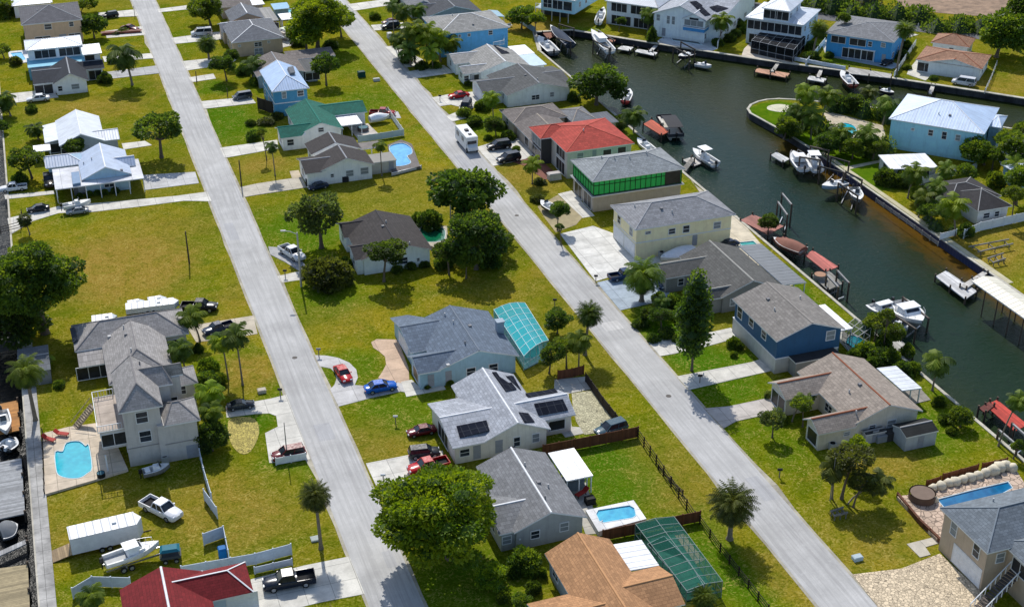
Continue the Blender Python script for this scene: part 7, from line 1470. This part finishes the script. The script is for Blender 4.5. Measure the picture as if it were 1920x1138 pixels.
mailbox((598, 668), 'black mailbox at the mouth of the curved drive', (.25, .25, .25)); mailbox((719, 905), 'white mailbox beside the huge lime tree drive', (.7, .7, .7)); mailbox((1461, 895), 'black mailbox on the grass by the right street'); mailbox((526, 744), 'dark mailbox at the white drive of the palms'); mailbox((1040, 575), 'black mailbox alone on the verge west of the right street')
mailbox((742, 795), 'white post box on the lawn by the maroon car', (.6, .6, .6)); mailbox((1312, 718), 'small mailbox at the striped drive'); mailbox((535, 520), 'dark mailbox at the drive by the dome bush'); mailbox((825, 190), 'mailbox near the drive of the red sports car'); mailbox((1117, 530), 'dark post box at the corner of the bluish drive')
bx = boxy
bx('utility_box', (678, 144), (1.6, 1.3, 1.2), 'dark green utility box on the wide lawn', (.01, .06, .05), 'utility box'); bx('utility_box', (706, 152), (1.4, .8, .6), 'pale utility box near the dark green one', (.5, .5, .48), 'utility box'); bx('utility_box', (592, 1011), (1.1, .9, .25), 'flat grey utility cover beside the fan palm trunk', (.4, .45, .42), 'utility box')
bx('utility_box', (1607, 1048), (1.1, .8, .5), 'pale blue box in the palm shadows by the right street', (.5, .6, .65), 'utility box'); bx('utility_box', (491, 735), (1.1, .9, .5), 'beige box on the grass beside the white drive', (.5, .45, .36), 'utility box'); bx('wheelie_bin', (418, 1044), (.9, .9, 1.4), 'bright blue wheelie bin inside the white corner fence', (.01, .16, .45), 'bin')
bx('utility_box', (1071, 914), (3.0, 1.6, 1.4), 'grey grill cabinet under the white awning roof', (.16, .19, .22), 'cabinet'); bx('spa_cabinet', (1106, 943), (1.2, 1.0, .9), 'small black cabinet at the corner of the white framed pool', (.015, .015, .016), 'cabinet'); bx('utility_cart', (1039, 336), (2.4, 1.4, 1.3), 'small white cart on the red brown drive', (.55, .5, .48), 'cart')
bx('wheelie_bin', (578, 347), (.8, .8, 1.2), 'black bin beside the dark blue car', (.02, .02, .025), 'bin'); bx('utility_box', (731, 72), (1.1, 1.6, 1.3), 'white box by the top of the right street verge', (.6, .6, .6), 'utility box'); bx('storage_box', (1650, 825), (1.6, 1.2, 1.0), 'small pale bin against the courtyard house wall', (.3, .32, .33), 'box')
bx('parts_pile', (1668, 822), (1.5, 1.2, 1.3), 'dark covered barbecue between the hut and garden shed', (.06, .06, .06), 'barbecue'); bx('planter', (228, 63), (9, 1.4, .6), 'long red brick planter at the top left', (.22, .07, .05), 'planter', -.1)
def lounger(base, ang, label, rgb=(.35, .03, .025)):
    r_ = empty('sun_lounger', P(*base, .33), ang, label, 'sun lounger'); m_ = MB(); m_.box(-.95, -.33, .28, .45, .33, .38); m_.build('seat', M_paint(rgb), r_)
    m_ = MB(); m_.hexa([(.45, -.33, .28), (1.0, -.33, .68), (1.0, .33, .68), (.45, .33, .28), (.42, -.33, .38), (.95, -.33, .78), (.95, .33, .78), (.42, .33, .38)]); m_.build('backrest', M_paint(rgb), r_)
    for x in (-.85, .35):
        for y in (-.28, .28): m_ = MB(); m_.box(x - .03, y - .03, 0, x + .03, y + .03, .28); m_.build('leg', mDark, r_)
lounger((92, 826), 2.4, 'red lounger on the left of the pool deck'); lounger((116, 816), 2.6, 'red lounger right of its neighbour on the pool deck'); lounger((1091, 927), .4, 'red chair on the strip beside the grill cabinet')
def round_tub(base, r, h, label, rgb, cat, name, z=0, top=(.03, .12, .16)):
    b = P(*base, z); r_ = empty(name, b, 0, label, cat); m_ = MB(); m_.tube([(0, 0, 0), (0, 0, h)], r, 24, caps=False); m_.build('shell', M_paint(rgb), r_); m_ = MB(); m_.tube([(0, 0, h - .12), (0, 0, h - .04)], r * .9, 24); m_.build('top', M_paint(top), r_)
round_tub((1728, 934), 1.6, .9, 'round brown hot tub beside the dark blue pool', (.12, .08, .06), 'hot tub', 'hot_tub', .5, (.18, .13, .10)); round_tub((681, 245), 1.1, .8, 'round dark hot tub on the pavers of the green roof yard', (.12, .1, .1), 'hot tub', 'hot_tub'); round_tub((1537, 522), 1.0, .8, 'round brown table on the grey canal deck', (.3, .28, .25), 'table', 'round_table', -.05, (.36, .2, .12))
round_tub((646, 338), 1.1, 1.1, 'dark round tank against the white stucco wall', (.03, .03, .035), 'tank', 'tank', 0, (.05, .05, .05)); round_tub((190, 893), .5, .6, 'small black fire pit at the corner of the pool deck', (.02, .02, .02), 'fire pit', 'fire_pit', .3)
# teal beach cart, satellite style bits and the jetty frame on the point lawn
r_ = empty('beach_cart', P(321, 1048), -.1, 'small teal topped cart beside the trailer boat', 'cart'); m_ = MB(); m_.hexa([(-1.1, -.7, .5), (1.1, -.7, .5), (1.1, .7, .5), (-1.1, .7, .5), (-1.2, -.75, .9), (1.2, -.75, .9), (1.2, .75, .9), (-1.2, .75, .9)]); m_.build('body', M_paint((.06, .07, .08)), r_)
m_ = MB(); m_.hexa([(-1.1, -.75, 1.5), (1.1, -.75, 1.5), (1.1, .75, 1.5), (-1.1, .75, 1.5), (-.8, -.5, 1.75), (.8, -.5, 1.75), (.8, .5, 1.75), (-.8, .5, 1.75)]); m_.build('canopy', M_paint((.02, .14, .19)), r_); m_ = MB(); [m_.bar((x, y, .9), (x, y, 1.5), .06, .06) for x in (-1, 1) for y in (-.65, .65)]; m_.build('canopy_frame', mChrome, r_); wheels_on(r_, (-.6, .6), .8, .28)
def rack(q, label):
    q = [P(*p, .0) for p in q]; o = q[0].copy(); r_ = empty('boat_cradle', o, 0, label, 'cradle'); m_ = MB(o)
    for a, b in ((0, 1), (3, 2)): m_.bar(q[a] + Vector((0, 0, .7)), q[b] + Vector((0, 0, .9)), .18, .2)
    for t in (.1, .5, .9): a = q[0].lerp(q[1], t); b = q[3].lerp(q[2], t); m_.bar(a + Vector((0, 0, .6)), b + Vector((0, 0, .6)), .12, .12); m_.bar(a, a + Vector((0, 0, .7)), .1, .1); m_.bar(b, b + Vector((0, 0, .7)), .1, .1)
    m_.build('frame', M_wood((.2, .19, .17), .3, 2), r_)
rack([(1815, 470), (1890, 458), (1898, 466), (1832, 480)], 'long empty timber boat cradle on the yellow lawn'); rack([(1850, 492), (1880, 484), (1884, 494), (1860, 500)], 'short empty boat cradle below the long one'); rack([(1556, 968), (1580, 962), (1588, 972), (1562, 976)], 'low pale bench frame under the clump of palms')

# air conditioners and small clutter standing by the walls
for (x, y), l in [((1000, 1018), 'air conditioner at the near wall of the house with white ridge strips'), ((940, 712), 'air conditioner behind the blue walled house'), ((1240, 482), 'air conditioner beside the yellow wall'), ((700, 505), 'air conditioner in front of the dark roofed house'), ((1560, 842), 'air conditioner at the near wall of the courtyard house'),
                  ((310, 866), 'air conditioner below the tower house windows'), ((545, 275), 'air conditioner at the white wall under the green roof'), ((960, 850), 'air conditioner between the solar roof and the grey roof')]:
    r_ = empty('air_conditioner', P(x, y), 0, l, 'air conditioner'); m_ = MB(); m_.box(-.45, -.4, .08, .45, .4, .95); m_.build('casing', M_paint((.42, .42, .40)), r_); m_ = MB(); m_.tube([(0, 0, .95), (0, 0, 1.0)], .33, 16); m_.build('fan_grille', mDark, r_)
# manholes and patched asphalt
for x, y, w_, l in [(27, 150, 2.2, 4), (73.4, 163.5, 2.8, 2.6), (25.6, 215, 1.6, 7), (74.6, 120, 1.8, 5), (71.8, 230, 1.5, 9), (28.3, 122, 1.2, 3)]:
    m_ = MB(); m_.box(x - w_ / 2, y - l / 2, -.05, x + w_ / 2, y + l / 2, .0345); tag(m_.build('road_patch', road_mat((.40, .40, .405) if l != 2.6 else (.56, .55, .53))), kind='structure')
for x, y, l in [(27.2, 170, 'round iron manhole cover in the left street'), (73, 143, 'round iron manhole cover in the right street'), (73.2, 205, 'small iron cover far along the right street')]:
    m_ = MB(); m_.tube([(0, 0, 0), (0, 0, .01)], .38, 20); o = m_.build('manhole_cover', M_paint((.12, .11, .10), .8)); o.location = (x, y, .032); tag(o, l, 'manhole')
# ================================================================ more planting close to the houses and along the canal
for (x, y), r, tone, h, l in [
 ((770, 503), 12, 'dark', 1.2, 'low dark shrub under the white wall of the dark roofed house'), ((795, 500), 11, 'dark', 1.0, 'low shrub at the right corner of the dark roofed house'), ((745, 510), 12, 'mid', 1.1, 'green shrub behind the two headed tree'),
 ((648, 498), 13, 'dark', 1.5, 'shrub between the dark dome bush and white wall'), ((830, 500), 18, 'dark', 2.2, 'dark undergrowth left of the dark leafy tree'), ((868, 470), 20, 'dark', 2.6, 'dark undergrowth between the two big street trees'), ((920, 500), 22, 'dark', 3.0, 'dense undergrowth right of the small round tree'),
 ((888, 715), 9, 'dark', 1.0, 'small shrub at the blue wall'), ((845, 722), 8, 'mid', .8, 'small plants beside the blue door'), ((905, 705), 9, 'dark', 1.2, 'shrub squeezed between the blue wall and the solar roof'), ((800, 728), 7, 'mid', .7, 'plant pot shrub by the blue garage'),
 ((965, 1080), 15, 'dark', 1.6, 'dark shrub below the clipped bright hedge'), ((1000, 1110), 16, 'dark', 1.4, 'dark garden shrub left of the tan roof'), ((1015, 1080), 12, 'mid', 1.2, 'garden shrub by the left wall of the tan roofed house'), ((945, 1125), 16, 'mid', 1.4, 'shrub at the bottom edge below the small lime tree'),
 ((1225, 640), 13, 'dark', 1.2, 'dark shrub at the kerb of the shaded garden'), ((1235, 565), 13, 'mid', 1.6, 'green shrub between date palm and grey wall'), ((1275, 605), 15, 'dark', 1.8, 'dark shrub left of the cypress foot'), ((1300, 620), 14, 'dark', 1.6, 'dark shrub at the cypress foot'), ((1270, 640), 12, 'mid', 1.2, 'green shrub by the first pale drive'),
 ((1385, 655), 9, 'dark', 1.2, 'dark shrub right of the round clipped one'), ((1600, 675), 14, 'dark', 1.8, 'dark shrub under the small screen cage'), ((1635, 690), 15, 'dark', 1.8, 'dark shrub at the far corner of the tan brown roof'), ((1668, 680), 17, 'mid', 2.2, 'green shrub on the bank below the second leafy tree'),
 ((1625, 625), 13, 'mid', 2.2, 'green shrub on the bank above the screen cage'), ((1655, 655), 16, 'dark', 2.6, 'dark shrub between the two leafy bank trees'), ((1712, 700), 15, 'mid', 1.8, 'green shrub at the top corner of the white awning'), ((1700, 665), 14, 'mid', 1.8, 'green shrub beside the grey deck on the bank'),
 ((1770, 790), 13, 'dark', 1.2, 'dark low shrub on the bank left of the leafy bush'), ((1785, 812), 12, 'mid', 1.0, 'low green shrub below the leafy bank bush'), ((1760, 760), 14, 'mid', 1.3, 'green shrub on the bank beside the leaning palm'), ((1470, 792), 10, 'mid', 1.2, 'shrub at the near wall of the court entrance'),
 ((1530, 822), 9, 'dark', 1.0, 'dark shrub at the near corner of the courtyard house'), ((1440, 745), 9, 'grey', 1.0, 'grey shrub at the stone ring by the courtyard house'), ((935, 240), 14, 'mid', 1.6, 'green shrub on the lawn left of the taupe roof'), ((955, 262), 14, 'dark', 1.8, 'dark shrub beside the two black cars'), ((915, 262), 9, 'mid', .9, 'low shrub behind the white motorhome nose'),
 ((968, 282), 8, 'mid', .9, 'small round shrub between the two black SUVs'), ((880, 160), 10, 'dark', 1.2, 'shrub at the left end of the charcoal roof'), ((1075, 190), 13, 'dark', 2.0, 'dark shrub between charcoal roof and round tree'), ((1165, 232), 13, 'dark', 2.0, 'dark shrub on the bank above the low palm'),
 ((1345, 86), 12, 'dark', 1.8, 'dark shrub at the foot of the pale trunked palm'), ((1368, 78), 12, 'dark', 2.0, 'dark shrub on the slope left of the black pool cage'), ((1395, 62), 11, 'mid', 1.8, 'green shrub left of the three storey house'), ((1520, 95), 13, 'dark', 2.2, 'dark shrub right of the black pool cage'), ((1540, 70), 11, 'mid', 2.0, 'green shrub beside the white wall of the bright blue house'),
 ((1555, 108), 9, 'dark', 1.4, 'round shrub at the corner of the bright blue patio'), ((1690, 110), 12, 'dark', 2.0, 'dark shrub below the tall slender palm'), ((1700, 92), 12, 'mid', 2.0, 'green shrub between bright blue house and white wall'), ((1700, 130), 9, 'mid', 1.2, 'low green shrub on the bank beside the white wall'), ((1750, 150), 9, 'dark', 1.0, 'low shrub at the pale patio of the rusty tile house'),
 ((60, 210), 12, 'dark', 1.6, 'dark shrub below the white saloon car'), ((212, 118), 10, 'dark', 1.4, 'dark shrub behind the white house with the lanai'), ((170, 100), 9, 'mid', 1.2, 'small shrub by the flat lanai roof'), ((66, 290), 12, 'mid', 1.6, 'green shrub left of the two metal roofs'), ((40, 345), 16, 'dark', 2.2, 'dark shrub under the tree left of the porch house'),
 ((168, 368), 7, 'mid', 1.0, 'first small round shrub below the white porch'), ((183, 366), 7, 'dark', 1.0, 'second small round shrub below the white porch'), ((197, 365), 7, 'mid', 1.1, 'third small round shrub below the white porch'), ((217, 362), 8, 'dark', 1.1, 'fourth small round shrub below the white porch'), ((150, 371), 7, 'dark', .9, 'leftmost small shrub below the white porch'),
 ((470, 235), 10, 'dark', 1.2, 'dark shrub on the lush lawn by the left street'), ((520, 222), 13, 'olive', 1.4, 'reddish olive shrub at the left end of the green roof'), ((455, 140), 14, 'dark', 2.0, 'dark undergrowth below the palm by the faded roof'), ((480, 160), 13, 'mid', 1.8, 'green undergrowth left of the tall blue house'),
 ((560, 85), 16, 'dark', 2.0, 'dark undergrowth left of the large lime tree trunk'), ((620, 90), 15, 'dark', 1.8, 'dark undergrowth right of the large lime tree trunk'), ((790, 130), 13, 'dark', 1.8, 'dark undergrowth below the palm row'), ((815, 128), 12, 'mid', 1.6, 'green undergrowth at the right end of the palm row'), ((762, 118), 12, 'dark', 1.6, 'dark undergrowth at the left end of the palm row'),
 ((112, 725), 12, 'mid', 1.0, 'low shrub on the lawn by the marina walk'), ((372, 660), 10, 'dark', 1.4, 'dark shrub at the foot of the palm in the roof angle'), ((390, 700), 20, 'mid', 2.4, 'bright green shrub mass right of the grey house'), ((412, 720), 15, 'mid', 1.8, 'bright green shrub below the bright shrub mass'), ((385, 850), 13, 'dark', 2.2, 'dark shrub at the lower right corner of the tower house')]:
    bush((x, y), r, l, tone, h)
for i, (b, t, r, k, tone, l) in enumerate([
 ((40, 560), (35, 520), 46, 'round', 'mid', 'second round crown merging with the huge left edge tree'), ((575, 100), (578, 58), 36, 'round', 'lime', 'lime tree left of the large one at the top'), ((640, 70), (636, 32), 26, 'round', 'lime', 'smaller lime tree leaning to the right street at the top'),
 ((880, 400), (895, 365), 38, 'loose', 'dark', 'feathery dark tree at the kerb of the right street'), ((930, 480), (925, 448), 34, 'loose', 'dark', 'feathery dark tree above the lower big street tree'), ((1470, 262), (1478, 238), 24, 'round', 'mid', 'dense small tree at the left of the point hedge'),
 ((1548, 292), (1550, 268), 24, 'round', 'dark', 'dense dark tree in front of the point pool'), ((1598, 298), (1598, 276), 22, 'round', 'mid', 'dense green tree below the point pool'), ((1636, 300), (1640, 276), 22, 'loose', 'mid', 'leafy tree at the right of the point pool'), ((1560, 205), (1562, 188), 18, 'loose', 'olive', 'olive tree on the far shore of the point'),
 ((1595, 212), (1600, 190), 18, 'round', 'dark', 'dark tree on the far shore of the point'), ((1880, 300), (1885, 262), 26, 'loose', 'mid', 'leafy tree beside the right wing of the big light blue house'), ((1915, 290), (1918, 250), 28, 'round', 'mid', 'round tree at the right edge above the point wall'), ((1895, 420), (1893, 365), 20, 'loose', 'mid', 'leafy tree before the right end of the dark roof'),
 ((1700, 345), (1696, 338), 20, 'loose', 'mid', 'leafy tree at the near side of the white pavilion'), ((1745, 420), (1742, 395), 24, 'loose', 'dark', 'dark leafy tree among the canal palms'), ((1815, 345), (1808, 322), 18, 'round', 'mid', 'round tree behind the dark roofed house'), ((1655, 660), (1655, 590), 15, 'loose', 'mid', 'slim leafy tree on the bank beside the cabin boat'),
 ((1515, 770), (1512, 742), 15, 'loose', 'mid', 'slim tree inside the courtyard'), ((8, 110), (4, 96), 18, 'loose', 'mid', 'leafy tree at the left edge by the blue pool'), ((4, 250), (2, 236), 14, 'round', 'dark', 'dark tree at the left edge by the marina'), ((1160, 60), (1164, 40), 10, 'round', 'dark', 'small dark round tree before the lanai')]):
    tree(b, t, r, l, k, tone)
shed([(32, 655), (90, 648), (94, 690), (36, 700)], 2.4, .5, 'weathered grey shed under the huge left edge tree', (.2, .21, .22), (.13, .14, .15))
for (x, y), s_, l in [((955, 52), 1.0, 'white garden bench frame beside the bright blue house'), ((1125, 990), .8, 'small white chair at the corner of the white framed pool')]:
    r_ = empty('garden_bench', P(x, y), .4, l, 'bench', scale=s_); m_ = MB(); m_.box(-.8, -.25, .4, .8, .25, .48); m_.build('seat', M_paint(WHITE), r_); m_ = MB(); m_.box(-.8, .22, .48, .8, .28, .95); m_.build('backrest', M_paint(WHITE), r_)
    for a in (-.7, .7):
        for c in (-.2, .2): m_ = MB(); m_.box(a - .04, c - .04, 0, a + .04, c + .04, .4); m_.build('leg', M_paint(WHITE), r_)
